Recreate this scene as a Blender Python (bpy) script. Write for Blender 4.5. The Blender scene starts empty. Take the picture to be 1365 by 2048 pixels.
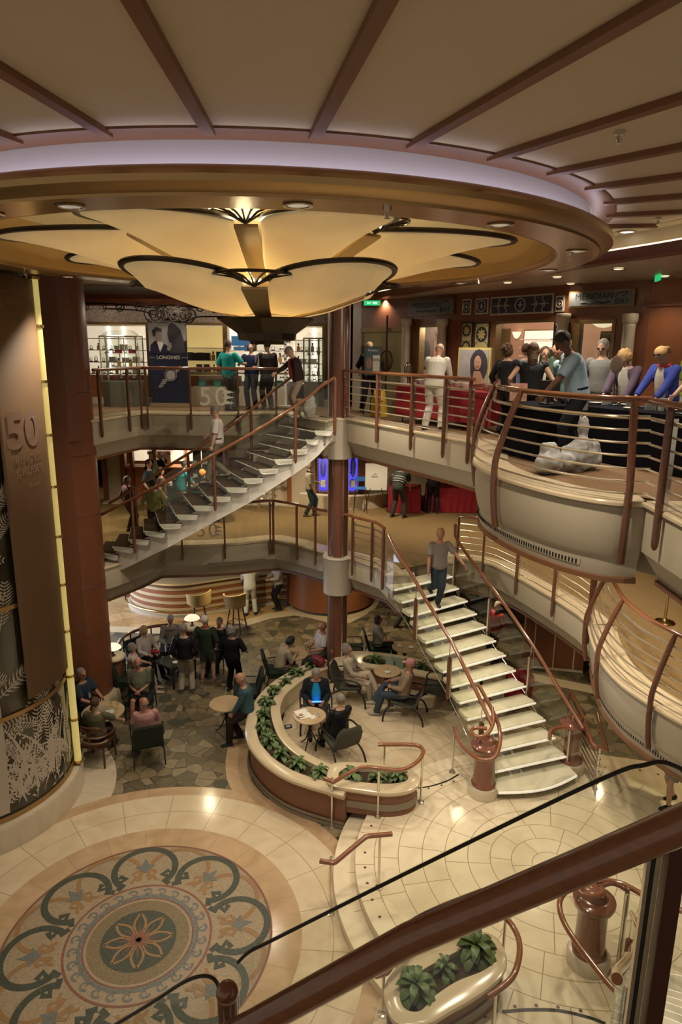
import bpy, bmesh, math, random
from mathutils import Vector, Matrix
from math import sin, cos, pi, radians as R, atan2, hypot, sqrt
random.seed(7)
SC = bpy.context.scene
COL = SC.collection
# ------------------------------------------------------------------ survey (camera geometry used to measure the place)
F = 1365.0; TH = R(13.55); RO = R(0.5); CZ = 8.15
Z5, ZP, Z6, Z7 = 0.0, 0.3, 3.3, 6.6
def ray(px, py):
    u = px-682.5; v = 1024-py
    c, s = cos(RO), sin(RO)
    u2 = c*u-s*v; v2 = s*u+c*v
    d = (u2, F*cos(TH)+v2*sin(TH), -F*sin(TH)+v2*cos(TH))
    return (d[0]/d[1], 1.0, d[2]/d[1])
def P(px, py, z):
    d = ray(px, py); t = (z-CZ)/d[2]
    return Vector((d[0]*t, t, z))
def AY(px, py, y):
    d = ray(px, py)
    return Vector((d[0]*y, y, CZ+d[2]*y))
def PW(px, py, a, b):
    """point of a vertical wall through plan points a, b"""
    d = ray(px, py); nx, ny = b[1]-a[1], -(b[0]-a[0])
    t = (a[0]*nx+a[1]*ny)/(d[0]*nx+d[1]*ny)
    return Vector((d[0]*t, t, CZ+d[2]*t))
# ------------------------------------------------------------------ materials
MATS = {}
def mat(name, col, rough=0.6, metal=0.0, spec=0.5, emit=None, es=0.0, noise=None, bump=None, coat=0.0, sheen=0, alpha=1):
    m = bpy.data.materials.new(name); m.use_nodes = True
    nt = m.node_tree; b = nt.nodes['Principled BSDF']
    b.inputs['Base Color'].default_value = (*col, 1)
    b.inputs['Roughness'].default_value = rough
    b.inputs['Metallic'].default_value = metal
    b.inputs['Specular IOR Level'].default_value = spec
    if coat: b.inputs['Coat Weight'].default_value = coat; b.inputs['Coat Roughness'].default_value = 0.08
    if emit:
        b.inputs['Emission Color'].default_value = (*emit, 1); b.inputs['Emission Strength'].default_value = es
    if noise or bump:
        tc = nt.nodes.new('ShaderNodeTexCoord')
    if noise:  # (scale, colour2, contrast, stretch xyz)
        sc, c2, amt = noise[:3]; st = noise[3] if len(noise) > 3 else (1, 1, 1)
        mp = nt.nodes.new('ShaderNodeMapping'); mp.inputs['Scale'].default_value = st
        nt.links.new(tc.outputs['Object'], mp.inputs['Vector'])
        n = nt.nodes.new('ShaderNodeTexNoise'); n.inputs['Scale'].default_value = sc; n.inputs['Detail'].default_value = 4
        nt.links.new(mp.outputs['Vector'], n.inputs['Vector'])
        rp = nt.nodes.new('ShaderNodeValToRGB')
        rp.color_ramp.elements[0].position = 0.5-0.5*(1-amt)-0.02; rp.color_ramp.elements[1].position = 0.5+0.5*(1-amt)+0.02
        rp.color_ramp.elements[0].color = (*col, 1); rp.color_ramp.elements[1].color = (*c2, 1)
        nt.links.new(n.outputs['Fac'], rp.inputs['Fac']); nt.links.new(rp.outputs['Color'], b.inputs['Base Color'])
    if bump:
        n2 = nt.nodes.new('ShaderNodeTexNoise'); n2.inputs['Scale'].default_value = bump[0]; n2.inputs['Detail'].default_value = 3
        nt.links.new(tc.outputs['Object'], n2.inputs['Vector'])
        bp = nt.nodes.new('ShaderNodeBump'); bp.inputs['Strength'].default_value = bump[1]; bp.inputs['Distance'].default_value = 0.02
        nt.links.new(n2.outputs['Fac'], bp.inputs['Height']); nt.links.new(bp.outputs['Normal'], b.inputs['Normal'])
    MATS[name] = m
    return m
mahog = mat('mahogany', (0.17, 0.068, 0.036), 0.22, coat=0.4, noise=(6, (0.12, 0.045, 0.024), 0.3, (1, 1, 6)))
mahogf = mat('mahogany_polished', (0.28, 0.105, 0.046), 0.2, coat=0.8, noise=(14, (0.18, 0.066, 0.032), 0.3, (1, 5, 5)))
woodred = mat('cherry_panel', (0.20, 0.070, 0.032), 0.38, noise=(3, (0.16, 0.053, 0.024), 0.3, (6, 6, .4)))
woodor = mat('cherry_panel_light', (0.30, 0.11, 0.04), 0.38, noise=(3, (0.24, 0.085, 0.03), 0.3, (6, 6, .4)))
woodrib = mat('rib_wood', (0.20, 0.085, 0.038), 0.45)
cream = mat('cream_enamel', (0.52, 0.45, 0.34), 0.45)
fascia = mat('fascia_paint', (0.42, 0.365, 0.27), 0.5)
fascia_c = mat('column_paint', (0.50, 0.45, 0.38), 0.35)
marble = mat('cream_marble', (0.62, 0.52, 0.36), 0.16, noise=(1.6, (0.54, 0.43, 0.28), 0.2, (1, 2.5, 1)))
marblew = mat('white_marble', (0.66, 0.58, 0.45), 0.2, noise=(2.2, (0.52, 0.43, 0.31), 0.25, (1, 3, 1)))
ceilp = mat('ceiling_panel', (0.64, 0.52, 0.37), 0.6)
ceilw = mat('ceiling_plank', (0.45, 0.36, 0.26), 0.45)
lilac = mat('drum_paint', (0.66, 0.62, 0.66), 0.6)
gold = mat('brushed_gold', (0.44, 0.28, 0.12), 0.34, metal=0.72)
goldp = mat('gold_soffit', (0.46, 0.27, 0.12), 0.27, metal=0.6)
bronze = mat('dark_bronze', (0.045, 0.03, 0.018), 0.35, metal=0.7)
armm = mat('bronze_arm', (0.50, 0.37, 0.19), 0.35, metal=0.8)
ironc = mat('canopy_iron', (0.016, 0.013, 0.011), 1.0, spec=0.0)
chrome = mat('chrome', (0.68, 0.64, 0.57), 0.18, metal=.9)
steel = mat('polished_steel_warm', (0.72, 0.64, 0.50), 0.24, metal=.82)
brass = mat('brass', (0.7, 0.5, 0.2), 0.2, metal=1)
black = mat('black', (0.012, 0.011, 0.01), 0.5)
iron = mat('wrought_iron', (0.014, 0.011, 0.009), 0.6)
rubber = mat('edge_rubber', (0.02, 0.017, 0.015), 0.4)
soil = mat('soil', (0.035, 0.018, 0.01), 0.95, noise=(30, (0.07, 0.035, 0.02), 0.4), bump=(60, 1.0))
leafm = mat('leaf', (0.045, 0.088, 0.022), 0.4, noise=(9, (0.13, 0.19, 0.07), 0.35))
leafd = mat('leaf_dark', (0.02, 0.06, 0.012), 0.4, noise=(9, (0.05, 0.12, 0.025), 0.4))
terra = mat('terracotta', (0.20, 0.085, 0.045), 0.5)
granite = mat('red_granite', (0.26, 0.105, 0.065), 0.18, noise=(60, (0.16, 0.06, 0.04), 0.45), coat=0.3)
greyband = mat('speckled_band', (0.30, 0.25, 0.18), 0.6, noise=(80, (0.16, 0.13, 0.09), 0.5))
carpet = mat('gold_carpet', (0.27, 0.175, 0.07), 0.95, noise=(45, (0.17, 0.105, 0.04), 0.45), bump=(150, 0.5))
carpet7 = mat('patterned_carpet', (0.22, 0.13, 0.06), 0.95, noise=(25, (0.13, 0.07, 0.035), 0.45), bump=(150, 0.5))
plaster = mat('plaster', (0.45, 0.38, 0.28), 0.7)
stucco = mat('speckled_plaster', (0.42, 0.36, 0.31), 0.8, noise=(16, (0.2, 0.15, 0.12), 0.62))
curtain = mat('pale_curtain', (0.52, 0.49, 0.29), 0.8, noise=(2, (0.42, 0.39, 0.22), 0.4, (12, 12, .3)))
redcl = mat('red_cloth', (0.26, 0.008, 0.016), 0.8)
blackcl = mat('black_cloth', (0.008, 0.008, 0.011), 1.0, spec=0.05)
navycl = mat('navy_banner', (0.012, 0.016, 0.045), 0.5)
greyph = mat('photo_grey', (0.42, 0.40, 0.42), 0.5)
skinph = mat('photo_skin', (0.36, 0.31, 0.30), 0.5)
darkph = mat('photo_dark', (0.05, 0.045, 0.06), 0.5)
upholst = mat('dark_green_upholstery', (0.022, 0.030, 0.022), 0.8, spec=0.2, bump=(90, 0.15))
uphdark = mat('dark_weave_upholstery', (0.04, 0.042, 0.032), 0.7, noise=(60, (0.08, 0.08, 0.06), 0.5))
tanleather = mat('tan_leather', (0.50, 0.34, 0.13), 0.45)
chairwood = mat('chair_wood', (0.09, 0.035, 0.018), 0.4)
seatstripe = mat('cream_slats', (0.33, 0.24, 0.13), 0.5)
tabletop = mat('table_marble', (0.50, 0.37, 0.22), 0.25, noise=(5, (0.42, 0.29, 0.16), 0.35))
white = mat('white_china', (0.75, 0.72, 0.65), 0.3)
paper = mat('paper', (0.7, 0.67, 0.6), 0.7)
whitep = mat('white_plastic', (0.7, 0.7, 0.7), 0.4)
yellowp = mat('yellow_plastic', (0.75, 0.5, 0.02), 0.4)
bluep = mat('blue_sheet', (0.03, 0.16, 0.5), 0.5)
treadm = mat('marble_tread', (0.80, 0.76, 0.58), 0.3, noise=(3, (0.70, 0.66, 0.48), 0.3))
lit = mat('tread_light', (.7, .66, .55), 0.3, emit=(1, 0.92, 0.72), es=.42)
treadc = mat('carpeted_tread', (0.04, 0.024, 0.013), 1.0, spec=0.1, noise=(90, (0.075, 0.045, 0.024), 0.45))
stringw = mat('stringer_paint', (0.74, 0.72, 0.68), 0.35)
bannerm = mat('brown_banner', (0.20, 0.12, 0.065), 0.6)
bannert = mat('banner_lettering', (0.37, 0.25, 0.2), 0.6)
etch = mat('etching', (0.55, 0.49, 0.40), 0.6)
towerg = mat('tower_dark_glass', (0.035, 0.034, 0.022), 0.1, coat=0.5)
tube = mat('lit_tube', (.6, .5, .2), 0.4, emit=(1.0, 0.78, 0.24), es=0.36)
shade = mat('lamp_shade', (1, .9, .7), 0.5, emit=(1, 0.84, 0.55), es=0.9)
bulb = mat('bulb', (1, .95, .8), 0.4, emit=(1, 0.86, 0.6), es=6)
dl = mat('downlight_disc', (1, .95, .8), 0.4, emit=(1, 0.84, 0.5), es=3.0)
dlb = mat('downlight_cool', (1, .95, .8), 0.4, emit=(0.9, 0.88, 0.9), es=2.0)
shelflit = mat('lit_shelf_back', (.9, .85, .75), 0.5, emit=(1, 0.86, 0.62), es=0.55)
shelfwarm = mat('lit_warm_back', (.9, .7, .3), 0.5, emit=(1, 0.75, 0.28), es=0.30)
ledtube = mat('led_strip', (1, 1, 1), 0.4, emit=(1, 0.95, 0.85), es=2.6)
bluelit = mat('blue_lit_case', (.1, .1, .8), 0.4, emit=(0.10, 0.08, 1.0), es=0.9)
greensign = mat('exit_green', (0, .5, .2), 0.4, emit=(0.02, 0.55, 0.16), es=0.9)
whitesign = mat('exit_white', (1, 1, 1), 0.4, emit=(0.6, 1, 0.7), es=1.0)
orange = mat('orange_wood', (0.5, 0.15, 0.04), 0.4)
goldstripe = mat('gold_stripe', (0.58, 0.46, 0.27), 0.35, metal=0.25)
daylight = mat('daylit_panel', (.8, .85, 1), 0.5, emit=(0.62, 0.70, 1.0), es=2.2)
def glassmat(name, tint, gl=0.1, dens=0.0, rough=0.02):
    m = bpy.data.materials.new(name); m.use_nodes = True; nt = m.node_tree; nt.nodes.clear()
    o = nt.nodes.new('ShaderNodeOutputMaterial'); t = nt.nodes.new('ShaderNodeBsdfTransparent'); g = nt.nodes.new('ShaderNodeBsdfGlossy')
    t.inputs['Color'].default_value = (*tint, 1); g.inputs['Roughness'].default_value = rough
    lw = nt.nodes.new('ShaderNodeLayerWeight'); lw.inputs['Blend'].default_value = .5
    pw = nt.nodes.new('ShaderNodeMath'); pw.operation = 'POWER'; pw.inputs[1].default_value = 4; nt.links.new(lw.outputs['Facing'], pw.inputs[0])
    f = nt.nodes.new('ShaderNodeMath'); f.operation = 'MULTIPLY_ADD'; f.inputs[1].default_value = .5; f.inputs[2].default_value = .035; nt.links.new(pw.outputs[0], f.inputs[0])
    mx = nt.nodes.new('ShaderNodeMixShader')
    nt.links.new(f.outputs[0], mx.inputs[0]); nt.links.new(t.outputs[0], mx.inputs[1]); nt.links.new(g.outputs[0], mx.inputs[2])
    nt.links.new(mx.outputs[0], o.inputs[0]); MATS[name] = m; return m
glass = glassmat('clear_glass', (0.965, 0.975, 0.945))
glassc = glassmat('case_glass', (0.93, 0.96, 0.94))
def petalmat():
    m = bpy.data.materials.new('alabaster_glass'); m.use_nodes = True; nt = m.node_tree; nt.nodes.clear()
    o = nt.nodes.new('ShaderNodeOutputMaterial'); d = nt.nodes.new('ShaderNodeBsdfDiffuse'); t = nt.nodes.new('ShaderNodeBsdfTranslucent')
    e = nt.nodes.new('ShaderNodeEmission'); a = nt.nodes.new('ShaderNodeAddShader'); mx = nt.nodes.new('ShaderNodeMixShader')
    n = nt.nodes.new('ShaderNodeTexNoise'); n.inputs['Scale'].default_value = 1.5; n.inputs['Detail'].default_value = 4
    tc = nt.nodes.new('ShaderNodeTexCoord'); nt.links.new(tc.outputs['Object'], n.inputs['Vector'])
    r = nt.nodes.new('ShaderNodeValToRGB'); r.color_ramp.elements[0].position = .3; r.color_ramp.elements[1].position = .75
    r.color_ramp.elements[0].color = (0.80, 0.67, 0.42, 1); r.color_ramp.elements[1].color = (0.72, 0.57, 0.33, 1)
    nt.links.new(n.outputs['Fac'], r.inputs[0])
    for s in (d, t, e): nt.links.new(r.outputs[0], s.inputs['Color'])
    e.inputs['Strength'].default_value = 0.15
    mx.inputs[0].default_value = 0.72
    nt.links.new(d.outputs[0], mx.inputs[1]); nt.links.new(t.outputs[0], mx.inputs[2])
    nt.links.new(mx.outputs[0], a.inputs[0]); nt.links.new(e.outputs[0], a.inputs[1]); nt.links.new(a.outputs[0], o.inputs[0])
    return m
petalm = petalmat()
def flagstone(name, c1, c2, c3, scale=3.2, grout=(0.06, 0.05, 0.035), rough=0.45):
    m = bpy.data.materials.new(name); m.use_nodes = True; nt = m.node_tree; b = nt.nodes['Principled BSDF']
    tc = nt.nodes.new('ShaderNodeTexCoord')
    v = nt.nodes.new('ShaderNodeTexVoronoi'); v.inputs['Scale'].default_value = scale; v.inputs['Randomness'].default_value = 1
    e = nt.nodes.new('ShaderNodeTexVoronoi'); e.feature = 'DISTANCE_TO_EDGE'; e.inputs['Scale'].default_value = scale
    nt.links.new(tc.outputs['Object'], v.inputs['Vector']); nt.links.new(tc.outputs['Object'], e.inputs['Vector'])
    sp = nt.nodes.new('ShaderNodeSeparateColor'); nt.links.new(v.outputs['Color'], sp.inputs[0])
    r = nt.nodes.new('ShaderNodeValToRGB'); r.color_ramp.interpolation = 'CONSTANT'
    els = r.color_ramp.elements; els[0].color = (*c1, 1); els[1].position = .4; els[1].color = (*c2, 1)
    x = els.new(.75); x.color = (*c3, 1); x = els.new(.92); x.color = (c1[0]*.55, c1[1]*.65, c1[2]*.7, 1)
    nt.links.new(sp.outputs[0], r.inputs[0])
    n = nt.nodes.new('ShaderNodeTexNoise'); n.inputs['Scale'].default_value = 7; n.inputs['Detail'].default_value = 5
    nt.links.new(tc.outputs['Object'], n.inputs['Vector'])
    mu = nt.nodes.new('ShaderNodeMixRGB'); mu.blend_type = 'OVERLAY'; mu.inputs[0].default_value = 0.35
    nt.links.new(r.outputs[0], mu.inputs[1]); nt.links.new(n.outputs['Fac'], mu.inputs[2])
    lt = nt.nodes.new('ShaderNodeMath'); lt.operation = 'LESS_THAN'; lt.inputs[1].default_value = 0.018
    nt.links.new(e.outputs['Distance'], lt.inputs[0])
    mg = nt.nodes.new('ShaderNodeMixRGB'); nt.links.new(lt.outputs[0], mg.inputs[0]); nt.links.new(mu.outputs[0], mg.inputs[1])
    mg.inputs[2].default_value = (*grout, 1); nt.links.new(mg.outputs[0], b.inputs['Base Color'])
    b.inputs['Roughness'].default_value = rough
    return m
flag = flagstone('crazy_paving', (0.135, 0.11, 0.062), (0.20, 0.155, 0.085), (0.26, 0.21, 0.125), 3.6)
flagr = flagstone('diamond_floor', (0.42, 0.26, 0.11), (0.50, 0.33, 0.15), (0.25, 0.10, 0.05), 1.6, (0.3, 0.2, 0.1), 0.3)
def tess(name, c1, c2, scale=95.0, rough=0.5):
    m = bpy.data.materials.new(name); m.use_nodes = True; nt = m.node_tree; b = nt.nodes['Principled BSDF']
    tc = nt.nodes.new('ShaderNodeTexCoord'); v = nt.nodes.new('ShaderNodeTexVoronoi'); v.inputs['Scale'].default_value = scale
    nt.links.new(tc.outputs['Object'], v.inputs['Vector'])
    sp = nt.nodes.new('ShaderNodeSeparateColor'); nt.links.new(v.outputs['Color'], sp.inputs[0])
    mx = nt.nodes.new('ShaderNodeMixRGB'); mx.inputs[1].default_value = (*c1, 1); mx.inputs[2].default_value = (*c2, 1)
    nt.links.new(sp.outputs[0], mx.inputs[0]); nt.links.new(mx.outputs[0], b.inputs['Base Color']); b.inputs['Roughness'].default_value = rough
    return m
mosTan = tess('mosaic_tan', (0.24, 0.18, 0.11), (0.40, 0.31, 0.20)); mosRed = tess('mosaic_red', (0.17, 0.065, 0.04), (0.24, 0.10, 0.065))
mosGreen = tess('mosaic_green', (0.03, 0.038, 0.028), (0.075, 0.085, 0.06)); mosGold = tess('mosaic_gold', (0.24, 0.135, 0.05), (0.31, 0.18, 0.08))
mosBlue = tess('mosaic_blue', (0.10, 0.115, 0.105), (0.19, 0.19, 0.17)); mosMid = tess('mosaic_olive', (0.13, 0.10, 0.05), (0.26, 0.19, 0.10))
mosLt = tess('mosaic_pale', (0.28, 0.21, 0.13), (0.36, 0.28, 0.19))
def polar_marble(name, rings, cx, cy, secs, c1, c2, line=(0.36, 0.28, 0.17), lw=0.006, rough=0.14, secw=None):
    """tiled marble: joints on circles of the given radii and along radii, set by object-space position"""
    m = bpy.data.materials.new(name); m.use_nodes = True; nt = m.node_tree; b = nt.nodes['Principled BSDF']
    L = nt.links.new; N = nt.nodes.new
    def M(op, a, bb=None, c=None):
        n = N('ShaderNodeMath'); n.operation = op
        for i, q in enumerate((a, bb, c)):
            if q is None: continue
            if isinstance(q, (int, float)): n.inputs[i].default_value = q
            else: L(q, n.inputs[i])
        return n.outputs[0]
    tc = N('ShaderNodeTexCoord'); sx = N('ShaderNodeSeparateXYZ'); L(tc.outputs['Object'], sx.inputs[0])
    x = M('SUBTRACT', sx.outputs[0], cx); y = M('SUBTRACT', sx.outputs[1], cy)
    r = M('SQRT', M('ADD', M('MULTIPLY', x, x), M('MULTIPLY', y, y)))
    th = M('ARCTAN2', y, x)
    ln = None
    for q in rings:
        d = M('LESS_THAN', M('ABSOLUTE', M('SUBTRACT', r, q)), lw)
        ln = d if ln is None else M('MAXIMUM', ln, d)
    for (r0, r1, n, off) in secs:
        f = M('FRACT', M('ADD', M('MULTIPLY', th, n/(2*pi)), off+50.5)); f = M('SUBTRACT', f, .5)
        d = M('LESS_THAN', M('ABSOLUTE', M('MULTIPLY', M('MULTIPLY', f, 2*pi/n), r)), lw)
        d = M('MULTIPLY', d, M('MULTIPLY', M('GREATER_THAN', r, r0), M('LESS_THAN', r, r1)))
        ln = d if ln is None else M('MAXIMUM', ln, d)
    n = N('ShaderNodeTexNoise'); n.inputs['Scale'].default_value = 1.7; n.inputs['Detail'].default_value = 6; n.inputs['Distortion'].default_value = 1.2
    L(tc.outputs['Object'], n.inputs['Vector'])
    rp = N('ShaderNodeValToRGB'); rp.color_ramp.elements[0].position = .38; rp.color_ramp.elements[1].position = .68
    rp.color_ramp.elements[0].color = (*c1, 1); rp.color_ramp.elements[1].color = (*c2, 1); L(n.outputs['Fac'], rp.inputs[0])
    mg = N('ShaderNodeMixRGB'); L(ln, mg.inputs[0]); L(rp.outputs[0], mg.inputs[1]); mg.inputs[2].default_value = (*line, 1)
    L(mg.outputs[0], b.inputs['Base Color']); b.inputs['Roughness'].default_value = rough
    return m
MC = (-2.8, 7.93); PO = (3.35, 9.08)
creamring = polar_marble('cream_ring_marble', [2.75], *MC, [(2.28, 2.75, 22, .2), (2.75, 3.3, 22, .2)], (0.66, 0.55, 0.38), (0.58, 0.46, 0.30))
pinkring = polar_marble('pink_ring_marble', [9], *MC, [(1.8, 2.4, 22, .7), (3.1, 3.6, 22, .7)], (0.46, 0.31, 0.18), (0.56, 0.40, 0.25))
platm = polar_marble('platform_marble', [.3, .62, .95, 1.3, 1.66, 2.02, 2.4, 2.78], *PO,
    [(.3, .62, 6, 0), (.62, .95, 10, .3), (.95, 1.66, 14, .1), (1.66, 2.4, 18, .5), (2.4, 2.78, 22, .2), (2.78, 3.2, 26, 0)], (0.80, 0.70, 0.51), (0.70, 0.59, 0.41))
tilem = polar_marble('seating_marble', [.55, 1.2, 1.9, 2.6, 3.3], 1.35, 11.7, [(.55, 4, 9, 0)], (0.64, 0.53, 0.37), (0.54, 0.43, 0.28))
# ------------------------------------------------------------------ mesh builder
class MB:
    def __init__(s): s.v = []; s.f = []
    def add(s, vs, fs):
        o = len(s.v); s.v += [tuple(v) for v in vs]; s.f += [tuple(i+o for i in f) for f in fs]; return s
    def box(s, c, d, rz=0, bev=0):
        x, y, z = [q/2 for q in d]; cs, sn = cos(rz), sin(rz)
        vs = [(c[0]+a*x*cs-b*y*sn, c[1]+a*x*sn+b*y*cs, c[2]+e*z) for e in (-1, 1) for b in (-1, 1) for a in (-1, 1)]
        return s.add(vs, [(0, 2, 3, 1), (4, 5, 7, 6), (0, 1, 5, 4), (2, 6, 7, 3), (0, 4, 6, 2), (1, 3, 7, 5)])
    def tube(s, pts, r, n=8, sy=1.0, closed=False, cap=True):
        pts = [Vector(p) for p in pts]; m = len(pts)
        rs = r if isinstance(r, (list, tuple)) else [r]*m
        rings = []; prev = None
        for i, p in enumerate(pts):
            if closed: d = pts[(i+1) % m]-pts[i-1]
            else: d = pts[min(i+1, m-1)]-pts[max(i-1, 0)]
            if d.length < 1e-9: d = Vector((0, 0, 1))
            d.normalize()
            if prev is None:
                up = Vector((0, 0, 1)) if abs(d.z) < .9 else Vector((1, 0, 0))
                a = d.cross(up).normalized()
            else:
                a = prev-d*prev.dot(d)
                a = a.normalized() if a.length > 1e-6 else d.orthogonal().normalized()
            prev = a; b = d.cross(a)
            rings.append([p+a*(rs[i]*cos(2*pi*k/n))+b*(rs[i]*sy*sin(2*pi*k/n)) for k in range(n)])
        return s.loft(rings, closed, cap)
    def loft(s, rings, closed=False, cap=True):
        n = len(rings[0]); m = len(rings); vs = [v for q in rings for v in q]; fs = []
        for i in range(m if closed else m-1):
            j = (i+1) % m
            for k in range(n): fs.append((i*n+k, i*n+(k+1) % n, j*n+(k+1) % n, j*n+k))
        if cap and not closed: fs += [tuple(range(n-1, -1, -1)), tuple((m-1)*n+k for k in range(n))]
        return s.add(vs, fs)
    def cyl(s, c, r, h, n=24, r2=None):
        r2 = r if r2 is None else r2
        return s.loft([[(c[0]+q*cos(2*pi*k/n), c[1]+q*sin(2*pi*k/n), z) for k in range(n)] for q, z in ((r, c[2]), (r2, c[2]+h))])
    def lathe(s, c, prof, n=32, a0=0, a1=2*pi, cap=True):
        full = abs(a1-a0-2*pi) < 1e-6; k = n if full else n+1
        rings = [[(c[0]+r*cos(a0+(a1-a0)*i/n), c[1]+r*sin(a0+(a1-a0)*i/n), c[2]+z) for i in range(k)] for r, z in prof]
        vs = [v for q in rings for v in q]; fs = []
        for i in range(len(prof)-1):
            for j in range(n): fs.append((i*k+j, i*k+(j+1) % k, (i+1)*k+(j+1) % k, (i+1)*k+j))
        if cap and full:
            if prof[0][0] > 1e-4: fs.append(tuple(range(k-1, -1, -1)))
            if prof[-1][0] > 1e-4: fs.append(tuple((len(prof)-1)*k+i for i in range(k)))
        return s.add(vs, fs)
    def sph(s, c, r, n=14, m=8, rot=None):
        r = r if isinstance(r, (tuple, list)) else (r, r, r); vs = []; fs = []
        for i in range(m+1):
            t = pi*i/m
            for k in range(n):
                v = Vector((r[0]*sin(t)*cos(2*pi*k/n), r[1]*sin(t)*sin(2*pi*k/n), r[2]*cos(t)))
                if rot is not None: v = rot @ v
                vs.append((c[0]+v.x, c[1]+v.y, c[2]+v.z))
        for i in range(m):
            for k in range(n): fs.append((i*n+k, (i+1)*n+k, (i+1)*n+(k+1) % n, i*n+(k+1) % n))
        return s.add(vs, fs)
    def prism(s, poly, z0, z1):
        n = len(poly); vs = [(p[0], p[1], z0) for p in poly]+[(p[0], p[1], z1) for p in poly]
        return s.add(vs, [tuple(range(n-1, -1, -1)), tuple(range(n, 2*n))]+[(i, (i+1) % n, n+(i+1) % n, n+i) for i in range(n)])
    def vslab(s, a, b, z0, z1, t):
        """upright slab between plan points a and b"""
        a = Vector(a[:2]); b = Vector(b[:2]); d = (b-a).normalized(); n = Vector((-d.y, d.x))*t/2
        return s.prism([a+n, a-n, b-n, b+n], z0, z1)
    def band(s, path, z0, z1, t, closed=False):
        """upright wall following a plan path; t = thickness to the left of travel"""
        return s.sweep(path, [(0, z0), (t, z0), (t, z1), (0, z1)], closed)
    def sweep(s, path, prof, closed=False):
        """profile (offset to the left, z) swept along a plan path (z added when path has one)"""
        ps = [Vector((p[0], p[1])) for p in path]; zz = [p[2] if len(p) > 2 else 0 for p in path]; m = len(ps); rings = []
        for i, p in enumerate(ps):
            if closed: d0 = p-ps[i-1]; d1 = ps[(i+1) % m]-p
            else: d0 = p-ps[max(i-1, 0)]; d1 = ps[min(i+1, m-1)]-p
            if d0.length < 1e-9: d0 = d1
            if d1.length < 1e-9: d1 = d0
            d0 = d0.normalized(); d1 = d1.normalized(); n0 = Vector((-d0.y, d0.x)); n1 = Vector((-d1.y, d1.x))
            n = (n0+n1); n = n.normalized(); k = 1/max(.4, n.dot(n0))
            rings.append([(p.x+n.x*o*k, p.y+n.y*o*k, z+zz[i]) for o, z in prof])
        return s.loft(rings, closed, True)
    def sheet(s, grid):
        m = len(grid); n = len(grid[0]); vs = [v for g in grid for v in g]
        return s.add(vs, [(i*n+k, i*n+k+1, (i+1)*n+k+1, (i+1)*n+k) for i in range(m-1) for k in range(n-1)])
    def ribbon(s, pts, w, z):
        """flat ribbon on the floor"""
        pts = [Vector(p[:2]) for p in pts]; m = len(pts); vs = []
        for i, p in enumerate(pts):
            d = pts[min(i+1, m-1)]-pts[max(i-1, 0)]; d = d.normalized() if d.length > 1e-9 else Vector((1, 0)); n = Vector((-d.y, d.x))
            ww = w[i] if isinstance(w, (list, tuple)) else w
            vs += [(p.x+n.x*ww/2, p.y+n.y*ww/2, z), (p.x-n.x*ww/2, p.y-n.y*ww/2, z)]
        return s.add(vs, [(2*i, 2*i+1, 2*i+3, 2*i+2) for i in range(m-1)])
    def build(s, name, m, parent=None, org=None, smooth=True, mods=None):
        me = bpy.data.meshes.new(name)
        if org is None and parent is not None and parent.get('_w'): org = parent.location
        if org is not None:
            o = Vector(org); s.v = [(v[0]-o.x, v[1]-o.y, v[2]-o.z) for v in s.v]
        me.from_pydata([tuple(v) for v in s.v], [], s.f); me.validate(); 
        bm = bmesh.new(); bm.from_mesh(me); bmesh.ops.recalc_face_normals(bm, faces=bm.faces); bm.to_mesh(me); bm.free()
        ob = bpy.data.objects.new(name, me); COL.objects.link(ob)
        if m is not None: me.materials.append(m)
        if parent is not None: ob.parent = parent
        if smooth:
            for p in me.polygons: p.use_smooth = True
            me.set_sharp_from_angle(angle=R(38))
        return ob
def tag(o, label=None, cat=None, group=None, kind=None):
    if label: o['label'] = label
    if cat: o['category'] = cat
    if group: o['group'] = group
    if kind: o['kind'] = kind
    return o
def thing(name, label, cat, loc=(0, 0, 0), rz=0, group=None, world=False):
    o = bpy.data.objects.new(name, None); COL.objects.link(o); o.location = loc; o.rotation_euler = (0, 0, rz); o.empty_display_size = .2
    tag(o, label, cat, group)
    if world: o['_w'] = 1
    return o
def struct(o): o['kind'] = 'structure'; return o
KIDS = {}
def dup(root, loc, rz, label=None, group=None):
    def cp(o, par):
        c = o.copy(); COL.objects.link(c)
        if par is not None: c.parent = par
        for k in [q for q in list(bpy.data.objects) if q.parent == o and q != c]: cp(k, c)
        return c
    r = cp(root, None); r.location = loc; r.rotation_euler = (0, 0, rz)
    if label: r['label'] = label
    if group: r['group'] = group
    return r
def spl(pts, n=8, closed=False):
    """Catmull-Rom through points"""
    pts = [Vector(p) for p in pts]; m = len(pts); out = []
    for i in range(m if closed else m-1):
        if closed: p0, p1, p2, p3 = pts[i-1], pts[i], pts[(i+1) % m], pts[(i+2) % m]
        else: p0, p1, p2, p3 = pts[max(i-1, 0)], pts[i], pts[i+1], pts[min(i+2, m-1)]
        for k in range(n):
            t = k/n
            out.append(.5*((2*p1)+(p2-p0)*t+(2*p0-5*p1+4*p2-p3)*t*t+(3*p1-p0-3*p2+p3)*t**3))
    if not closed: out.append(pts[-1])
    return out
def resample(path, n):
    path = [Vector(p) for p in path]; L = [0]
    for a, b in zip(path, path[1:]): L.append(L[-1]+(b-a).length)
    out = []
    for i in range(n):
        t = L[-1]*i/(n-1); j = 0
        while j < len(L)-2 and L[j+1] < t: j += 1
        u = (t-L[j])/max(1e-9, L[j+1]-L[j]); out.append(path[j].lerp(path[j+1], u))
    return out
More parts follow.
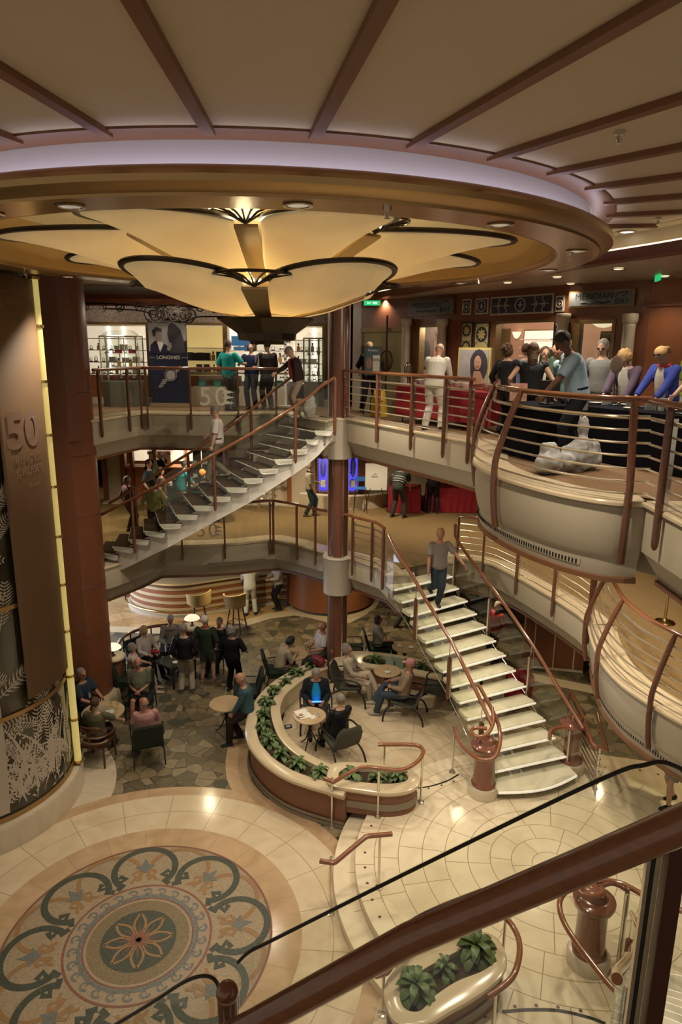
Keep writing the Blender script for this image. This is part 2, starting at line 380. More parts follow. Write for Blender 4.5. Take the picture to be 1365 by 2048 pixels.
def offset(path, d):
    ps = [Vector((p[0], p[1])) for p in path]; m = len(ps); out = []
    for i, p in enumerate(ps):
        d0 = (p-ps[max(i-1, 0)]); d1 = (ps[min(i+1, m-1)]-p)
        if d0.length < 1e-9: d0 = d1
        if d1.length < 1e-9: d1 = d0
        d0.normalize(); d1.normalize(); n = Vector((-d0.y-d1.y, d0.x+d1.x)); n.normalize(); k = 1/max(.5, n.dot(Vector((-d0.y, d0.x))))
        out.append(p+n*d*k)
    return out
def arc(cx, cy, r, a0, a1, n=24, z=None):
    return [((cx+r*cos(R(a0+(a1-a0)*i/n)), cy+r*sin(R(a0+(a1-a0)*i/n))) + (() if z is None else (z,))) for i in range(n+1)]
def text(s, size, M4, m, parent, name='lettering', ext=0.002, align='CENTER', spacing=1.0, sx=1.0):
    c = bpy.data.curves.new('tmp', 'FONT'); c.body = s; c.size = size; c.extrude = ext; c.align_x = align; c.align_y = 'CENTER'; c.space_character = spacing
    ob = bpy.data.objects.new('tmp', c); COL.objects.link(ob); bpy.context.view_layer.update()
    me = bpy.data.meshes.new_from_object(ob.evaluated_get(bpy.context.evaluated_depsgraph_get())); bpy.data.objects.remove(ob); bpy.data.curves.remove(c)
    me.transform(M4 @ Matrix.Diagonal((sx, 1, 1, 1))); me.name = name; me.materials.clear(); me.materials.append(m)
    o = bpy.data.objects.new(name, me); COL.objects.link(o); o.parent = parent
    return o
# ================================================================== FLOORS
def flat(name, poly, z, m, kind='structure', th=0.004, parent=None):
    o = MB().prism(poly, z-th, z).build(name, m, parent, smooth=False)
    if kind and parent is None: o['kind'] = kind
    return o
def annulus(name, c, r0, r1, z, m, a0=0, a1=360, n=96, parent=None):
    o = MB().lathe((c[0], c[1], z), [(r0, 0), (r1, 0)], n, R(a0), R(a1), cap=False).build(name, m, parent, smooth=False)
    if parent is None: o['kind'] = 'structure'
    return o
flat('floor', [(-14, -3), (14, -3), (14, 30), (-14, 30)], 0, flag, th=.2)
barfloor = [P(*p, 0)[:2] for p in [(150, 1262), (276, 1266), (380, 1270), (467, 1260), (543, 1237), (589, 1231), (620, 1236), (653, 1244), (700, 1246), (735, 1228), (750, 1205)]]
flat('floor_bar', [tuple(p) for p in offset(barfloor, -.0)]+[(2.5, 29), (-13, 29), (-13, 17)], .004, marble)
inner = offset(barfloor, .42)
flat('floor_bar_inlay', [tuple(p) for p in inner[:8]]+[(-.8, 24), (-13, 24), (-13, 18)], .008, flagr)
TC = (-6.68, 11.02)
annulus('floor_tower_border', TC, 1.8, 2.45, .004, marblew, -100, 140)
annulus('floor_pink_ring', MC, 3.2, 3.46, .006, pinkring)
annulus('floor_cream_ring', MC, 2.28, 3.21, .007, creamring)
flat('floor_cream_south', [(-3.2, -2), (3, -2), (3, 6.2), (.9, 6.6), (-.2, 8.2), (-.4, 10.6), (-.9, 9.8), (-1, 6), (-3.2, 5)], .003, creamring)
# ---------------------------------------------------------------- mosaic medallion: one inlaid thing with its own parts
med = thing('mosaic_medallion', 'round mosaic floor medallion of green and gold loops around an eight petal flower', 'mosaic', (MC[0], MC[1], 0), world=True)
def ring(name, r0, r1, z, m): return annulus(name, MC, r0, r1, z, m, parent=med)
pinkring2 = polar_marble('pink_border_marble', [9], 0, 0, [(1.8, 2.4, 22, .7)], (0.44, 0.30, 0.17), (0.54, 0.38, 0.23))
for nm, r0, r1, z, m in (('marble_border', 1.88, 2.3, .009, pinkring2), ('field', 1.0, 1.88, .0095, mosTan), ('red_outer_line', 1.84, 1.875, .011, mosRed),
        ('red_line', .985, 1.02, .0125, mosRed), ('wave_field', .76, .985, .0115, mosLt), ('red_inner_line', .735, .765, .0125, mosRed),
        ('tan_line', .70, .735, .0123, mosLt), ('gold_ground', .5, .70, .0115, mosMid), ('green_ground', .0, .52, .012, mosGreen)):
    ring(nm, r0, r1, z, m)
def pol(r, a): return (MC[0]+r*cos(a), MC[1]+r*sin(a))
g = MB(); b = MB(); gd = MB(); bl = MB(); A0 = R(12)
for k in range(8):
    a = A0+k*pi/4
    for (mb, aa, w) in ((gd, a+pi/8, .07), (g, a, .10)):
        c = pol(1.37, aa); q_ = [(.44*cos(t), .47*sin(t)) for t in [R(-132+264*i/30) for i in range(31)]]; pts = [(c[0]+u*cos(aa)-v*sin(aa), c[1]+u*sin(aa)+v*cos(aa)) for u, v in q_] or [(c[0]+.42*cos(aa+t), c[1]+.40*sin(aa+t)) for t in [R(-138+276*i/30) for i in range(31)]]
        mb.ribbon(pts, w, .0135 if mb is g else .0125)
    n = a+pi/8
    for s in (-1, 1):   # zigzag knots on the inner circle
        g.ribbon([pol(1.33, n+s*.10), pol(1.24, n+s*.17), pol(1.20, n+s*.07), pol(1.12, n+s*.12), pol(1.06, n+s*.02)], .085, .0138)
        gd.ribbon([pol(1.42, a), pol(1.30, a+s*.14), pol(1.22, a+s*.10), pol(1.12, a+s*.17)], .05, .0132)
    c = [pol(1.60, a), pol(1.45, a+.04), pol(1.44, a+.11), pol(1.36, a+.05), pol(1.28, a+.0), pol(1.36, a-.05), pol(1.44, a-.11), pol(1.45, a-.04)]
    MB().prism(c, .013, .0142).build('blue_fleur', mosBlue, med)
g.build('green_loops', mosGreen, med); gd.build('gold_loops', mosGold, med); 
w = MB()
for k in range(26):
    a = 2*pi*k/26; pts = []
    for i in range(17):
        t = i/16*2.1*pi; rr = .072*(1-i/20); pts.append(pol(.875+rr*sin(t+.4), a+rr*cos(t+.4)/.875))
    w.ribbon(pts, [.042*(1-i/24) for i in range(17)], .0135)
    w.ribbon([pol(.80, a+.02), pol(.79, a+.1), pol(.80, a+.22), pol(.84, a+.27)], [.05, .075, .07, .03], .0134)
w.build('wave_scrolls', mosBlue, med)
pt = MB(); st = MB()
for k in range(8):
    a = A0+k*pi/4
    for s in (-1, 1):
        pt.ribbon([pol(.47*t, a+s*.42*sin(pi*t)*(1-.45*t)) for t in [i/14 for i in range(15)]], .034, .014)
    st.prism([pol(.07, a-.42), pol(.31, a), pol(.03, a+.35)], .013, .0146+.0001*k)
    st.prism([pol(.06, a-.1), pol(.19, a+pi/8), pol(.06, a+.9)], .013, .0144+.0001*k)
pt.build('petal_outlines', mosGold, med); st.build('star', mosRed, med)
# ---------------------------------------------------------------- platform
platp = arc(*PO, 3.08, 236, 154, 30)+[(-.15, 10.85), (-.7, 11.4), (-1.1, 12.1), (-1.25, 12.8), (-1.2, 13.7), (-.8, 14.5), (-.2, 15.0), (.6, 15.15), (2.3, 14.5), (3.2, 13.7), (4.6, 12.75), (5.3, 12.1), (6.3, 11.85), (7.5, 11.2), (11, 9), (11, 1.5), (1.63, 1.5)]
pl = MB().prism(platp, 0, .296).build('floor_platform', tilem, smooth=False); pl['kind'] = 'structure'
platt = [p for p in arc(*PO, 3.08, 236, 154, 30)]+arc(*PO, 3.1, 154, 20, 40)+[(9.5, 10), (10.9, 9), (10.9, 1.5), (1.63, 1.5)]
flat('floor_platform_marble', platt, .3015, platm)
s1 = arc(*PO, 3.42, 238, 154.5, 30); s2 = arc(*PO, 3.0, 154.5, 238, 30)
o = MB().prism(s1+s2, 0, .15).build('step', platm, smooth=False); o['kind'] = 'structure'
studs = MB()
for a in [238-i*6.3 for i in range(13)]: studs.cyl((PO[0]+2.93*cos(R(a)), PO[1]+2.93*sin(R(a)), .302), .022, .004, 12)
for p in [(752, 684), (830, 680), (910, 686), (993, 700)]:
    q = P(620+p[0]/1.832, 1640+p[1]/1.832, .3); studs.cyl((q.x, q.y, .302), .022, .004, 12)
for p in [(950, 498), (1040, 505), (1138, 515), (1237, 538)]:
    q = P(860+p[0]/2.703, 1350+p[1]/2.703, .3); studs.cyl((q.x, q.y, .302), .022, .004, 12)
for p in [(830, 1583), (858, 1577), (884, 1571), (908, 1563)]:
    q = P(*p, .3); studs.cyl((q.x, q.y, .302), .02, .004, 12)
struct(studs.build('trim_studs', mat('stud_brown', (.12, .06, .03), .4)))
o = MB().ribbon(spl([P(p[0], p[1], .3)[:2]+(0,) for p in [(828, 1577), (860, 1573), (895, 1562), (918, 1549)]], 6), .035, .304).build('trim_black_strip', rubber); struct(o)
o = MB().ribbon(spl([P(p[0], p[1], .3)[:2]+(0,) for p in [(1005, 2024), (1060, 2020), (1120, 2022), (1180, 2036), (1212, 2048)]], 6), .045, .304).build('trim_black_strip', rubber); struct(o)
o = MB().ribbon([P(p[0], p[1], 0)[:2] for p in [(1010, 1340), (1100, 1362), (1190, 1380), (1300, 1405)]], .42, .004).build('floor_cream_band', marble); struct(o)
# ================================================================== DECK SLABS
E6 = [(-9, 12.2), (-7.5, 13.2), (-5.6, 14.2), (-5.15, 14.8), (-4.62, 15.75), (-4.4, 16.35), (-3.5, 16.45), (-2.6, 16.65), (-1.9, 16.98), (-1.69, 17.0), (-1.2, 16.68), (-.5, 16.05), (-.05, 15.72), (.3, 15.45), (.9, 14.8), (1.06, 14.19)]
E6b = [(2.62, 15.1), (2.75, 15.55), (3.35, 15.25), (3.6, 14.95), (3.98, 14.0), (4.3, 13.0), (4.52, 12.1), (4.58, 11.55)]
B6 = [p[:2] for p in spl([(4.58, 11.55, 0), (4.40, 10.9, 0), (4.26, 10.1, 0), (4.27, 9.4, 0), (4.4, 8.9, 0), (4.62, 8.35, 0), (5.0, 7.7, 0), (5.6, 7.1, 0)], 5)]
E7a = [(-9, 11.9), (-7.5, 12.8), (-5.9, 13.9), (-5.26, 14.5), (-4.95, 15.7), (-4.75, 16.28), (-4.5, 16.3), (-3.3, 16.22), (-1.5, 16.5), (-1.25, 16.35), (-1.12, 15.95), (-.36, 14.85), (-.2, 15.3), (0.05, 15.6)]
E7b = [(.05, 15.6), (.4, 14.95), (.79, 14.23), (1.41, 13.14), (1.94, 12.2), (2.26, 11.56), (2.32, 11.2)]
B7 = [p[:2] for p in spl([(2.32, 11.2, 0), (2.12, 10.3, 0), (1.93, 9.4, 0), (1.99, 8.65, 0), (2.2, 7.97, 0), (2.5, 7.4, 0), (2.85, 7.06, 0), (3.19, 6.98, 0)], 5)]
E7c = [(3.19, 6.98), (3.19, 6.1), (3.2, 5.3), (3.6, 4.2), (4.5, 3.2)]
def slab(name, edge, z, m, corners):
    o = MB().prism([tuple(p[:2]) for p in offset(edge, .42)]+corners, z-.86, z-.02).build(name, fascia, smooth=False); struct(o)
    flat(name+'_carpet', [tuple(p) for p in offset(edge, .28)]+corners, z+.004, m)
slab('floor_middle_deck', E6+E6b+B6, Z6, carpet, [(12, 7), (12, 29), (-12, 29), (-12, 12)])
slab('floor_upper_deck', E7a+E7b[1:]+B7+E7c, Z7, carpet7, [(12, 3.2), (12, 29), (-12, 29), (-12, 11)])
def edge(path, z, balcony=False, name='trim_fascia'):
    if balcony: pr = [(.03, z-.02), (-.02, z-.06), (-.035, z-.2), (-.03, z-.35), (-.01, z-.48), (.02, z-.60), (.04, z-.64), (.06, z-.655), (.06, z-.84), (.07, z-.87), (.5, z-.87), (.5, z-.02)]
    else: pr = [(.02, z-.02), (0.0, z-.05), (0, z-.52), (.05, z-.55), (.22, z-.80), (.24, z-.87), (.6, z-.87), (.6, z-.02)]
    struct(MB().sweep(path, [(a-.012, b) for a, b in pr]).build(name, fascia))
    o = .05 if balcony else .225
    struct(MB().sweep(path, [(o-.03, z-.91), (o+.22, z-.91), (o+.22, z-.85), (o-.03, z-.855)]).build('trim_wood_line', woodrib))
    f = -.09 if balcony else -.05
    struct(MB().sweep(path, [(f+.02, z-.045), (f, z-.03), (f, z+.0), (f+.015, z+.018), (.4, z+.018), (.4, z-.045)]).build('trim_kerb', marble))
edge(E6, Z6); edge(E6b, Z6); edge(B6, Z6, True); edge(E7a, Z7); edge(E7b, Z7); edge(B7, Z7, True); edge(E7c, Z7)
# air grilles in the fascias
def grille(path, z, n, off, name='air_grille', label='', h=.05):
    pts = resample([(p[0], p[1], 0) for p in path], n); t = thing(name, label, 'vent', (pts[n//2].x, pts[n//2].y, z), world=True)
    m = MB(); fr = MB()
    pp = offset(pts, off)
    fr.sweep([tuple(p) for p in pp], [(0, z-h/2-.012), (.004, z-h/2-.012), (.004, z+h/2+.012), (0, z+h/2+.012)])
    for i in range(0, n-1):
        d = (pp[min(i+1, n-1)]-pp[i]); a = atan2(d.y, d.x); m.box((pp[i].x, pp[i].y, z), (d.length*.45, .012, h), a)
    fr.build('frame', fascia, t, smooth=False); m.build('slats', black, t, smooth=False)
grille(B7[8:28], Z7-.745, 60, .036, label='dark slotted air grille under the curved upper balcony')
grille(B6[4:30], Z6-.745, 70, .036, label='dark slotted air grille under the curved middle balcony')
grille([(-3.35, 16.46), (-2.6, 16.65), (-1.95, 16.93)], Z6-.50, 60, -.02, label='slotted air grille in the fascia above the bar')
grille([(-4.4, 16.3), (-3.3, 16.22), (-1.7, 16.45)], Z7-.66, 60, .17, label='slotted air grille under the upper deck beside the jewellery shop')
# ================================================================== COLUMNS
def column(cx, cy, r, label):
    t = thing('column', label, 'column', (cx, cy, 0), world=True)
    MB().cyl((cx, cy, 0), r, 9.6, 40).build('shaft', mat('column_red', (.17, .062, .038), .3), t)
    for z in (Z6, Z7):
        MB().lathe((cx, cy, 0), [(r+.005, z+.0), (r+.11, z+.0), (r+.13, z-.03), (r+.11, z-.07), (r+.11, z-.93), (r+.03, z-.96), (r+.005, z-.96)], 40, cap=False).build('deck_collar', fascia_c, t)
    for a in (-122, -62, 60, 120, 180, 0): MB().box((cx+r*cos(R(a)), cy+r*sin(R(a)), 4.8), (.022, .04, 9.55), R(a)).build('chrome_strip', chrome, t, smooth=False)
    MB().lathe((cx, cy, 0), [(r, .0), (r+.12, .0), (r+.12, .08), (r, .1)], 40, cap=False).build('base', marble, t)
    return t
column(-.07, 15.72, .235, 'slim red column with chrome strips and pale collars in the middle of the atrium')
t = thing('pilaster', 'massive cherry wood pilaster beside the glass tower', 'column', (-6.0, 14.45, 0), world=True)
MB().cyl((-6.0, 14.45, 0), .72, 9.6, 48).build('shaft', woodred, t)
MB().box((-5.95, 13.85, 5.3), (.75, .5, 8.6), R(20)).build('front_panel', woodred, t, smooth=False)
MB().box((-5.55, 13.95, 7.9), (.36, .3, 3.3), R(28)).build('upper_panel', woodred, t, smooth=False)
sm = MB()
for z in (1.9, 3.0, 4.6, 5.9, 7.2): sm.lathe((-6.0, 14.45, z), [(.722, 0), (.728, .006), (.722, .012)], 48, cap=False)
sm.build('panel_joints', black, t)
MB().lathe((-6.0, 14.45, 0), [(.72, 0), (.86, 0), (.86, .32), (.82, .38), (.72, .38)], 48, cap=False).build('plinth', marble, t)
# ================================================================== CEILING
CC = (-1.0, 9.35)
K = [P(*p, 9.27) for p in [(900, 571), (1000, 558), (1091, 545), (1207, 525), (1300, 512), (1365, 502)]]
K = [(-9.5, 17.4), (-5, 17.9), (0.3, 17.9)]+[(p.x, p.y) for p in K]+[(5.3, 6.5), (5.4, 2)]
cm = MB(); n = 120
def kpt(a):
    """distance from the ring centre to the cove line in direction a"""
    d = Vector((cos(a), sin(a))); best = 30
    for p, q in zip(K, K[1:]):
        p = Vector(p)-Vector(CC); q = Vector(q)-Vector(CC); e = q-p; den = d.x*e.y-d.y*e.x
        if abs(den) < 1e-9: continue
        t_ = (p.x*e.y-p.y*e.x)/den; u = (p.x*d.y-p.y*d.x)/den
        if t_ > 0 and -1e-6 <= u <= 1.000001: best = min(best, t_)
    return min(best, 11.5)
rings = [[(CC[0]+(4.0 if q == 0 else kpt(2*pi*k/n+.01))*cos(2*pi*k/n+.01), CC[1]+(4.0 if q == 0 else kpt(2*pi*k/n+.01))*sin(2*pi*k/n+.01), 9.62) for k in range(n)] for q in (0, 1)]
struct(cm.loft(rings, cap=False).build('ceiling', ceilp, smooth=False))
rb = []
for k in range(35):
    a = R(-89.2+k*10.286); r1 = kpt(a)-.02
    c0 = Vector((CC[0]+4.1*cos(a), CC[1]+4.1*sin(a))); c1 = Vector((CC[0]+r1*cos(a), CC[1]+r1*sin(a)))
    m = (c0+c1)/2; o = MB().box((m.x, m.y, 9.60), ((c1-c0).length, .085, .05), a).build('trim_rib', woodrib, smooth=False); struct(o)
struct(MB().lathe((CC[0], CC[1], 0), [(3.95, 9.62), (3.95, 9.597), (4.17, 9.597), (4.19, 9.605), (4.19, 9.63)], 128, cap=False).build('trim_ceiling_ring', woodrib))
struct(MB().lathe((CC[0], CC[1], 0), [(3.93, 9.32), (3.93, 9.62)], 128, cap=False).build('ceiling_drum', lilac))
hal = thing('ceiling_ring', 'great brushed gold ring hanging below the ceiling around the flower chandelier', 'ring', (CC[0], CC[1], 9.2), world=True)
MB().lathe((CC[0], CC[1], 0), [(3.58, 9.9), (3.58, 9.34), (3.545, 9.29), (3.545, 9.24), (3.58, 9.205), (3.62, 9.2)], 144, cap=False).build('inner_lip', gold, hal)
MB().lathe((CC[0], CC[1], 0), [(3.62, 9.2), (4.06, 9.2)], 144, cap=False).build('soffit', goldp, hal)
MB().lathe((CC[0], CC[1], 0), [(4.06, 9.2), (4.07, 9.222), (4.14, 9.235), (4.195, 9.275), (4.205, 9.32), (4.18, 9.365), (4.13, 9.395), (4.095, 9.40), (4.085, 9.33), (3.93, 9.33)], 144, cap=False).build('outer_lip', gold, hal)
struct(MB().lathe((CC[0], CC[1], 0), [(0.001, 9.96), (2.4, 9.96), (3.2, 9.92), (3.6, 9.85)], 96, cap=False).build('ceiling_dome', mat('dome_cream', (.66, .54, .34), .6)))
struct(MB().sweep(K, [(-.0, 9.27), (.22, 9.27), (.22, 9.40), (0, 9.40)]).build('trim_cove_beam', woodred, smooth=False))
struct(MB().sweep(K, [(.2, 9.4), (.24, 9.4), (.24, 9.62), (.2, 9.62)]).build('trim_cove_face', plaster, smooth=False))
struct(MB().sweep(K, [(-.04, 9.615), (.24, 9.615), (.24, 9.65), (-.04, 9.65)]).build('trim_cove_top', plaster, smooth=False))
cs = MB().lathe((CC[0], CC[1], 0), [(4.0, 9.334), (4.07, 9.334), (4.07, 9.342), (4.0, 9.342)], 96, cap=False).build('cove_light', mat('added_drum_glow', (.9, .85, 1), .4, emit=(.92, .86, 1), es=4.5)); tag(cs, 'added hidden cool light strip brightening the drum from the top of the gold ring', 'light')  # glowing strip is added, hidden behind the lip to brighten the drum evenly
cl = MB().sweep(K[2:], [(.06, 9.41), (.12, 9.41), (.12, 9.43), (.06, 9.43)]).build('cove_light', mat('cove_strip', (1, .9, .6), .4, emit=(1, .78, .42), es=2.5), smooth=False)
tag(cl, 'warm light strip tucked in the ceiling cove above the shops', 'light')
kb = offset(K, .2)
struct(MB().prism([tuple(p) for p in kb]+[(12, 2), (12, 29), (-12, 29), (-12, 17.5)], 9.27, 9.30).build('ceiling_back', ceilw, smooth=False))
# joints between ceiling planks
def downlight(x, y, z, r, label, group, m=dl, up=False, em=True):
    t = thing('downlight', label, 'downlight', (x, y, z), group=group)
    MB().lathe((0, 0, 0), [(r, 0), (r*1.3, -.004), (r*1.3, -.012), (r*.98, -.012), (r*.92, .0)], 24, cap=False).build('rim', chrome, t)
    MB().cyl((0, 0, -.006), r*.93, .004, 24).build('lamp', m, t)
    return t
DOWN = [('Deck7', [P(a, b, 9.26) for a, b in [(1016, 566), (1115, 555), (1142, 568), (1238, 538), (970, 588), (1330, 553)]])]
wh = ['beneath the planked ceiling, nearest the gold ring', 'in planked ceiling, above the entrance frieze', 'in planked ceiling, lower of the pair beside the frieze', 'in planked ceiling, just under the cove beam', 'in planked ceiling above the small navy tiles', 'in planked ceiling beside the green exit sign']
for p, wl in zip(DOWN[0][1], wh): downlight(p.x, p.y, 9.265, .075, 'round warm downlight '+wl, 'downlights over the shopfronts')
p = P(1255, 464, 9.61); downlight(p.x, p.y, 9.615, .09, 'bright round downlight between ribs at the right of the ring', None, dlb)
ringd = mat('ring_lamp', (.9, .88, .8), .2, metal=.6, emit=(1, .92, .75), es=.25)
for i, a in enumerate((-107, -80.2, -52, -22, 7, 40, 75, 110, 150, 190, 215, 240)):
    t = thing('ring_spotlight', 'recessed chrome spotlight in the gold ring, '+['near left', 'nearest, in front of the chandelier', 'right of the hanging sprinkler', 'rightmost near side', 'far right by the cove', 'far side', 'far side', 'far side', 'far side', 'left side', 'left side', 'left side'][i], 'spotlight', (CC[0]+3.83*cos(R(a)), CC[1]+3.83*sin(R(a)), 9.2), group='spotlights in the gold ring')
    MB().lathe((0, 0, 0), [(.085, .0), (.115, -.003), (.12, -.012), (.09, -.014), (.083, -.004)], 28, cap=False).build('rim', chrome, t)
    MB().cyl((0, 0, -.006), .085, .004, 28).build('lens', ringd, t)
spr = None
for i, (px, py, z, lb) in enumerate([(775, 415, 9.2, 'small chrome sprinkler hanging under the gold ring'), (1141, 505, 9.2, 'small chrome sprinkler below the right ring spotlight'), (1240, 262, 9.62, 'grey sprinkler on the ceiling panel at upper right'), (1318, 435, 9.62, 'grey sprinkler between two narrow ribs'), (958, 556, 9.2, 'small sprinkler under the far right part of ring')]):
    p = P(px, py, z); t = thing('sprinkler', lb, 'sprinkler', (p.x, p.y, z), group='ceiling sprinklers')
    MB().cyl((0, 0, -.025), .035, .025, 16).build('flange', chrome, t)
    q = MB(); q.tube([(0, 0, -.02), (0, 0, -.075)], .008, 8); q.tube([(-.016, 0, -.03), (-.016, 0, -.06), (0, 0, -.075)], .004, 6); q.tube([(.016, 0, -.03), (.016, 0, -.06), (0, 0, -.075)], .004, 6); q.cyl((0, 0, -.08), .022, .005, 12)
    q.build('head', chrome, t)
# ================================================================== OUTER SHELL
struct(MB().box((-9.4, 18, 4.8), (.2, 22, 9.6)).build('wall_left', plaster, smooth=False))
struct(MB().box((0, 28.9, 4.8), (24, .2, 9.6)).build('wall_back', plaster, smooth=False))
struct(MB().box((11.9, 14, 4.8), (.2, 30, 9.6)).build('wall_right', plaster, smooth=False))
# ================================================================== CHANDELIER
ch = thing('chandelier', 'giant flower chandelier of cream glass petals edged in dark bronze', 'chandelier', (CC[0], CC[1], 8.5), world=True)
def petal(a0, a1, ri, zi, rn, zn, rt, zt, sag, name='petal', lift=.0):
    N = 24; Mx = 12; grid = []; rim = []
    for j in range(N+1):
        u = j/N; a = a0+(a1-a0)*u; w = sin(pi*u)**.62
        ro = rn+(rt-rn)*w; zo = zn+(zt-zn)*w; row = []
        for i in range(Mx+1):
            t = i/Mx; r = ri+(ro-ri)*t; z = zi+(zo-zi)*t-sag*sin(pi*min(1,t*1.02))**.8*w**2.2
            z += (t-.85)*.35 if t > .85 and rt < 2.5 else (-(t-.62)**2*1.1*w if t > .62 else 0)
            row.append((CC[0]+r*cos(a), CC[1]+r*sin(a), z))
        grid.append(row); rim.append(row[-1])
    p = MB().sheet(grid).build(name, petalm, ch)
    so = p.modifiers.new('s', 'SOLIDIFY'); so.thickness = .012
    MB().tube(rim, .042, 8, .7).build('petal_rim', bronze, p, org=ch.location)
    return p
def arm(a, r0, z0, r1, z1, w):
    d = Vector((cos(a), sin(a), 0)); s = Vector((-sin(a), cos(a), 0)); c = Vector((CC[0], CC[1], 0)); pts = []
    vs = []
    for k, (r, z, ww) in enumerate([(r0, z0, w*.8), ((r0+r1)/2, (z0+z1)/2-.03, w), (r1, z1, w*1.25)]):
        for s_ in (-1, 1):
            for e in (0, .03): q = c+d*r+s*s_*ww/2; vs.append((q.x, q.y, z-e))
    fs = []
    for k in range(2):
        b0 = k*4; fs += [(b0, b0+4, b0+6, b0+2), (b0+1, b0+3, b0+7, b0+5), (b0, b0+1, b0+5, b0+4), (b0+2, b0+6, b0+7, b0+3)]
    fs += [(0, 2, 3, 1), (8, 9, 11, 10)]
    ar = MB().add(vs, fs).build('arm', armm, ch)
    q = c+d*(r1+.02); m = MB(); lp = MB()
    for i in range(-3, 4):
        f = a+i*.42; e = Vector((cos(f), sin(f), 0))*.30*(w/.16)
        m.tube([(q.x, q.y, z1+.0), (q.x+e.x*.5, q.y+e.y*.5, z1+.09), (q.x+e.x, q.y+e.y, z1+.12)], .012, 6)
    arcp = [(q.x+.30*(w/.16)*cos(a+i*.3), q.y+.30*(w/.16)*sin(a+i*.3), z1+.125) for i in range(-5, 6)]
    m.tube(arcp, .02, 6)
    m.build('lamp_fan', bronze, ar, org=ch.location)
    for i in (-1, 0, 1): lp.sph((q.x+.09*cos(a+i*.9), q.y+.09*sin(a+i*.9), z1+.06), .022, 8, 6)
    lp.build('bulbs', bulb, ar, org=ch.location)
for k in range(8):
    a = -pi/2+k*pi/4; arm(a, .5, 8.88, 1.88, 9.37, .20)
    petal(a+.085, a+pi/4-.085, .45, 8.92, 1.80, 9.44, 3.15, 9.50, .13)
for k in range(4):
    a = -pi/2+k*pi/2; arm(a, .30, 8.53, 1.28, 8.81, .24)
    petal(a+.12, a+pi/2-.12, .26, 8.56, 1.26, 8.84, 1.92, 9.03, .16)
MB().cyl((CC[0], CC[1], 8.4), .05, 1.5, 16).build('stem', brass, ch)
MB().lathe((CC[0], CC[1], 0), [(.30, 8.545), (.34, 8.555), (.30, 8.57), (.05, 8.57)], 32).build('glass_plate', petalm, ch)
bw = MB().lathe((CC[0], CC[1], 0), [(.05, 8.36), (.45, 8.42), (.655, 8.50), (.65, 8.515), (.655, 8.50), (.40, 8.32), (.38, 8.235), (.24, 8.22), (.22, 8.18), (.03, 8.18)], 10, a0=.3, a1=.3+2*pi); bw.build('bowl', bronze, ch, smooth=False)
cr = MB()
for i in range(7):
    for j in range(3): cr.cyl((CC[0]-.10+.033*i, CC[1]-.30+.0*j, 8.335-.045*j), .008, .04, 6)
cr.build('crystal_prisms', mat('crystal', (.5, .6, .9), .1, metal=.4, emit=(.3, .45, 1), es=.3), ch)
# ================================================================== RAILINGS
def post_mb(x, y, z0, z1, a, w=.05, d=.095):
    m = MB(); n = 10
    prof = [(z0, .35), (z0+.03, .8), (z0+.08, 1), (z1-.06, 1), (z1-.02, .8), (z1, .4)]
    ca, sa = cos(a), sin(a)
    return m.loft([[(x+(w*.5*k*cos(2*pi*i/n))*ca-(d*.5*k*sin(2*pi*i/n))*sa, y+(w*.5*k*cos(2*pi*i/n))*sa+(d*.5*k*sin(2*pi*i/n))*ca, z) for i in range(n)] for z, k in prof])
def railing(label, path, posts, z, style='rods', hr=.034, off=-.07, top=1.05, low=-.38, nrod=6, name='balcony_railing', curve=None, group=None):
    """path: plan points along the slab edge; posts: fractions of its length"""
    p3 = [Vector((p[0], p[1], 0)) for p in path]; L = [0]
    for a_, b_ in zip(p3, p3[1:]): L.append(L[-1]+(b_-a_).length)
    def at(f):
        s = f*L[-1]; j = 0
        while j < len(L)-2 and L[j+1] < s: j += 1
        u = (s-L[j])/max(1e-9, L[j+1]-L[j]); d = (p3[j+1]-p3[j]).normalized(); return p3[j].lerp(p3[j+1], u), Vector((-d.y, d.x, 0)), d
    mid = at(.5)[0]; t = thing(name, label, 'railing', (mid.x, mid.y, z), group=group, world=True)
    cv = curve or (lambda h: 0.0)
    def line(h, o=0): return [(q.x, q.y, z+h) for q in offset(path, off+o+cv(h))]
    MB().tube(line(top), hr, 12).build('handrail', mahogf, t)
    for f in posts:
        q, nn, d = at(f); a = atan2(d.y, d.x)
        if curve:
            pts = [q+nn*(off-.03+cv(h))+Vector((0, 0, z+h)) for h in [low+(top-low)*i/16 for i in range(17)]]
            MB().tube(pts, [.032]*16+[.022], 10, 1.3).build('post', mahog, t)
        else:
            c = q+nn*(off-.01); post_mb(c.x, c.y, z+low, z+top-.01, a, .05, .08).build('post', mahog, t)
            if style == 'rods':
                c = q+nn*(off+.05); MB().box((c.x, c.y, z+.46), (.012, .05, .92), a).build('post_plate', chrome, t, smooth=False)
    if style == 'rods':
        for i in range(nrod):
            h = .10+(top-.28)*i/(nrod-1); MB().tube(line(h, .03), .021 if i == nrod-1 else .0125, 8).build('rod', steel, t)
    else:
        fs = [0]+[f for f in posts if 0.02 < f < .98]+[1]
        for a_, b_ in zip(fs, fs[1:]):
            if (b_-a_)*L[-1] < .25: continue
            g_ = (b_-a_); pa = [at(a_+g_*.04+g_*.92*i/6) for i in range(7)]
            MB().sweep([((q+nn*(off+.05)).x, (q+nn*(off+.05)).y) for q, nn, d in pa], [(0, z-.30), (.012, z-.30), (.012, z+.93), (0, z+.93)]).build('glass_panel', glass, t, smooth=False)
    return t
bal = lambda h: .30*max(0, (h-.15)/.9)**1.3+(.10*((-.05-h)/.75)**2 if h < -.05 else 0)-.03
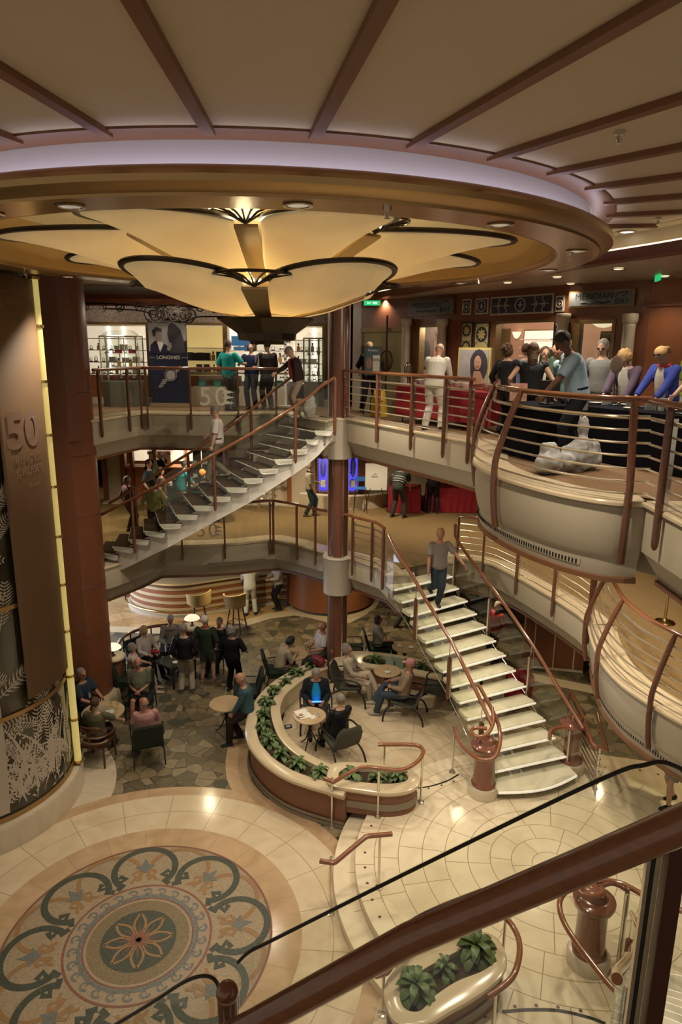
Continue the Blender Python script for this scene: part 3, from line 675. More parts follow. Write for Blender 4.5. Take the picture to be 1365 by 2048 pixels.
def frac(path, pts):
    """fractions along a path nearest to given plan points"""
    p3 = [Vector((p[0], p[1])) for p in path]; L = [0]
    for a_, b_ in zip(p3, p3[1:]): L.append(L[-1]+(b_-a_).length)
    out = []
    for q in pts:
        q = Vector(q[:2]); best = (9e9, 0)
        for j in range(len(p3)-1):
            e = p3[j+1]-p3[j]; u = max(0, min(1, (q-p3[j]).dot(e)/e.dot(e))); dd = (p3[j]+e*u-q).length
            if dd < best[0]: best = (dd, (L[j]+u*e.length)/L[-1])
        out.append(best[1])
    return out
def pxs(l, z): return [P(a, b, z) for a, b in l]
ra = E7a[3:9]
railing('mahogany and glass railing of the upper deck in front of the jewellery shop', ra, frac(ra, pxs([(200, 840), (245, 830), (285, 826), (297, 826), (385, 827), (477, 827)], Z7))+[.985], Z7, 'glass')
rb_ = E7b[:-1]
railing('straight upper deck railing of steel rods before the red cloth table', rb_, [.015]+frac(rb_, pxs([(762, 849), (825, 862), (892, 874)], Z7))+[.985], Z7)
rc = B7
railing('curved upper balcony railing with bowed mahogany posts beside the sales tables', rc, [.03]+frac(rc, [(2.05, 8.45), (3.0, 7.02)]), Z7, curve=bal, low=-.66, nrod=7, hr=.036)
railing('upper railing section at the right edge beyond the balcony corner', [(3.19, 6.95), (3.19, 6.1), (3.2, 5.3), (3.6, 4.2)], [.16, .5, .9], Z7, nrod=7, hr=.036)
rd = E6[5:14]
railing('mahogany and glass railing of the middle deck behind the left staircase', rd, frac(rd, pxs([(365, 1091), (450, 1089), (541, 1079), (552, 1078), (598, 1090), (636, 1100)], Z6)), Z6, 'glass')
re_ = [(.28, 15.4), (.62, 15.06), (.86, 14.82), (1.02, 14.3)]
railing('short middle deck railing with kinked steel rods at the top of the marble stairs', re_, [.05, .5, .97], Z6)
rf = E6b[1:]
railing('long middle deck railing of steel rods right of the marble stairs', rf, [.01]+frac(rf, pxs([(973, 1120), (1040, 1155), (1112, 1198), (1190, 1250)], Z6)), Z6)
railing('curved middle balcony railing with bowed mahogany posts at the right edge', B6[:-3], [.02, .34, .66, .93], Z6, curve=bal, low=-.66, nrod=7)
# ================================================================== MARBLE STAIRCASE (middle deck down to the platform)
SL = {0: (1.06, 14.19), 1: (1.17, 13.95), 2: (1.32, 13.72), 3: (1.49, 13.46), 4: (1.63, 13.27), 5: (1.76, 13.01), 6: (1.92, 12.76), 7: (2.06, 12.5), 8: (2.21, 12.26), 9: (2.33, 12.0), 10: (2.44, 11.74), 11: (2.56, 11.48), 12: (2.67, 11.22), 13: (2.77, 10.95), 14: (2.85, 10.66)}
SR = {0: (2.58, 15.1), 1: (2.55, 14.87), 2: (2.67, 14.63), 3: (2.83, 14.36), 4: (3.0, 14.11), 5: (3.17, 13.86), 6: (3.33, 13.58), 7: (3.49, 13.3), 8: (3.64, 13.01), 9: (3.79, 12.71), 10: (3.92, 12.4), 11: (4.04, 12.09), 12: (4.16, 11.79), 13: (4.29, 11.48), 14: (4.41, 11.18)}
def staircase(label, L_, R_, grp=None, mirror=None):
    f = mirror or (lambda p: p)
    c = f(((L_[14][0]+R_[14][0])/2, (L_[14][1]+R_[14][1])/2)); t = thing('staircase', label, 'stairs', (c[0], c[1], ZP), world=True)
    for k in range(1, 15):
        z = 3.3-.2*k; a = Vector(L_[k]); b = Vector(R_[k]); d = (b-a).normalized(); n = Vector((-d.y, d.x)); dep = .36
        if k == 14:
            pts = [a, a+n*.5, b+n*.5, b]+[b.lerp(a, i/10)-n*.16*sin(pi*i/10) for i in range(1, 10)]
            dep = .5
        else: pts = [a+d*.05, a+n*.08, a+n*dep+d*.05, b+n*dep-d*.04, b+n*.04, b-d*.04]
        pp = [f(tuple(p)) for p in pts]
        tr = MB().prism(pp, z-.075, z).build('tread', treadm, t, smooth=False)
        e = [a, b] if k < 14 else [a]+[b.lerp(a, i/10)-n*.16*sin(pi*i/10) for i in range(9, 0, -1)]+[b]
        ee = [f(tuple(p-n*.012)) for p in e]
        MB().tube([(p[0], p[1], z-.035) for p in ee], .024, 8).build('light_nosing', lit, tr, org=t.location)
        if k < 14:
            m = f(tuple(a.lerp(b, .36)+n*.20)); ang = atan2(f(tuple(b))[1]-f(tuple(a))[1], f(tuple(b))[0]-f(tuple(a))[0])
            MB().box((m[0], m[1], z-.14), (.24, .2, .14), ang).build('bracket', stringw, tr, org=t.location, smooth=False)
    for side in (.28, .42):
        ps = [f(tuple(Vector(L_[k]).lerp(Vector(R_[k]), side)+Vector((-.08, .16)))) for k in range(0, 15)]
        MB().loft([[(p[0], p[1], 3.3-.2*k-.10), (p[0]+.05, p[1], 3.3-.2*k-.10), (p[0]+.05, p[1], 3.3-.2*k-.42), (p[0], p[1], 3.3-.2*k-.42)] for k, p in enumerate(ps)]).build('stringer', stringw, t, smooth=False)
    for S_, sg in ((L_, -1), (R_, 1)):
        line = []
        for k in range(0, 15):
            d = (Vector(R_[k])-Vector(L_[k])).normalized()*sg; q = Vector(S_[k])+d*.05; q = f(tuple(q)); line.append((q[0], q[1], 3.3-.2*k))
        if sg < 0:
            hrp = [(x, y, z+.93) for x, y, z in line[:-1]]
        else: hrp = [(x, y, z+.93) for x, y, z in line]
        MB().tube(hrp, .036, 12).build('handrail', mahogf, t)
        g_ = MB().loft([[(x, y, z-.25), (x+.01, y+.005, z-.25), (x+.01, y+.005, z+.80), (x, y, z+.80)] for x, y, z in line])
        g_.build('glass_panel', glass, t, smooth=False)
        ed = MB().tube([(x, y, z-.25) for x, y, z in line], .012, 6); ed.build('glass_edge', chrome, t)
        for k in ((4, 8, 12) if sg < 0 else (1, 5, 9, 13)):
            x, y, z = line[k]; d = (Vector(R_[k])-Vector(L_[k])).normalized()*sg; x += d.x*.04; y += d.y*.04
            ps_ = post_mb(x, y, z-.28, z+.66, 0, .075, .075).build('post', mahog, t)
            MB().tube([(x, y, z+.62), (x, y, z+.90)], .010, 6).build('post_pin', chrome, ps_, org=t.location)
            MB().box((x-d.x*.05, y-d.y*.05, z+.18), (.03, .03, .86), 0).build('post_plate', chrome, ps_, org=t.location, smooth=False)
    return t
staircase('lit marble staircase climbing from the platform to the middle deck', SL, SR)
staircase('lower treads of the second marble staircase behind the near newel post', SL, SR, mirror=lambda p: (p[0]+.78, 17.72-p[1]))
def newel(x, y, z, label, curl, loop, posts, rr=.19):
    t = thing('newel_post', label, 'newel post', (x, y, z), world=True)
    MB().lathe((x, y, z), [(.27, 0), (.275, .14), (.25, .19), (.21, .20)], 36).build('base', marblew, t)
    MB().lathe((x, y, z), [(.215, .19), (.22, .24), (rr+.005, .27), (rr-.008, .86), (rr, .88)], 36).build('shaft', granite, t)
    MB().lathe((x, y, z), [(rr, .86), (rr+.05, .90), (.265, .96), (.265, 1.0), (.2, 1.05), (.17, 1.055), (.14, 1.12), (.12, 1.13), (.0, 1.135)], 36, cap=False).build('cap', granite, t)
    if curl: MB().tube(spl(curl, 8), .034, 10).build('handrail_curl', mahogf, t)
    if loop: MB().tube(spl(loop, 8), .036, 12).build('handrail_loop', mahogf, t)
    for (px_, py_, pz, top) in posts:
        q = MB().tube([(px_, py_, pz), (px_, py_, top)], .018, 10); q.cyl((px_, py_, pz), .06, .02, 20); q.cyl((px_, py_, pz+.02), .04, .03, 20); q.build('rail_support', chrome, t)
    return t
def pz(l): return [P(a, b, z) for a, b, z in l]
b0 = P(905, 1545, .3)
newel(2.62, 10.86, ZP, 'red granite newel post with curled handrail at the foot of the lit stairs',
      pz([(985, 1415, 1.78), (987, 1445, 1.66), (975, 1468, 1.58), (955, 1473, 1.56), (944, 1464, 1.56), (950, 1456, 1.57), (975, 1457, 1.58)]),
      pz([(958, 1370, 1.98), (985, 1420, 1.72), (999, 1455, 1.55), (1000, 1490, 1.40), (988, 1516, 1.28), (962, 1519, 1.22), (935, 1502, 1.20), (916, 1478, 1.20), (910, 1455, 1.20)]),
      [(b0.x, b0.y, .3, 1.18)])
b1 = P(1245, 1930, .3)
newel(3.30, 7.36, ZP, 'near red granite newel post with spiral handrail beside the kidney planter',
      pz([(1158, 1758, 1.55), (1153, 1772, 1.52), (1165, 1788, 1.5), (1188, 1793, 1.5), (1206, 1786, 1.5), (1204, 1776, 1.5)]),
      pz([(1365, 1822, 1.45), (1300, 1796, 1.42), (1245, 1768, 1.38), (1205, 1762, 1.36), (1160, 1768, 1.33), (1128, 1788, 1.3), (1120, 1816, 1.28), (1136, 1858, 1.22), (1180, 1920, 1.2), (1225, 1975, 1.2), (1272, 2012, 1.2)]),
      [])
g2 = thing('glass_screen', 'glass panel in chrome channel beside the near newel post', 'glass screen', (3.75, 7.1, ZP), world=True)
MB().vslab(P(1240, 1925, .35), P(1345, 1990, .35), .32, 1.35, .014).build('pane', glass, g2, smooth=False)
q = P(1238, 1925, .3); MB().box((q.x, q.y, .85), (.05, .05, 1.1)).build('channel', chrome, g2, smooth=False)
MB().tube(spl([(q.x, q.y, .3), (q.x, q.y, 1.36), (q.x-.02, q.y+.03, 1.42), (q.x-.16, q.y+.1, 1.44), (q.x-.34, q.y+.06, 1.42)], 6), .028, 10).build('post', mahog, g2)
t = newel(4.45, 11.62, ZP, 'dark granite newel post at the right foot of the lit stairs', None, pz([(1100, 1478, 1.35), (1103, 1462, 1.4), (1120, 1455, 1.4), (1140, 1455, 1.4)]), [], .15)
A_ = P(1142, 1382, 1.35); B_ = P(1196, 1492, 1.3)
t = thing('stair_foot_railing', 'cluster of steel rods and bent handrails at the right foot of the lit stairs', 'railing', (B_.x, B_.y, ZP), world=True)
C_ = P(1214, 1500, 1.25); D_ = P(1195, 1428, 1.25); E_ = P(1160, 1440, 1.25)
MB().tube(spl([A_, A_.lerp(B_, .5), B_+Vector((-.05, .1, 0)), B_+Vector((.05, 0, -.02)), C_, C_+Vector((.03, .1, 0)), C_.lerp(D_, .6), D_], 6), .034, 10).build('handrail', mahogf, t)
MB().tube(spl([P(1130, 1400, 1.3), P(1155, 1440, 1.2), P(1180, 1485, 1.1), P(1200, 1503, 1.1)], 6), .03, 10).build('handrail', mahogf, t)
for i in range(7):
    z = 1.15-.12*i; a_ = Vector((A_.x, A_.y, z)); b_ = Vector((B_.x+.04, B_.y-.02, z)); MB().tube([a_, b_, b_+Vector((.05, .05, -.03)), b_.lerp(a_, .25)+Vector((.1, .0, -.05))], .015, 8).build('rod', steel, t)
post_mb(A_.x, A_.y, .3, 1.33, 0, .05, .08).build('post', mahog, t)
MB().tube([(B_.x+.05, B_.y, .3), (B_.x+.05, B_.y, 1.25)], .02, 8).build('post', chrome, t)
def hand(label, pts, posts, r=.036):
    m = sum((Vector(p) for p in pts), Vector())/len(pts); t = thing('handrail', label, 'handrail', (m.x, m.y, 0), world=True)
    MB().tube(pts, r, 12).build('rail', mahogf, t)
    for (x, y, z0, z1) in posts:
        q = MB().tube([(x, y, z0), (x, y, z1)], .021, 10); q.lathe((x, y, z0), [(.065, 0), (.06, .02), (.035, .03), (.03, .06), (.02, .06)], 20); q.build('post', chrome, t)
hand('curling mahogany handrail around the end of the crescent planter', [P(648, 1556, 1.0), P(666, 1564, 1.0)]+spl(pz([(668, 1564, 1.0), (720, 1536, 1.22), (760, 1537, 1.22), (802, 1540, 1.22), (832, 1526, 1.22), (847, 1505, 1.22), (838, 1492, 1.22), (812, 1489, 1.22), (790, 1489, 1.22), (756, 1489, 1.22)]), 6),
     [(P(664, 1656, 0).x, P(664, 1656, 0).y, 0, .99), (P(756, 1634, .3).x, P(756, 1634, .3).y, .3, 1.2), (P(842, 1605, .3).x, P(842, 1605, .3).y, .3, 1.2), (P(770, 1490, 1.2).x, P(770, 1490, 1.2).y, .3, 1.2)])
hand('short mahogany handrail with chrome posts at the curved marble steps', pz([(640, 1722, 1.0), (668, 1726, 1.0), (672, 1724, 1.0), (732, 1674, 1.22), (740, 1672, 1.22), (785, 1668, 1.22)]),
     [(P(662, 1828, 0).x, P(662, 1828, 0).y, 0, .99), (P(758, 1776, .3).x, P(758, 1776, .3).y, .3, 1.2)])
hand('near mahogany handrail bending round the kidney shaped planter', [P(750, 1952, 1.0), P(772, 1946, 1.0)]+spl(pz([(775, 1944, 1.0), (832, 1858, 1.22), (870, 1828, 1.22), (940, 1815, 1.22), (1003, 1830, 1.22), (1033, 1865, 1.22), (1040, 1905, 1.22), (1028, 1950, 1.22), (1000, 1978, 1.2), (975, 1994, 1.2)]), 6),
     [(P(770, 1990, .3).x-.02, P(770, 1990, .3).y, .0, 1.0), (P(862, 1870, 1.0).x, P(862, 1870, 1.0).y, .3, 1.2), (P(1005, 1925, .3).x, P(1005, 1925, .3).y, .3, 1.2), (P(992, 1990, 1.15).x, P(992, 1990, 1.15).y, .3, 1.18)])
# ================================================================== CARPETED STAIRCASE (middle deck up to the upper deck)
NE = [(-.15, 14.80), (-.47, 14.83), (-.70, 14.88), (-1.0, 14.80), (-1.33, 14.73), (-1.66, 14.67), (-2.0, 14.63), (-2.37, 14.63), (-2.75, 14.61), (-3.11, 14.61), (-3.48, 14.61), (-3.84, 14.58), (-4.24, 14.69), (-4.62, 14.76), (-5.02, 14.85), (-5.4, 15.0)]
FE = [(-1.08, 16.0), (-1.36, 16.01), (-1.64, 15.99), (-1.87, 15.97), (-2.12, 15.95), (-2.38, 15.93), (-2.66, 15.96), (-2.96, 15.95), (-3.28, 15.93), (-3.62, 15.9), (-3.96, 15.88), (-4.3, 15.86), (-4.6, 15.86), (-4.92, 15.9), (-5.24, 15.95), (-5.6, 16.0)]
t = thing('staircase', 'carpeted open staircase with white stringer rising left of the red column', 'stairs', (-2.8, 15.2, Z6), world=True)
for k in range(1, 16):
    z = 6.6-3.3/16*k; a = Vector(NE[k]); b = Vector(FE[k]); a2 = Vector(NE[k-1]); b2 = Vector(FE[k-1])
    e = (a-a2)*.30; e2 = (b-b2)*.30
    pts = [a+e, a2-e*.1+e, b2+e2*.9, b+e2]
    pts = [a+(a-a2)*.42, a2+(a-a2)*.10, b2+(b-b2)*.10, b+(b-b2)*.42]
    tr = MB().prism(pts, z-.05, z).build('tread', treadc, t, smooth=False)
    w = (a2-a).normalized(); q0 = pts[0]; q1 = pts[1]
    o = Vector((0, -.03))
    MB().add([(q0.x, q0.y+o.y, z), (q1.x, q1.y+o.y, z), (q1.x-w.x*.04, q1.y+o.y, z-.10), (q1.x-w.x*.10, q1.y+o.y, z-.115), (q0.x+w.x*.10, q0.y+o.y, z-.115), (q0.x+w.x*.04, q0.y+o.y, z-.09),
              (q0.x, q0.y+.03, z), (q1.x, q1.y+.03, z), (q1.x-w.x*.04, q1.y+.03, z-.10), (q1.x-w.x*.10, q1.y+.03, z-.115), (q0.x+w.x*.10, q0.y+.03, z-.115), (q0.x+w.x*.04, q0.y+.03, z-.09)],
             [(0, 1, 2, 3, 4, 5), (11, 10, 9, 8, 7, 6)]+[(i, (i+1) % 6, 6+(i+1) % 6, 6+i) for i in range(6)]).build('end_plate', stringw, tr, org=t.location, smooth=False)
    MB().tube([(pts[0].x, pts[0].y, z-.03), (pts[3].x, pts[3].y, z-.03)], .018, 6).build('nosing', stringw, tr, org=t.location)
for (y0, nm) in ((.07, 'stringer'), (.95, 'stringer')):
    rg = []
    for k in range(0, 16):
        a = Vector(NE[k]).lerp(Vector(FE[k]), y0/1.25); z = 6.6-3.3/16*k
        d = .46 if 0 < k < 15 else .3
        rg.append([(a.x, a.y, z-.11), (a.x, a.y+.06, z-.11), (a.x, a.y+.06, z-.11-d), (a.x, a.y, z-.11-d)])
    MB().loft(rg).build(nm, stringw, t, smooth=False)
for S_, ks, o in ((NE, (0, 3, 8, 13), -.08), (FE, (0, 4, 9, 13), .04)):
    line = [(S_[k][0], S_[k][1]+o, 6.6-3.3/16*k) for k in range(0, 16)]
    MB().tube([(x, y, z+.94) for x, y, z in line], .034, 10).build('handrail', mahogf, t)
    for k in ks:
        x, y, z = line[k]; post_mb(x, y, z-.30, z+.93, 0, .07, .07).build('post', mahog, t)
    MB().loft([[(x, y, z-.12), (x, y+.012, z-.12), (x, y+.012, z+.82), (x, y, z+.82)] for x, y, z in line]).build('glass_panel', glass, t, smooth=False)
# ================================================================== FOREGROUND STAIR RAIL (just below the camera)
t = thing('foreground_handrail', 'thick polished mahogany stair handrail with glass panels crossing the foreground', 'handrail', (.3, 1.0, 6.3), world=True)
def dpt(px, py, d):
    u, v = px-682.5, 1024-py; c, s = cos(RO), sin(RO); u2 = c*u-s*v; v2 = s*u+c*v
    return Vector((u2/F*d, d*cos(TH)+v2/F*d*sin(TH), CZ-d*sin(TH)+v2/F*d*cos(TH)))
q0 = dpt(1500, 1592, .95); q1 = dpt(1300, 1676, 1.03); q2 = dpt(820, 1878, 1.20); q3 = dpt(400, 2108, 1.36)
MB().tube([q0, q1, q1.lerp(q2, .5), q2, q2.lerp(q3, .5), q3], .0272, 20).build('rail', mahogf, t)
pw = dpt(850, 1850, 1.235); pv = dpt(905, 1826, 1.215); MB().tube(spl([dpt(815, 1872, 1.23), pw, pv, dpt(980, 1798, 1.18)], 5), [.010]+[.020]*14+[.008], 12).build('scarf_joint', mahogf, t)
pp = dpt(1367, 1700, 1.06)
MB().box((pp.x, pp.y+.02, pp.z-.60), (.026, .03, 1.2), R(-10)).build('post', mat('post_dark', (.07, .022, .015), .35), t, smooth=False)
MB().box((pp.x-.021, pp.y+.03, pp.z-.60), (.008, .012, 1.2), R(-10)).build('brass_channel', steel, t, smooth=False)
MB().box((pp.x-.028, pp.y+.032, pp.z-.60), (.005, .01, 1.2), R(-10)).build('rubber_seal', rubber, t, smooth=False)
MB().box((pp.x-.034, pp.y+.034, pp.z-.60), (.006, .012, 1.2), R(-10)).build('chrome_channel', chrome, t, smooth=False)
pq = dpt(455, 1985, 1.42)
MB().tube([(pq.x, pq.y, pq.z), (pq.x, pq.y, pq.z-.9)], .022, 12).build('post', mahogf, t); MB().sph((pq.x, pq.y, pq.z), .024).build('post_cap', mahogf, t)
e = [dpt(476, 1925, 1.69), dpt(500, 1903, 1.68), dpt(550, 1878, 1.66), dpt(830, 1738, 1.52), dpt(1195, 1562, 1.34), dpt(1290, 1530, 1.30), dpt(1330, 1525, 1.28), dpt(1380, 1545, 1.28)]
MB().tube(spl(e, 5), .0042, 8).build('glass_edge', rubber, t)
ee = spl(e, 3); gp = MB().loft([[(p.x, p.y, p.z), (p.x, p.y+.01, p.z), (p.x, p.y+.01, p.z-.75), (p.x, p.y, p.z-.75)] for p in ee]); gp.build('pane', glass, t, smooth=False)
e = [dpt(200, 2068, 1.70), dpt(300, 2008, 1.64), dpt(365, 1966, 1.60), dpt(405, 1952, 1.58), dpt(430, 1960, 1.57), dpt(440, 1990, 1.57), dpt(442, 2070, 1.57)]
MB().tube(spl(e, 5), .0042, 8).build('glass_edge', rubber, t)
ee = spl(e[:6], 3); MB().loft([[(p.x, p.y, p.z), (p.x, p.y+.01, p.z), (p.x, p.y+.01, p.z-.6), (p.x, p.y, p.z-.6)] for p in ee]).build('pane', glass, t, smooth=False)

struct(MB().box((.6, -.6, 6.40), (5, 2.6, .36)).build('floor_near_landing', fascia, smooth=False))
# ================================================================== GLASS TOWER WITH ETCHED PLANTS
def cylp(r, a, z): return (TC[0]+r*cos(a), TC[1]+r*sin(a), z)
t = thing('glass_tower', 'round glass tower with white etched ferns on a marble plinth at left', 'tower', (TC[0], TC[1], 0), world=True)
MB().lathe((*TC, 0), [(1.86, 0), (1.86, .40), (1.83, .46), (1.76, .475), (1.70, .475)], 96).build('plinth', marblew, t)
MB().lathe((*TC, 0), [(1.70, .47), (1.70, 9.55)], 96, cap=False).build('dark_glazing', towerg, t)
MB().lathe((*TC, 0), [(1.71, .47), (1.74, .47), (1.74, .56), (1.71, .56)], 96, cap=False).build('gold_base_band', gold, t)
for z in (2.25, 4.08): MB().lathe((*TC, 0), [(1.71, z), (1.735, z), (1.735, z+.075), (1.71, z+.075)], 96, cap=False).build('gold_band', gold, t)
em = MB()
def strip(pts, w):
    """etched ribbon in (angle, height) space"""
    vs = []; m = len(pts)
    for i, (a, z) in enumerate(pts):
        p0 = pts[max(i-1, 0)]; p1 = pts[min(i+1, m-1)]; da = (p1[0]-p0[0])*1.7; dz = p1[1]-p0[1]; L = hypot(da, dz) or 1
        ww = (w[i] if isinstance(w, list) else w)/2; na, nz = -dz/L*ww/1.7, da/L*ww
        vs += [cylp(1.706, a+na, z+nz), cylp(1.706, a-na, z-nz)]
    em.add(vs, [(2*i, 2*i+1, 2*i+3, 2*i+2) for i in range(m-1)])
rn = random.Random(3)
def frond(a, z, L, ang, bend, lw):
    pts = []; x, y, th = a*1.7, z, ang
    for i in range(15): pts.append((x/1.7, y)); x += L/14*cos(th); y += L/14*sin(th); th += bend/14
    strip(pts, [.018*(1-i/18) for i in range(15)])
    for i in range(2, 15):
        f = sin(pi*min(1, (i)/15))**.6; dx = (pts[i][0]-pts[i-1][0])*1.7; dy = pts[i][1]-pts[i-1][1]; t0 = atan2(dy, dx)
        for s in (-1, 1):
            l = lw*f; q = t0+s*1.0
            p0 = pts[i]; p2 = (p0[0]+l*cos(q)/1.7, p0[1]+l*sin(q)); pm = (p0[0]+l*.5*cos(q+.1*s)/1.7, p0[1]+l*.5*sin(q+.1*s))
            strip([p0, pm, p2], [.012, .026, .004])
def blade(a, z, L, ang, bend, w):
    pts = []; x, y, th = a*1.7, z, ang
    for i in range(13): pts.append((x/1.7, y)); x += L/12*cos(th); y += L/12*sin(th); th += bend/12
    strip(pts, [w*sin(pi*(i+.6)/13.2) for i in range(13)])
for i in range(30):
    a = R(rn.uniform(-75, 18)); frond(a, rn.uniform(.6, 2.0), rn.uniform(.5, 1.0), rn.uniform(.6, 2.5), rn.uniform(-1.4, 1.4), rn.uniform(.10, .17))
for i in range(46):
    a = R(rn.uniform(-80, 18)); blade(a, rn.uniform(.56, .9), rn.uniform(.5, 1.5), rn.uniform(1.0, 2.1), rn.uniform(-1.6, 1.6), rn.uniform(.025, .06))
for i in range(26):
    a = R(rn.uniform(-80, -26)); frond(a, rn.uniform(2.0, 7.0), rn.uniform(.6, 1.1), rn.uniform(.3, 2.8), rn.uniform(-1.2, 1.2), rn.uniform(.14, .22))
for j in range(10):
    a = R(rn.uniform(-72, 8)); z = rn.uniform(.8, 1.9)
    for i in range(26): blade(a+rn.uniform(-.1, .1), z+rn.uniform(-.35, .35), rn.uniform(.05, .11), rn.uniform(0, 6.3), .4, .035)
for a0 in (-52, -50, -47): strip([(R(a0+3*sin(z*.8)), z) for z in [.6+.35*i for i in range(22)]], .10)
for s in (-1, 1):   # etched heron
    pass
strip([(R(-14), .9), (R(-13.6), 1.25), (R(-13), 1.5), (R(-10.5), 1.62), (R(-11.5), 1.8), (R(-9.5), 1.86)], [.10, .14, .09, .035, .03, .01])
etched = em.build('etched_plants', etch, t, smooth=False)
t = thing('light_column', 'glowing yellow segmented light tube running up beside the glass tower', 'light column', (*TC, 0), world=True)
ta = R(12.6); tx, ty = TC[0]+1.80*cos(ta), TC[1]+1.80*sin(ta)
for i in range(10):
    z0 = .55+.879*i; z1 = z0+.835 if i < 9 else 9.2
    MB().cyl((tx, ty, z0), .062, z1-z0, 20).build('tube_segment', tube, t)
for i in range(11):
    z0 = .51+.879*i; MB().cyl((tx, ty, min(z0, 9.16)), .085, .045, 20).build('collar', brass, t)
t = thing('hanging_banner', 'long brown banner with pale numeral emblem hanging down the glass tower', 'banner', (*TC, 6), world=True)
gr = [[cylp(1.775, R(a), z) for a in [-28.5+41*i/16 for i in range(17)]] for z in (2.48, 9.15)]
b_ = MB().sheet(gr).build('cloth', bannerm, t); s_ = b_.modifiers.new('s', 'SOLIDIFY'); s_.thickness = .012; s_.offset = 1
def curved_text(s, size, ac, z, m, name, bold=0.0):
    """lettering bent round the tower"""
    cu = bpy.data.curves.new('tmp', 'FONT'); cu.body = s; cu.size = size; cu.align_x = 'CENTER'; cu.extrude = 0; cu.offset = bold
    ob = bpy.data.objects.new('tmp', cu); COL.objects.link(ob); bpy.context.view_layer.update()
    me = bpy.data.meshes.new_from_object(ob.evaluated_get(bpy.context.evaluated_depsgraph_get())); bpy.data.objects.remove(ob); bpy.data.curves.remove(cu)
    bm = bmesh.new(); bm.from_mesh(me); bmesh.ops.triangulate(bm, faces=bm.faces); bmesh.ops.subdivide_edges(bm, edges=[e for e in bm.edges if e.calc_length() > .08], cuts=2); 
    o3 = t.location
    for v in bm.verts:
        a = R(ac)+v.co.x/1.79; zz = z+v.co.y; p = cylp(1.797, a, zz); v.co = Vector(p)-o3
    bm.to_mesh(me); bm.free(); me.materials.append(m); me.name = name
    o = bpy.data.objects.new(name, me); COL.objects.link(o); o.parent = t
curved_text('5', .74, -19.5, 6.62, bannert, 'emblem_numeral', .03); curved_text('0', .74, -7, 6.62, bannert, 'emblem_numeral', .03)
curved_text('PRINCESS', .175, -12.5, 6.36, bannert, 'lettering'); curved_text('CRUISES', .175, -11.5, 6.17, bannert, 'lettering'); curved_text('50 years', .085, -10, 5.96, bannert, 'lettering')
# ================================================================== PLANTS
def leaf_plant(name, label, n, L, w, up, seed, m=leafm, var=1.0):
    rn = random.Random(seed); t = thing(name, label, 'plant', (0, 0, 0)); g = MB(); st = MB()
    for i in range(n):
        a = 2*pi*i*.382+rn.uniform(-.3, .3); f = i/n; el = up*(.25+.75*f)+rn.uniform(-.12, .12); l = L*(1-.35*f)*rn.uniform(.8, 1.15)
        h0 = .04+.14*f*var; d = Vector((cos(a), sin(a), 0)); s = Vector((-sin(a), cos(a), 0)); rows = []
        p = Vector((0, 0, h0))+d*.02; e = el
        st.tube([(0, 0, h0*.3), tuple(p+d*.03+Vector((0, 0, .02)))], .006, 5)
        for k in range(8):
            u = k/7; ww = w*(sin(pi*min(1, u*.93+.07))**.8)*l/L; fold = .25*ww
            rows.append([tuple(p-s*ww+Vector((0, 0, fold))), tuple(p), tuple(p+s*ww+Vector((0, 0, fold)))])
            p = p+(d*cos(e)+Vector((0, 0, sin(e))))*l/7; e -= .30
        g.sheet(rows)
    g.build('foliage', m, t); st.build('stems', leafd, t)
    return t
plantA = leaf_plant('leafy_plant', 'x', 20, .30, .055, 1.15, 1); plantB = leaf_plant('leafy_plant', 'x', 15, .27, .05, 1.25, 5, leafm); plantC = leaf_plant('leafy_plant', 'x', 26, .33, .062, 1.1, 9)
plantD = leaf_plant('spiky_plant', 'x', 30, .34, .026, 1.2, 12, leafd)
used = set()
def plant(src, x, y, z, rz, label, group, s=1.0):
    if src.name in used: o = dup(src, (x, y, z), rz, label, group)
    else:
        used.add(src.name); o = src; o.location = (x, y, z); o.rotation_euler = (0, 0, rz); o['label'] = label; o['group'] = group
    o.scale = (s, s, s); return o
# ================================================================== PLANTERS
OUT = [(p.x, p.y) for p in spl([(.1, 10.22, 0), (-.4, 10.42, 0), (-.86, 10.66, 0), (-1.2, 10.95, 0), (-1.46, 11.27, 0), (-1.72, 11.76, 0), (-1.84, 12.35, 0), (-1.84, 12.95, 0), (-1.72, 13.6, 0), (-1.48, 14.2, 0), (-1.1, 14.75, 0), (-.72, 15.15, 0), (-.42, 15.42, 0)], 5)]
INN = [(p.x, p.y) for p in spl([(.05, 10.95, 0), (-.25, 11.1, 0), (-.58, 11.36, 0), (-.82, 11.64, 0), (-.98, 11.9, 0), (-1.1, 12.2, 0), (-1.22, 12.65, 0), (-1.28, 13.1, 0), (-1.22, 13.6, 0), (-1.05, 14.0, 0), (-.82, 14.4, 0), (-.55, 14.7, 0), (-.3, 14.95, 0)], 5)]
t = thing('planter_wall', 'crescent planter with cream marble ledges curving round the cafe seats', 'planter', (-1.3, 12.6, 0), world=True)
MB().sweep(OUT, [(-.03, .0), (-.05, .62), (-.16, .62), (-.16, .0)]).build('outer_wall', terra, t)
MB().sweep(OUT, [(-.0, .10), (-.012, .11), (-.012, .15), (0, .16)]).build('outer_band', greyband, t)
MB().sweep(OUT, [(-.03, 0), (.0, .005), (-.0, .06), (-.03, .07)]).build('outer_base', greyband, t)
MB().sweep(OUT, [(-.02, .64), (.035, .65), (.055, .68), (.05, .72), (.02, .745), (-.16, .75), (-.175, .745), (-.175, .62), (-.02, .62)]).build('outer_ledge', marble, t)
MB().sweep(INN, [(.0, .62), (.0, .745), (.01, .75), (.15, .75), (.19, .735), (.2, .70), (.18, .67), (.15, .66), (.15, .3), (.05, .3), (.05, .62)][::-1]).build('inner_ledge', marble, t) if False else None
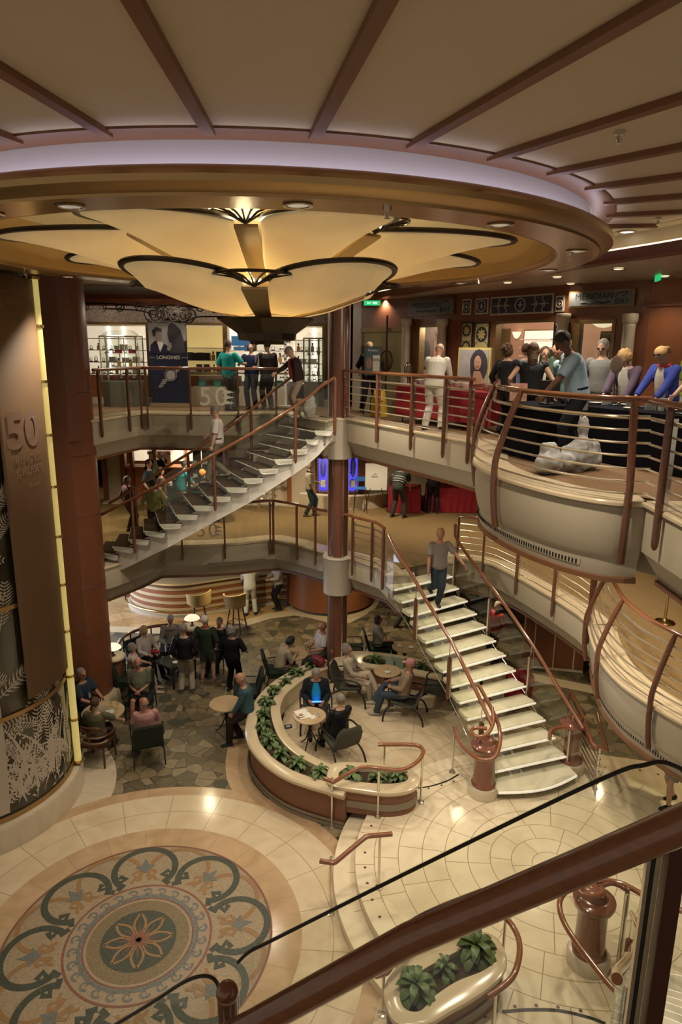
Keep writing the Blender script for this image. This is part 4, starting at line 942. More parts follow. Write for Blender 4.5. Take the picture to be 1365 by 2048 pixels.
MB().sweep(INN, [(.17, .62), (.17, .745), (.165, .75), (.0, .75), (-.03, .735), (-.035, .70), (-.02, .67), (.0, .66), (.0, .3), (.1, .3), (.1, .62)]).build('inner_ledge', marble, t)
n_ = len(OUT)
MB().add([(p[0], p[1], .66) for p in offset(OUT, -.15)]+[(p[0], p[1], .66) for p in offset(INN, .15)], [(i, i+1, n_+i+1, n_+i) for i in range(n_-1)]).build('soil', soil, t)
def cap_block(a, b, c, d, nm='end_block'):
    MB().prism([a, b, c, d], .60, .751).build(nm, marble, t, smooth=False)
struct(MB().sweep(OUT[4:40], [(.02, 0), (.02, .005), (.46, .005), (.46, 0)]).build('floor_planter_border', pinkring))
cap_block(OUT[0], OUT[3], INN[3], INN[0]); cap_block(OUT[-1], OUT[-4], INN[-4], INN[-1])
mid = [((a[0]+b[0])/2-.02, (a[1]+b[1])/2) for a, b in zip(OUT, INN)]
pos = resample([(p[0], p[1], 0) for p in mid[5:-5]], 11)
lbs = ['nearest the handrail end', 'second along from the handrail end', 'opposite the cafe table with cups', 'just behind the small ledge card', 'at the outermost bend of the crescent', 'beside the person on the ledge', 'just past the person on the ledge', 'left of the tablet reader', 'third from the red column', 'second from the red column', 'closest to the red column']
for i, p in enumerate(pos):
    plant([plantC, plantA, plantB][i % 3], p.x, p.y, .66, i*1.3, 'broad leafed plant in crescent planter '+lbs[i], 'plants in the crescent planter', .92)
def kidney(name, label, outl, hole, z0, z1, band=True):
    c = sum((Vector((p[0], p[1])) for p in outl), Vector((0, 0)))/len(outl); t = thing(name, label, 'planter', (c.x, c.y, z0), world=True)
    o = [(p.x, p.y) for p in spl([(a, b, 0) for a, b in outl], 6, True)]; h = [(p.x, p.y) for p in spl([(a, b, 0) for a, b in hole], 6, True)]
    if (Vector(o[1])-Vector(o[0])).cross(Vector(o[0])-c) > 0: o = o[::-1]
    area_ = sum(o[i-1][0]*o[i][1]-o[i][0]*o[i-1][1] for i in range(len(o)))
    if area_ < 0: o = o[::-1]
    if sum(h[i-1][0]*h[i][1]-h[i][0]*h[i-1][1] for i in range(len(h))) < 0: h = h[::-1]
    MB().sweep(o, [(.05, z0), (.05, z1-.1), (.12, z1-.1), (.12, z0)], True).build('wall', terra, t)
    MB().sweep(o, [(.03, z0+.12), (.03, z0+.24), (.06, z0+.24), (.06, z0+.12)], True).build('wall_band', greyband, t)
    top = []
    # ledge: ring between the outline and the hole
    n = 72; ro = resample([(*p, 0) for p in o+[o[0]]], n+1)[:-1]; rh = resample([(*p, 0) for p in h+[h[0]]], n+1)[:-1]
    k0 = min(range(n), key=lambda k: (rh[k]-ro[0]).length); rh = rh[k0:]+rh[:k0]
    def off(ps, d):
        out = []
        for i, p in enumerate(ps):
            e = (ps[(i+1) % n]-ps[i-1]).normalized(); out.append(p+Vector((-e.y, e.x, 0))*d)
        return out
    rings = [[(p.x, p.y, z) for p in off(ro, d)] for d, z in ((.06, z1-.1), (.0, z1-.085), (-.015, z1-.05), (-.005, z1-.015), (.03, z1))]
    rings += [[(p.x, p.y, z) for p in rh] for z in (z1+.0, z1-.1)]
    MB().loft(rings, cap=False).build('ledge', marble, t)
    MB().prism(h, z1-.14, z1-.09).build('soil', soil, t)
    return t
kidney('kidney_planter', 'short cream topped planter wrapped by the curling handrail', [(-.12, 10.35), (.35, 10.22), (.85, 10.14), (1.25, 10.25), (1.42, 10.52), (1.28, 10.82), (.8, 10.98), (.3, 11.02), (-.1, 10.98), (-.2, 10.65)],
       [(.02, 10.55), (.4, 10.42), (.85, 10.38), (1.15, 10.45), (1.22, 10.58), (1.1, 10.72), (.7, 10.82), (.3, 10.84), (.05, 10.76)], .3, .82)
for x, y, s, i, lb in ((.22, 10.62, 1.0, 0, 'at its left end'), (.66, 10.60, .85, 1, 'in its middle'), (.78, 10.68, .6, 1, 'with one tall shoot'), (1.05, 10.62, .9, 2, 'under the handrail bend')):
    plant([plantC, plantB, plantA][i], x, y, .70, 1+i, 'green leafy plant in the railed planter, '+lb, 'plants in the railed planter', s)
kk = [(P(a, b, .82).x, P(a, b, .82).y) for a, b in [(770, 1975), (800, 1930), (860, 1892), (930, 1862), (985, 1868), (1012, 1905), (1005, 1945), (960, 1985), (900, 2020), (850, 2046), (790, 2040)]]
kh = [(P(a, b, .80).x, P(a, b, .80).y) for a, b in [(802, 1985), (835, 1950), (890, 1918), (945, 1893), (980, 1900), (988, 1925), (965, 1945), (915, 1965), (870, 1995), (840, 2025), (808, 2018)]]
kidney('kidney_planter', 'near kidney shaped cream marble planter under the thick handrail', kk, kh, .3, .82)
for (px, py), i, s, lb in (((832, 1990), 2, 1.15, 'nearest the camera'), ((890, 1945), 1, .85, 'small one in the middle'), ((952, 1912), 2, 1.2, 'bushy one by the handrail bend')):
    p = P(px, py, .72); plant([plantA, plantB, plantC][i], p.x, p.y, .71, 2*i, 'green leafy plant in the near kidney planter, '+lb, 'plants in the near kidney planter', s)
bk = [(P(a, b, .75).x, P(a, b, .75).y) for a, b in [(648, 1330), (690, 1318), (730, 1302), (800, 1310), (880, 1322), (950, 1340), (945, 1362), (880, 1350), (800, 1338), (740, 1332), (700, 1340), (660, 1348)]]
t = kidney('long_planter', 'long low planter with cream ledge behind the cafe seats', [(-.25, 15.1), (.1, 15.75), (.7, 15.85), (1.6, 15.6), (2.3, 15.2), (2.85, 14.7), (2.75, 14.35), (2.1, 14.55), (1.3, 14.85), (.7, 14.98), (.2, 14.9)],
       [(.55, 15.3), (.75, 15.6), (1.5, 15.4), (2.2, 15.02), (2.6, 14.7), (2.4, 14.62), (1.6, 14.95), (.8, 15.12)], .0, .75)
for x, y, i, s, lb in ((.85, 15.3, 3, 1.0, 'tall spiky one at its left end'), (1.55, 15.2, 2, .8, 'beside the frosted menu holders'), (1.95, 15.02, 3, .9, 'dark spiky one near the stairs'), (2.35, 14.85, 0, .8, 'last one by the stair side')):
    plant([plantA, plantB, plantC, plantD][i], x, y, .64, i+x, 'green plant in the long back planter, '+lb, 'plants in the long back planter', s)
for i, x in enumerate((1.2, 1.42)):
    t = thing('menu_holder', 'frosted pale green menu holder on the back planter ledge, '+('left' if i == 0 else 'right')+' of two', 'menu holder', (x, 15.0-.09*i, .755), R(-18)); MB().box((0, 0, .13), (.2, .05, .26)).build('frosted_block', mat('frosted_green', (.25, .33, .26), .4), t, smooth=False)
    MB().box((0, 0, .01), (.22, .07, .02)).build('foot', mat('frosted_foot', (.2, .28, .22), .3), t, smooth=False)
t = thing('ledge_card', 'small dark framed card lying on the inner planter ledge', 'card', (-1.02, 12.28, .752), R(15)); MB().box((0, 0, .008), (.15, .13, .014)).build('frame', black, t, smooth=False); MB().box((0, 0, .0165), (.08, .07, .003)).build('print', mat('card_print', (.3, .3, .36), .5), t, smooth=False)
# ================================================================== TABLES
def round_table(label, x, y, z, r, h=.74):
    t = thing('cafe_table', label, 'table', (x, y, z), random.uniform(0, 2), 'round marble cafe tables')
    MB().lathe((0, 0, 0), [(0.0, h), (r-.01, h), (r, h-.01), (r, h-.03), (r-.02, h-.035), (0, h-.035)], 40, cap=False).build('tabletop', tabletop, t)
    MB().tube([(0, 0, .30), (0, 0, h-.04)], .022, 10).build('stem', iron, t)
    for k in range(3):
        a = 2*pi*k/3; pts = spl([(0.02*cos(a), .02*sin(a), .42), (.07*cos(a), .07*sin(a), .30), (.13*cos(a), .13*sin(a), .16), (.22*cos(a), .22*sin(a), .06), (.28*cos(a), .28*sin(a), .015)], 4)
        MB().tube(pts, .013, 8).build('leg', iron, t)
    for k in range(3):
        a = 2*pi*k/3+.0; MB().tube(spl([(.02*cos(a), .02*sin(a), .42), (.06*cos(a), .06*sin(a), .55), (.16*cos(a), .16*sin(a), h-.05)], 4), .010, 6).build('brace', iron, t)
    return t
TB = [('round cafe table standing alone beside the person in the teal shirt', -2.43, 13.23, 0, .35), ('round cafe table with tablets and glasses beside the glass tower', -4.93, 12.86, 0, .43), ('round cafe table before the slumped person near the red column', -1.15, 15.68, 0, .36),
      ('round cafe table with tray and cups inside the planter crescent', -.59, 12.25, ZP, .33), ('round cafe table with an ashtray beside the seated pair', 1.08, 14.21, ZP, .31), ('round cafe table behind the long planter near the stairs', 1.66, 16.15, 0, .33), ('round cafe table half hidden beneath the marble stairs', 3.35, 14.75, 0, .36)]
tabs = [round_table(*a) for a in TB]
def cup(x, y, z, label, group='cups on the cafe tables', r=.032, h=.07):
    t = thing('cup', label, 'cup', (x, y, z), group=group); MB().lathe((0, 0, 0), [(r*.7, 0), (r, h), (r*.9, h), (r*.6, .008), (0, .008)], 16, cap=False).build('body', white, t); MB().cyl((0, 0, h*.75), r*.85, .003, 12).build('drink', mat('coffee', (.05, .02, .01), .2) if 'coffee' not in MATS else MATS['coffee'], t); return t
def saucer(x, y, z, label, r=.07, group='saucers on the cafe tables'):
    o = MB().lathe((0, 0, 0), [(0, .004), (r*.5, .004), (r, .016), (r, .020), (r*.5, .009), (0, .009)], 24, cap=False).build('saucer', white); o.location = (x, y, z); tag(o, label, 'saucer', group); return o
def sheetthing(name, label, cat, x, y, z, w, d, h, rz, m, group=None):
    o = MB().box((0, 0, h/2), (w, d, h)).build(name, m, smooth=False); o.location = (x, y, z); o.rotation_euler = (0, 0, rz); tag(o, label, cat, group); return o
zt = 1.041
sheetthing('tray', 'pale rectangular snack tray on the crescent cafe table', 'tray', -.72, 12.27, zt, .26, .34, .012, .5, white)
saucer(-.76, 12.20, zt+.013, 'white plate of pastry on the snack tray', .085); 
o = MB().sph((0, 0, .012), (.05, .035, .02)).build('pastry', mat('pastry', (.45, .25, .08), .7)); o.location = (-.76, 12.2, zt+.02); tag(o, 'golden pastry on the white plate', 'pastry')
cup(-.62, 12.37, zt+.013, 'tall white cup near the tablet on the crescent cafe table', h=.09); cup(-.42, 12.17, zt, 'white cup at the right edge of the crescent cafe table', h=.09)
sheetthing('napkin', 'crumpled white napkin on the crescent cafe table', 'napkin', -.52, 12.16, zt, .13, .11, .006, .8, paper)
saucer(1.08, 14.11, zt, 'white saucer beneath the glass ashtray'); o = MB().lathe((0, 0, 0), [(.045, 0), (.05, .05), (.04, .05), (.035, .01), (0, .01)], 16, cap=False).build('ashtray', glassc); o.location = (1.09, 14.15, zt+.02); tag(o, 'clear glass ashtray on the table of the seated pair', 'ashtray')
saucer(1.52, 16.13, .741, 'left saucer on the table behind the long planter'); saucer(1.82, 16.08, .741, 'right saucer on the table behind the long planter'); cup(1.52, 16.13, .762, 'small cup on the left saucer behind the long planter')
sheetthing('tablet_computer', 'dark tablet computer nearest the wooden chair on the tower table', 'tablet', -5.0, 12.66, .742, .25, .18, .01, -.4, black); sheetthing('tablet_computer', 'second tablet computer with pale rim on the tower table', 'tablet', -4.98, 12.92, .742, .25, .18, .01, .7, mat('tablet_pale', (.3, .27, .2), .3))
sheetthing('wallet', 'small dark wallet by the seated person with sunglasses', 'wallet', -5.18, 12.93, .742, .10, .15, .02, .3, black)
for i, (dx, dy) in enumerate(((.2, .0), (.26, .14), (.1, .18), (.30, -.08), (.18, -.14))):
    o = MB().lathe((0, 0, 0), [(.03, 0), (.008, .01), (.008, .05), (.035, .08), (.035, .12), (.033, .12), (.03, .08), (0, .05)], 14, cap=False).build('drinking_glass', glassc); o.location = (-4.93+dx, 12.86+dy, .742); tag(o, 'clear stemmed glass on the tower table, '+['middle', 'by the pilaster', 'farthest', 'rightmost', 'nearest'][i]+' one', 'glass', 'glasses on the tower table')
saucer(-4.78, 12.78, .742, 'white plate among the glasses on the tower table', .1)
t = thing('low_table', 'low dark square glass topped table among the seated people', 'table', (-4.1, 15.65, 0), R(-38))
MB().box((0, 0, .54), (.72, .72, .02)).build('tabletop', mat('smoked_glass', (.05, .055, .04), .12), t, smooth=False); MB().box((0, 0, .52), (.74, .74, .025)).build('frame', iron, t, smooth=False)
for a in (-1, 1):
    for b in (-1, 1): MB().box((a*.34, b*.34, .26), (.03, .03, .51)).build('leg', iron, t, smooth=False)
saucer(-4.05, 15.5, .552, 'white saucer on the low square glass table', .08); sheetthing('napkin', 'folded paper napkin on the low square glass table', 'napkin', -4.2, 15.85, .552, .14, .10, .02, .4, paper)
# ================================================================== CHAIRS
def box_chair(name='armchair'):
    t = thing(name, 'x', 'armchair')
    MB().box((0, .02, .43), (.56, .54, .12)).build('seat', upholst, t, smooth=False)
    MB().loft([[(-.29, y-.0, z), (.29, y, z), (.29, y-.07, z+.01), (-.29, y-.07, z+.01)] for y, z in ((-.22, .42), (-.26, .60), (-.32, .80), (-.35, .90))]).build('backrest', upholst, t)
    for s in (-1, 1):
        MB().tube(spl([(s*.31, .26, .40), (s*.32, .24, .62), (s*.32, .10, .66), (s*.31, -.25, .64)], 5), .014, 8).build('armrest', iron, t)
        MB().tube([(s*.29, .27, .40), (s*.30, .30, 0)], .014, 8).build('leg', iron, t); MB().tube([(s*.29, -.25, .45), (s*.30, -.34, 0)], .014, 8).build('leg', iron, t)
    MB().tube([(-.30, -.36, .91), (.30, -.36, .91)], .012, 6).build('top_rail', iron, t)
    return t
def curve_chair():
    t = thing('lounge_chair', 'x', 'armchair')
    sh = []
    for y, z, w in ((.28, .40, .24), (.26, .45, .26), (.0, .42, .27), (-.2, .40, .27), (-.27, .48, .27), (-.33, .62, .28), (-.38, .76, .27), (-.42, .86, .22), (-.43, .90, .15)): sh.append([(-w, y, z), (-w*.5, y-.02, z-.015), (w*.5, y-.02, z-.015), (w, y, z), (w, y-.03, z-.06), (0, y-.05, z-.07), (-w, y-.03, z-.06)])
    MB().loft(sh[:4]).build('seat', uphdark, t); MB().loft(sh[3:]).build('backrest', uphdark, t)
    for s in (-1, 1):
        MB().tube(spl([(s*.30, -.34, .66), (s*.33, -.1, .66), (s*.33, .18, .63), (s*.32, .30, .52), (s*.31, .27, .40)], 5), .018, 8).build('armrest', iron, t)
        MB().tube(spl([(s*.27, .22, .38), (s*.31, .34, .30), (s*.33, .40, .12), (s*.33, .41, 0)], 5), .02, 8).build('leg', iron, t); MB().tube(spl([(s*.27, -.18, .36), (s*.30, -.36, .27), (s*.32, -.45, .10), (s*.32, -.46, 0)], 5), .02, 8).build('leg', iron, t)
    MB().tube([(-.28, .22, .36), (.28, .22, .36)], .015, 6).build('crossbar', iron, t)
    return t
bc = box_chair(); cc_ = curve_chair(); seen = set()
def seat(src, x, y, z, face, label, group):
    rz = R(face)-pi/2
    if src.name in seen: return dup(src, (x, y, z), rz, label, group)
    seen.add(src.name); src.location = (x, y, z); src.rotation_euler = (0, 0, rz); src['label'] = label; src['group'] = group; return src
G1 = 'dark green armchairs on the flagstones'; G2 = 'dark lounge chairs on the marble seating area'
for a in ((-3.87, 12.32, 110, 'dark green armchair holding the person in pink, seen from behind'), (-4.5, 14.0, -82, 'dark green armchair of the person in the olive tee shirt'), (-5.0, 14.85, 10, 'dark green armchair of the person in cream beside the pilaster'),
          (-4.95, 15.9, -38, 'dark green armchair of the person in the white cardigan'), (-4.42, 16.55, -80, 'dark green armchair of the person in the grey striped sweater'), (-3.15, 16.4, -110, 'dark green armchair behind the standing trio'),
          (-2.15, 14.3, 190, 'dark green armchair turned away from the crescent planter'), (.33, 16.6, 0, 'empty dark green armchair seen side on behind the long planter'), (-1.5, 15.35, 10, 'dark armchair of the slumped person in cream'), (-.42, 16.2, 200, 'dark armchair half hidden behind the red column'), (-5.62, 13.42, -25, 'dark armchair of the person with sunglasses'), (1.02, 16.75, 5, 'dark armchair of the person drinking behind the long planter')):
    seat(bc, a[0], a[1], 0, a[2], a[3], G1)
for a in ((.25, 14.2, -12, 'dark lounge chair of the person in the striped knit sweater'), (1.42, 13.5, 165, 'dark lounge chair of the person in the pink cap'), (2.22, 14.02, 165, 'dark lounge chair draped with a navy jacket beside the stairs'), (-.5, 13.12, -86, 'dark lounge chair of the person holding the tablet'), (.02, 11.95, 118, 'dark lounge chair of the person in black, seen from behind')):
    seat(cc_, a[0], a[1], ZP, a[2], a[3], G2)
t = thing('armchair', 'deep red rounded armchair beneath the marble stairs', 'armchair', (4.15, 14.5, 0), R(200)-pi/2)
MB().lathe((0, 0, 0), [(.0, .46), (.28, .46), (.3, .42), (.3, .25), (0, .25)], 28, cap=False).build('seat', redcl, t); MB().lathe((0, 0, 0), [(.3, .3), (.34, .35), (.36, .78), (.33, .82), (.30, .78), (.29, .4)], 28, a0=R(160), a1=R(380), cap=False).build('backrest', redcl, t)
for a in (45, 135, 225, 315): MB().tube([(.24*cos(R(a)), .24*sin(R(a)), .26), (.27*cos(R(a)), .27*sin(R(a)), 0)], .018, 8).build('leg', chairwood, t)
t = thing('wooden_armchair', 'wooden slat back armchair with pale bands near the glass tower', 'chair', (-4.85, 12.22, 0), R(82)-pi/2)
MB().box((0, 0, .43), (.50, .48, .05)).build('seat', chairwood, t, smooth=False)
for z in (.56, .68, .80): MB().tube(spl([(-.28, -.12, z), (-.2, -.24, z), (0, -.29, z), (.2, -.24, z), (.28, -.12, z)], 4), .028, 8, .5).build('back_slat', seatstripe if z < .7 else chairwood, t)
MB().tube(spl([(-.29, .2, .64), (-.29, -.1, .66), (-.2, -.26, .88), (0, -.31, .9), (.2, -.26, .88), (.29, -.1, .66), (.29, .2, .64)], 4), .02, 8).build('arm_rail', chairwood, t)
MB().box((0, -.285, .66), (.05, .03, .46)).build('back_splat', chairwood, t, smooth=False)
for a in (-1, 1):
    for b in (-1, 1): MB().tube([(a*.23, b*.21, .45 if b < 0 else .64), (a*.25, b*.24, 0)], .022, 8).build('leg', chairwood, t)
# bar stools
def stool():
    t = thing('bar_stool', 'x', 'stool')
    MB().lathe((0, 0, 0), [(0, .76), (.2, .76), (.22, .73), (.2, .68), (0, .67)], 28, cap=False).build('seat', tanleather, t)
    g = []
    for i in range(15):
        a = R(190+160*i/14); h = .30+.04*cos(a); g.append([((.215+o)*cos(a), (.215+o)*sin(a), .74+z_) for o, z_ in ((0, 0), (.035, 0), (.055, h), (.02, h))])
    MB().loft(g).build('backrest', tanleather, t)
    for k in range(4):
        a = pi/4+k*pi/2; MB().tube([(.13*cos(a), .13*sin(a), .69), (.24*cos(a), .24*sin(a), 0)], .016, 8).build('leg', chairwood, t)
    MB().tube([(.19*cos(pi/4+k*pi/2), .19*sin(pi/4+k*pi/2), .25) for k in range(4)], .01, 6, closed=True).build('footrest', chairwood, t)
    return t
bs = stool(); bs.location = (-4.15, 18.85, 0); bs['label'] = 'tan leather bar stool at the striped bar, left of two'; bs['group'] = 'tan bar stools'
bs.rotation_euler = (0, 0, .25); bs.scale = (1.38, 1.38, 1.15); bs2 = dup(bs, (-3.05, 18.75, 0), -.3, 'tan leather bar stool at the striped bar beside the server in white'); bs2.scale = (1.38, 1.38, 1.15)
# ================================================================== BAR ON THE GROUND FLOOR
t = thing('bar_counter', 'long curved bar counter striped in wood and gold', 'bar', (-4, 20.5, 0), world=True)
BP = [(p.x, p.y) for p in spl([(-6.9, 21.6, 0), (-6.75, 20.7, 0), (-6.2, 20.05, 0), (-5.4, 19.72, 0), (-4.7, 19.75, 0), (-4.1, 20.05, 0), (-3.3, 20.45, 0), (-2.2, 20.9, 0), (-1.75, 21.0, 0)], 6)]
MB().sweep(BP, [(0, .0), (0, 1.08), (.35, 1.08), (.35, 0)]).build('front', woodor, t)
for z in (.22, .44, .66, .88): MB().sweep(BP, [(-.02, z), (-.02, z+.09), (.01, z+.09), (.01, z)]).build('gold_band', goldstripe, t)
MB().sweep(BP, [(-.10, 0), (-.10, .09), (-.06, .12), (.02, .12), (.02, 0)]).build('base', marble, t)
MB().sweep(BP, [(-.14, 1.08), (-.17, 1.11), (-.14, 1.14), (.45, 1.14), (.45, 1.08)]).build('countertop', goldstripe, t)
MB().tube([(p[0], p[1], .24) for p in offset(BP, -.16)], .025, 8).build('foot_rail', brass, t)
t = thing('service_station', 'curved cherry wood service counter behind the red column', 'counter', (-.4, 21.2, 0), world=True)
SP = arc(-.35, 21.3, 1.15, 180, 360, 24)
MB().sweep(SP, [(0, .12), (0, 2.3), (-.3, 2.3), (-.3, .12)][::-1]).build('panel', woodor, t)
MB().sweep(SP, [(-.07, 0), (-.07, .13), (.05, .13), (.05, 0)]).build('base', marble, t)
struct(MB().lathe((-.35, 21.3, .01), [(1.15, 0), (1.62, 0)], 48, R(175), R(365), cap=False).build('floor_cream_arc', marble, smooth=False))
o = MB().box((-1.55, 21.2, 1.2), (.35, .5, 2.4)).build('wall_bar_end', woodor, smooth=False); struct(o)
# partition with lamps
t = thing('curved_partition', 'curved mahogany capped partition behind the seated people', 'partition', (-4.7, 16.8, 0), world=True)
PP = [(p.x, p.y) for p in spl([P(234, 1295, 1.0), P(245, 1276, 1.0), P(270, 1262, 1.0), P(300, 1254, 1.0), P(335, 1250, 1.0), P(368, 1253, 1.0)], 6)]
MB().tube([(*p, 1.0) for p in PP], .04, 10).build('cap_rail', mahogf, t)
for i, p in enumerate(resample([(*p, 0) for p in PP], 9)): MB().tube([(p.x, p.y, 0), (p.x, p.y, .98)], .02, 8).build('post', iron, t)
for z in (.15, .35, .55, .75): MB().tube([(*p, z) for p in PP], .012, 6).build('rail', iron, t)
for (px, py, lb) in ((385, 1252, 'beyond the standing trio'), (226, 1312, 'half hidden by the pilaster')):
    p = P(px, py, .95)
    t = thing('round_pedestal', 'round terracotta pedestal with cream top '+lb, 'pedestal', (p.x, p.y, 0)); MB().cyl((0, 0, 0), .24, .9, 32).build('drum', terra, t); MB().lathe((0, 0, 0), [(0, .96), (.28, .96), (.30, .93), (.28, .89), (0, .89)], 36, cap=False).build('top', marble, t); MB().lathe((0, 0, 0), [(.24, 0), (.33, 0), (.33, .1), (.24, .12)], 36, cap=False).build('base', marblew, t)
    t = thing('table_lamp', 'glowing dome shaded lamp on the pedestal '+lb, 'lamp', (p.x, p.y, .96))
    MB().lathe((0, 0, 0), [(.06, 0), (.06, .02), (.025, .04), (.035, .16), (.02, .18)], 20).build('base', black, t)
    MB().lathe((0, 0, 0), [(0, .31), (.06, .305), (.13, .28), (.19, .23), (.205, .20), (.19, .195), (.12, .21), (0, .22)], 36, cap=False).build('lamp_shade', shade, t)
# jacket, backpack on seats
t = thing('jacket', 'navy jacket draped over the lounge chair beside the stairs', 'jacket', (2.27, 14.12, ZP), R(165)-pi/2)
m = MB(); m.sph((0, -.34, .72), (.30, .13, .26)); m.sph((.12, -.22, .60), (.2, .2, .15)); m.sph((-.15, -.40, .62), (.16, .1, .24)); o = m.build('cloth', mat('navy_cloth', (.012, .015, .035), .85), t); r_ = o.modifiers.new('r', 'REMESH'); r_.mode = 'VOXEL'; r_.voxel_size = .02
t = thing('backpack', 'dark red and black backpack on the planter end beside the column', 'backpack', (-.55, 15.0, .76), R(-30))
m = MB(); m.sph((0, 0, .12), (.24, .15, .13)); m.sph((-.18, .03, .10), (.14, .13, .10)); o = m.build('body', mat('bag_red', (.16, .008, .02), .7), t); r_ = o.modifiers.new('r', 'REMESH'); r_.mode = 'VOXEL'; r_.voxel_size = .02
m = MB(); m.sph((-.12, -.05, .13), (.16, .12, .10)); m.tube(spl([(-.1, -.15, .2), (0, -.2, .25), (.12, -.15, .2), (.1, -.05, .1)], 4), .015, 6); m.build('flap_and_strap', black, t)
# ================================================================== PEOPLE
PM = {}
def cloth(c, rough=.85):
    k = tuple(round(q, 3) for q in c)
    if k not in PM: PM[k] = mat('fabric_%02d' % len(PM), c, rough, spec=.15, bump=(14, .35))
    return PM[k]
SK = {'l': mat('skin_fair', (.46, .27, .19), .5), 'm': mat('skin_ruddy', (.42, .20, .13), .5), 'd': mat('skin_brown', (.13, .06, .035), .5)}
HR = {'w': mat('hair_white', (.50, .46, .40), .8, bump=(40, .6)), 'g': mat('hair_grey', (.20, .17, .15), .8, bump=(40, .6)), 'b': mat('hair_brown', (.075, .035, .018), .7, bump=(40, .6)), 'k': mat('hair_black', (.012, .009, .008), .6, bump=(40, .6)),
      'y': mat('hair_blond', (.42, .26, .11), .75, bump=(40, .6)), 'o': mat('hair_ginger', (.45, .16, .03), .75, bump=(40, .6)), 'p': mat('cap_pink', (.45, .2, .2), .8)}
eyem = mat('eye_dark', (.02, .015, .012), .3); mouthm = mat('mouth', (.25, .07, .06), .6)
def ik(a, b, l1, l2, pole):
    d = b-a; L = min(d.length, (l1+l2)*.998); dn = d.normalized(); b = a+dn*L
    x = (l1*l1-l2*l2+L*L)/(2*L); h = sqrt(max(0, l1*l1-x*x)); p = pole-dn*pole.dot(dn); p = p.normalized() if p.length > 1e-5 else dn.orthogonal()
    return a+dn*x+p*h, b
def tubev(m, pts, rs, n=12, fl=None): m.tube(pts, rs, n, 1.0)
def ell(m, c, up, rt, rx, ry, n=18):
    up = up.normalized(); fw = up.cross(rt).normalized() if True else None; rr = fw.cross(up).normalized()
    return [tuple(c+rr*(rx*cos(2*pi*k/n))+fw*(ry*sin(2*pi*k/n))) for k in range(n)]
def rem(o, v, sm=3):
    r_ = o.modifiers.new('union', 'REMESH'); r_.mode = 'VOXEL'; r_.voxel_size = v; r_.use_smooth_shade = True
    if sm: q = o.modifiers.new('smooth', 'SMOOTH'); q.factor = .5; q.iterations = sm
    return o
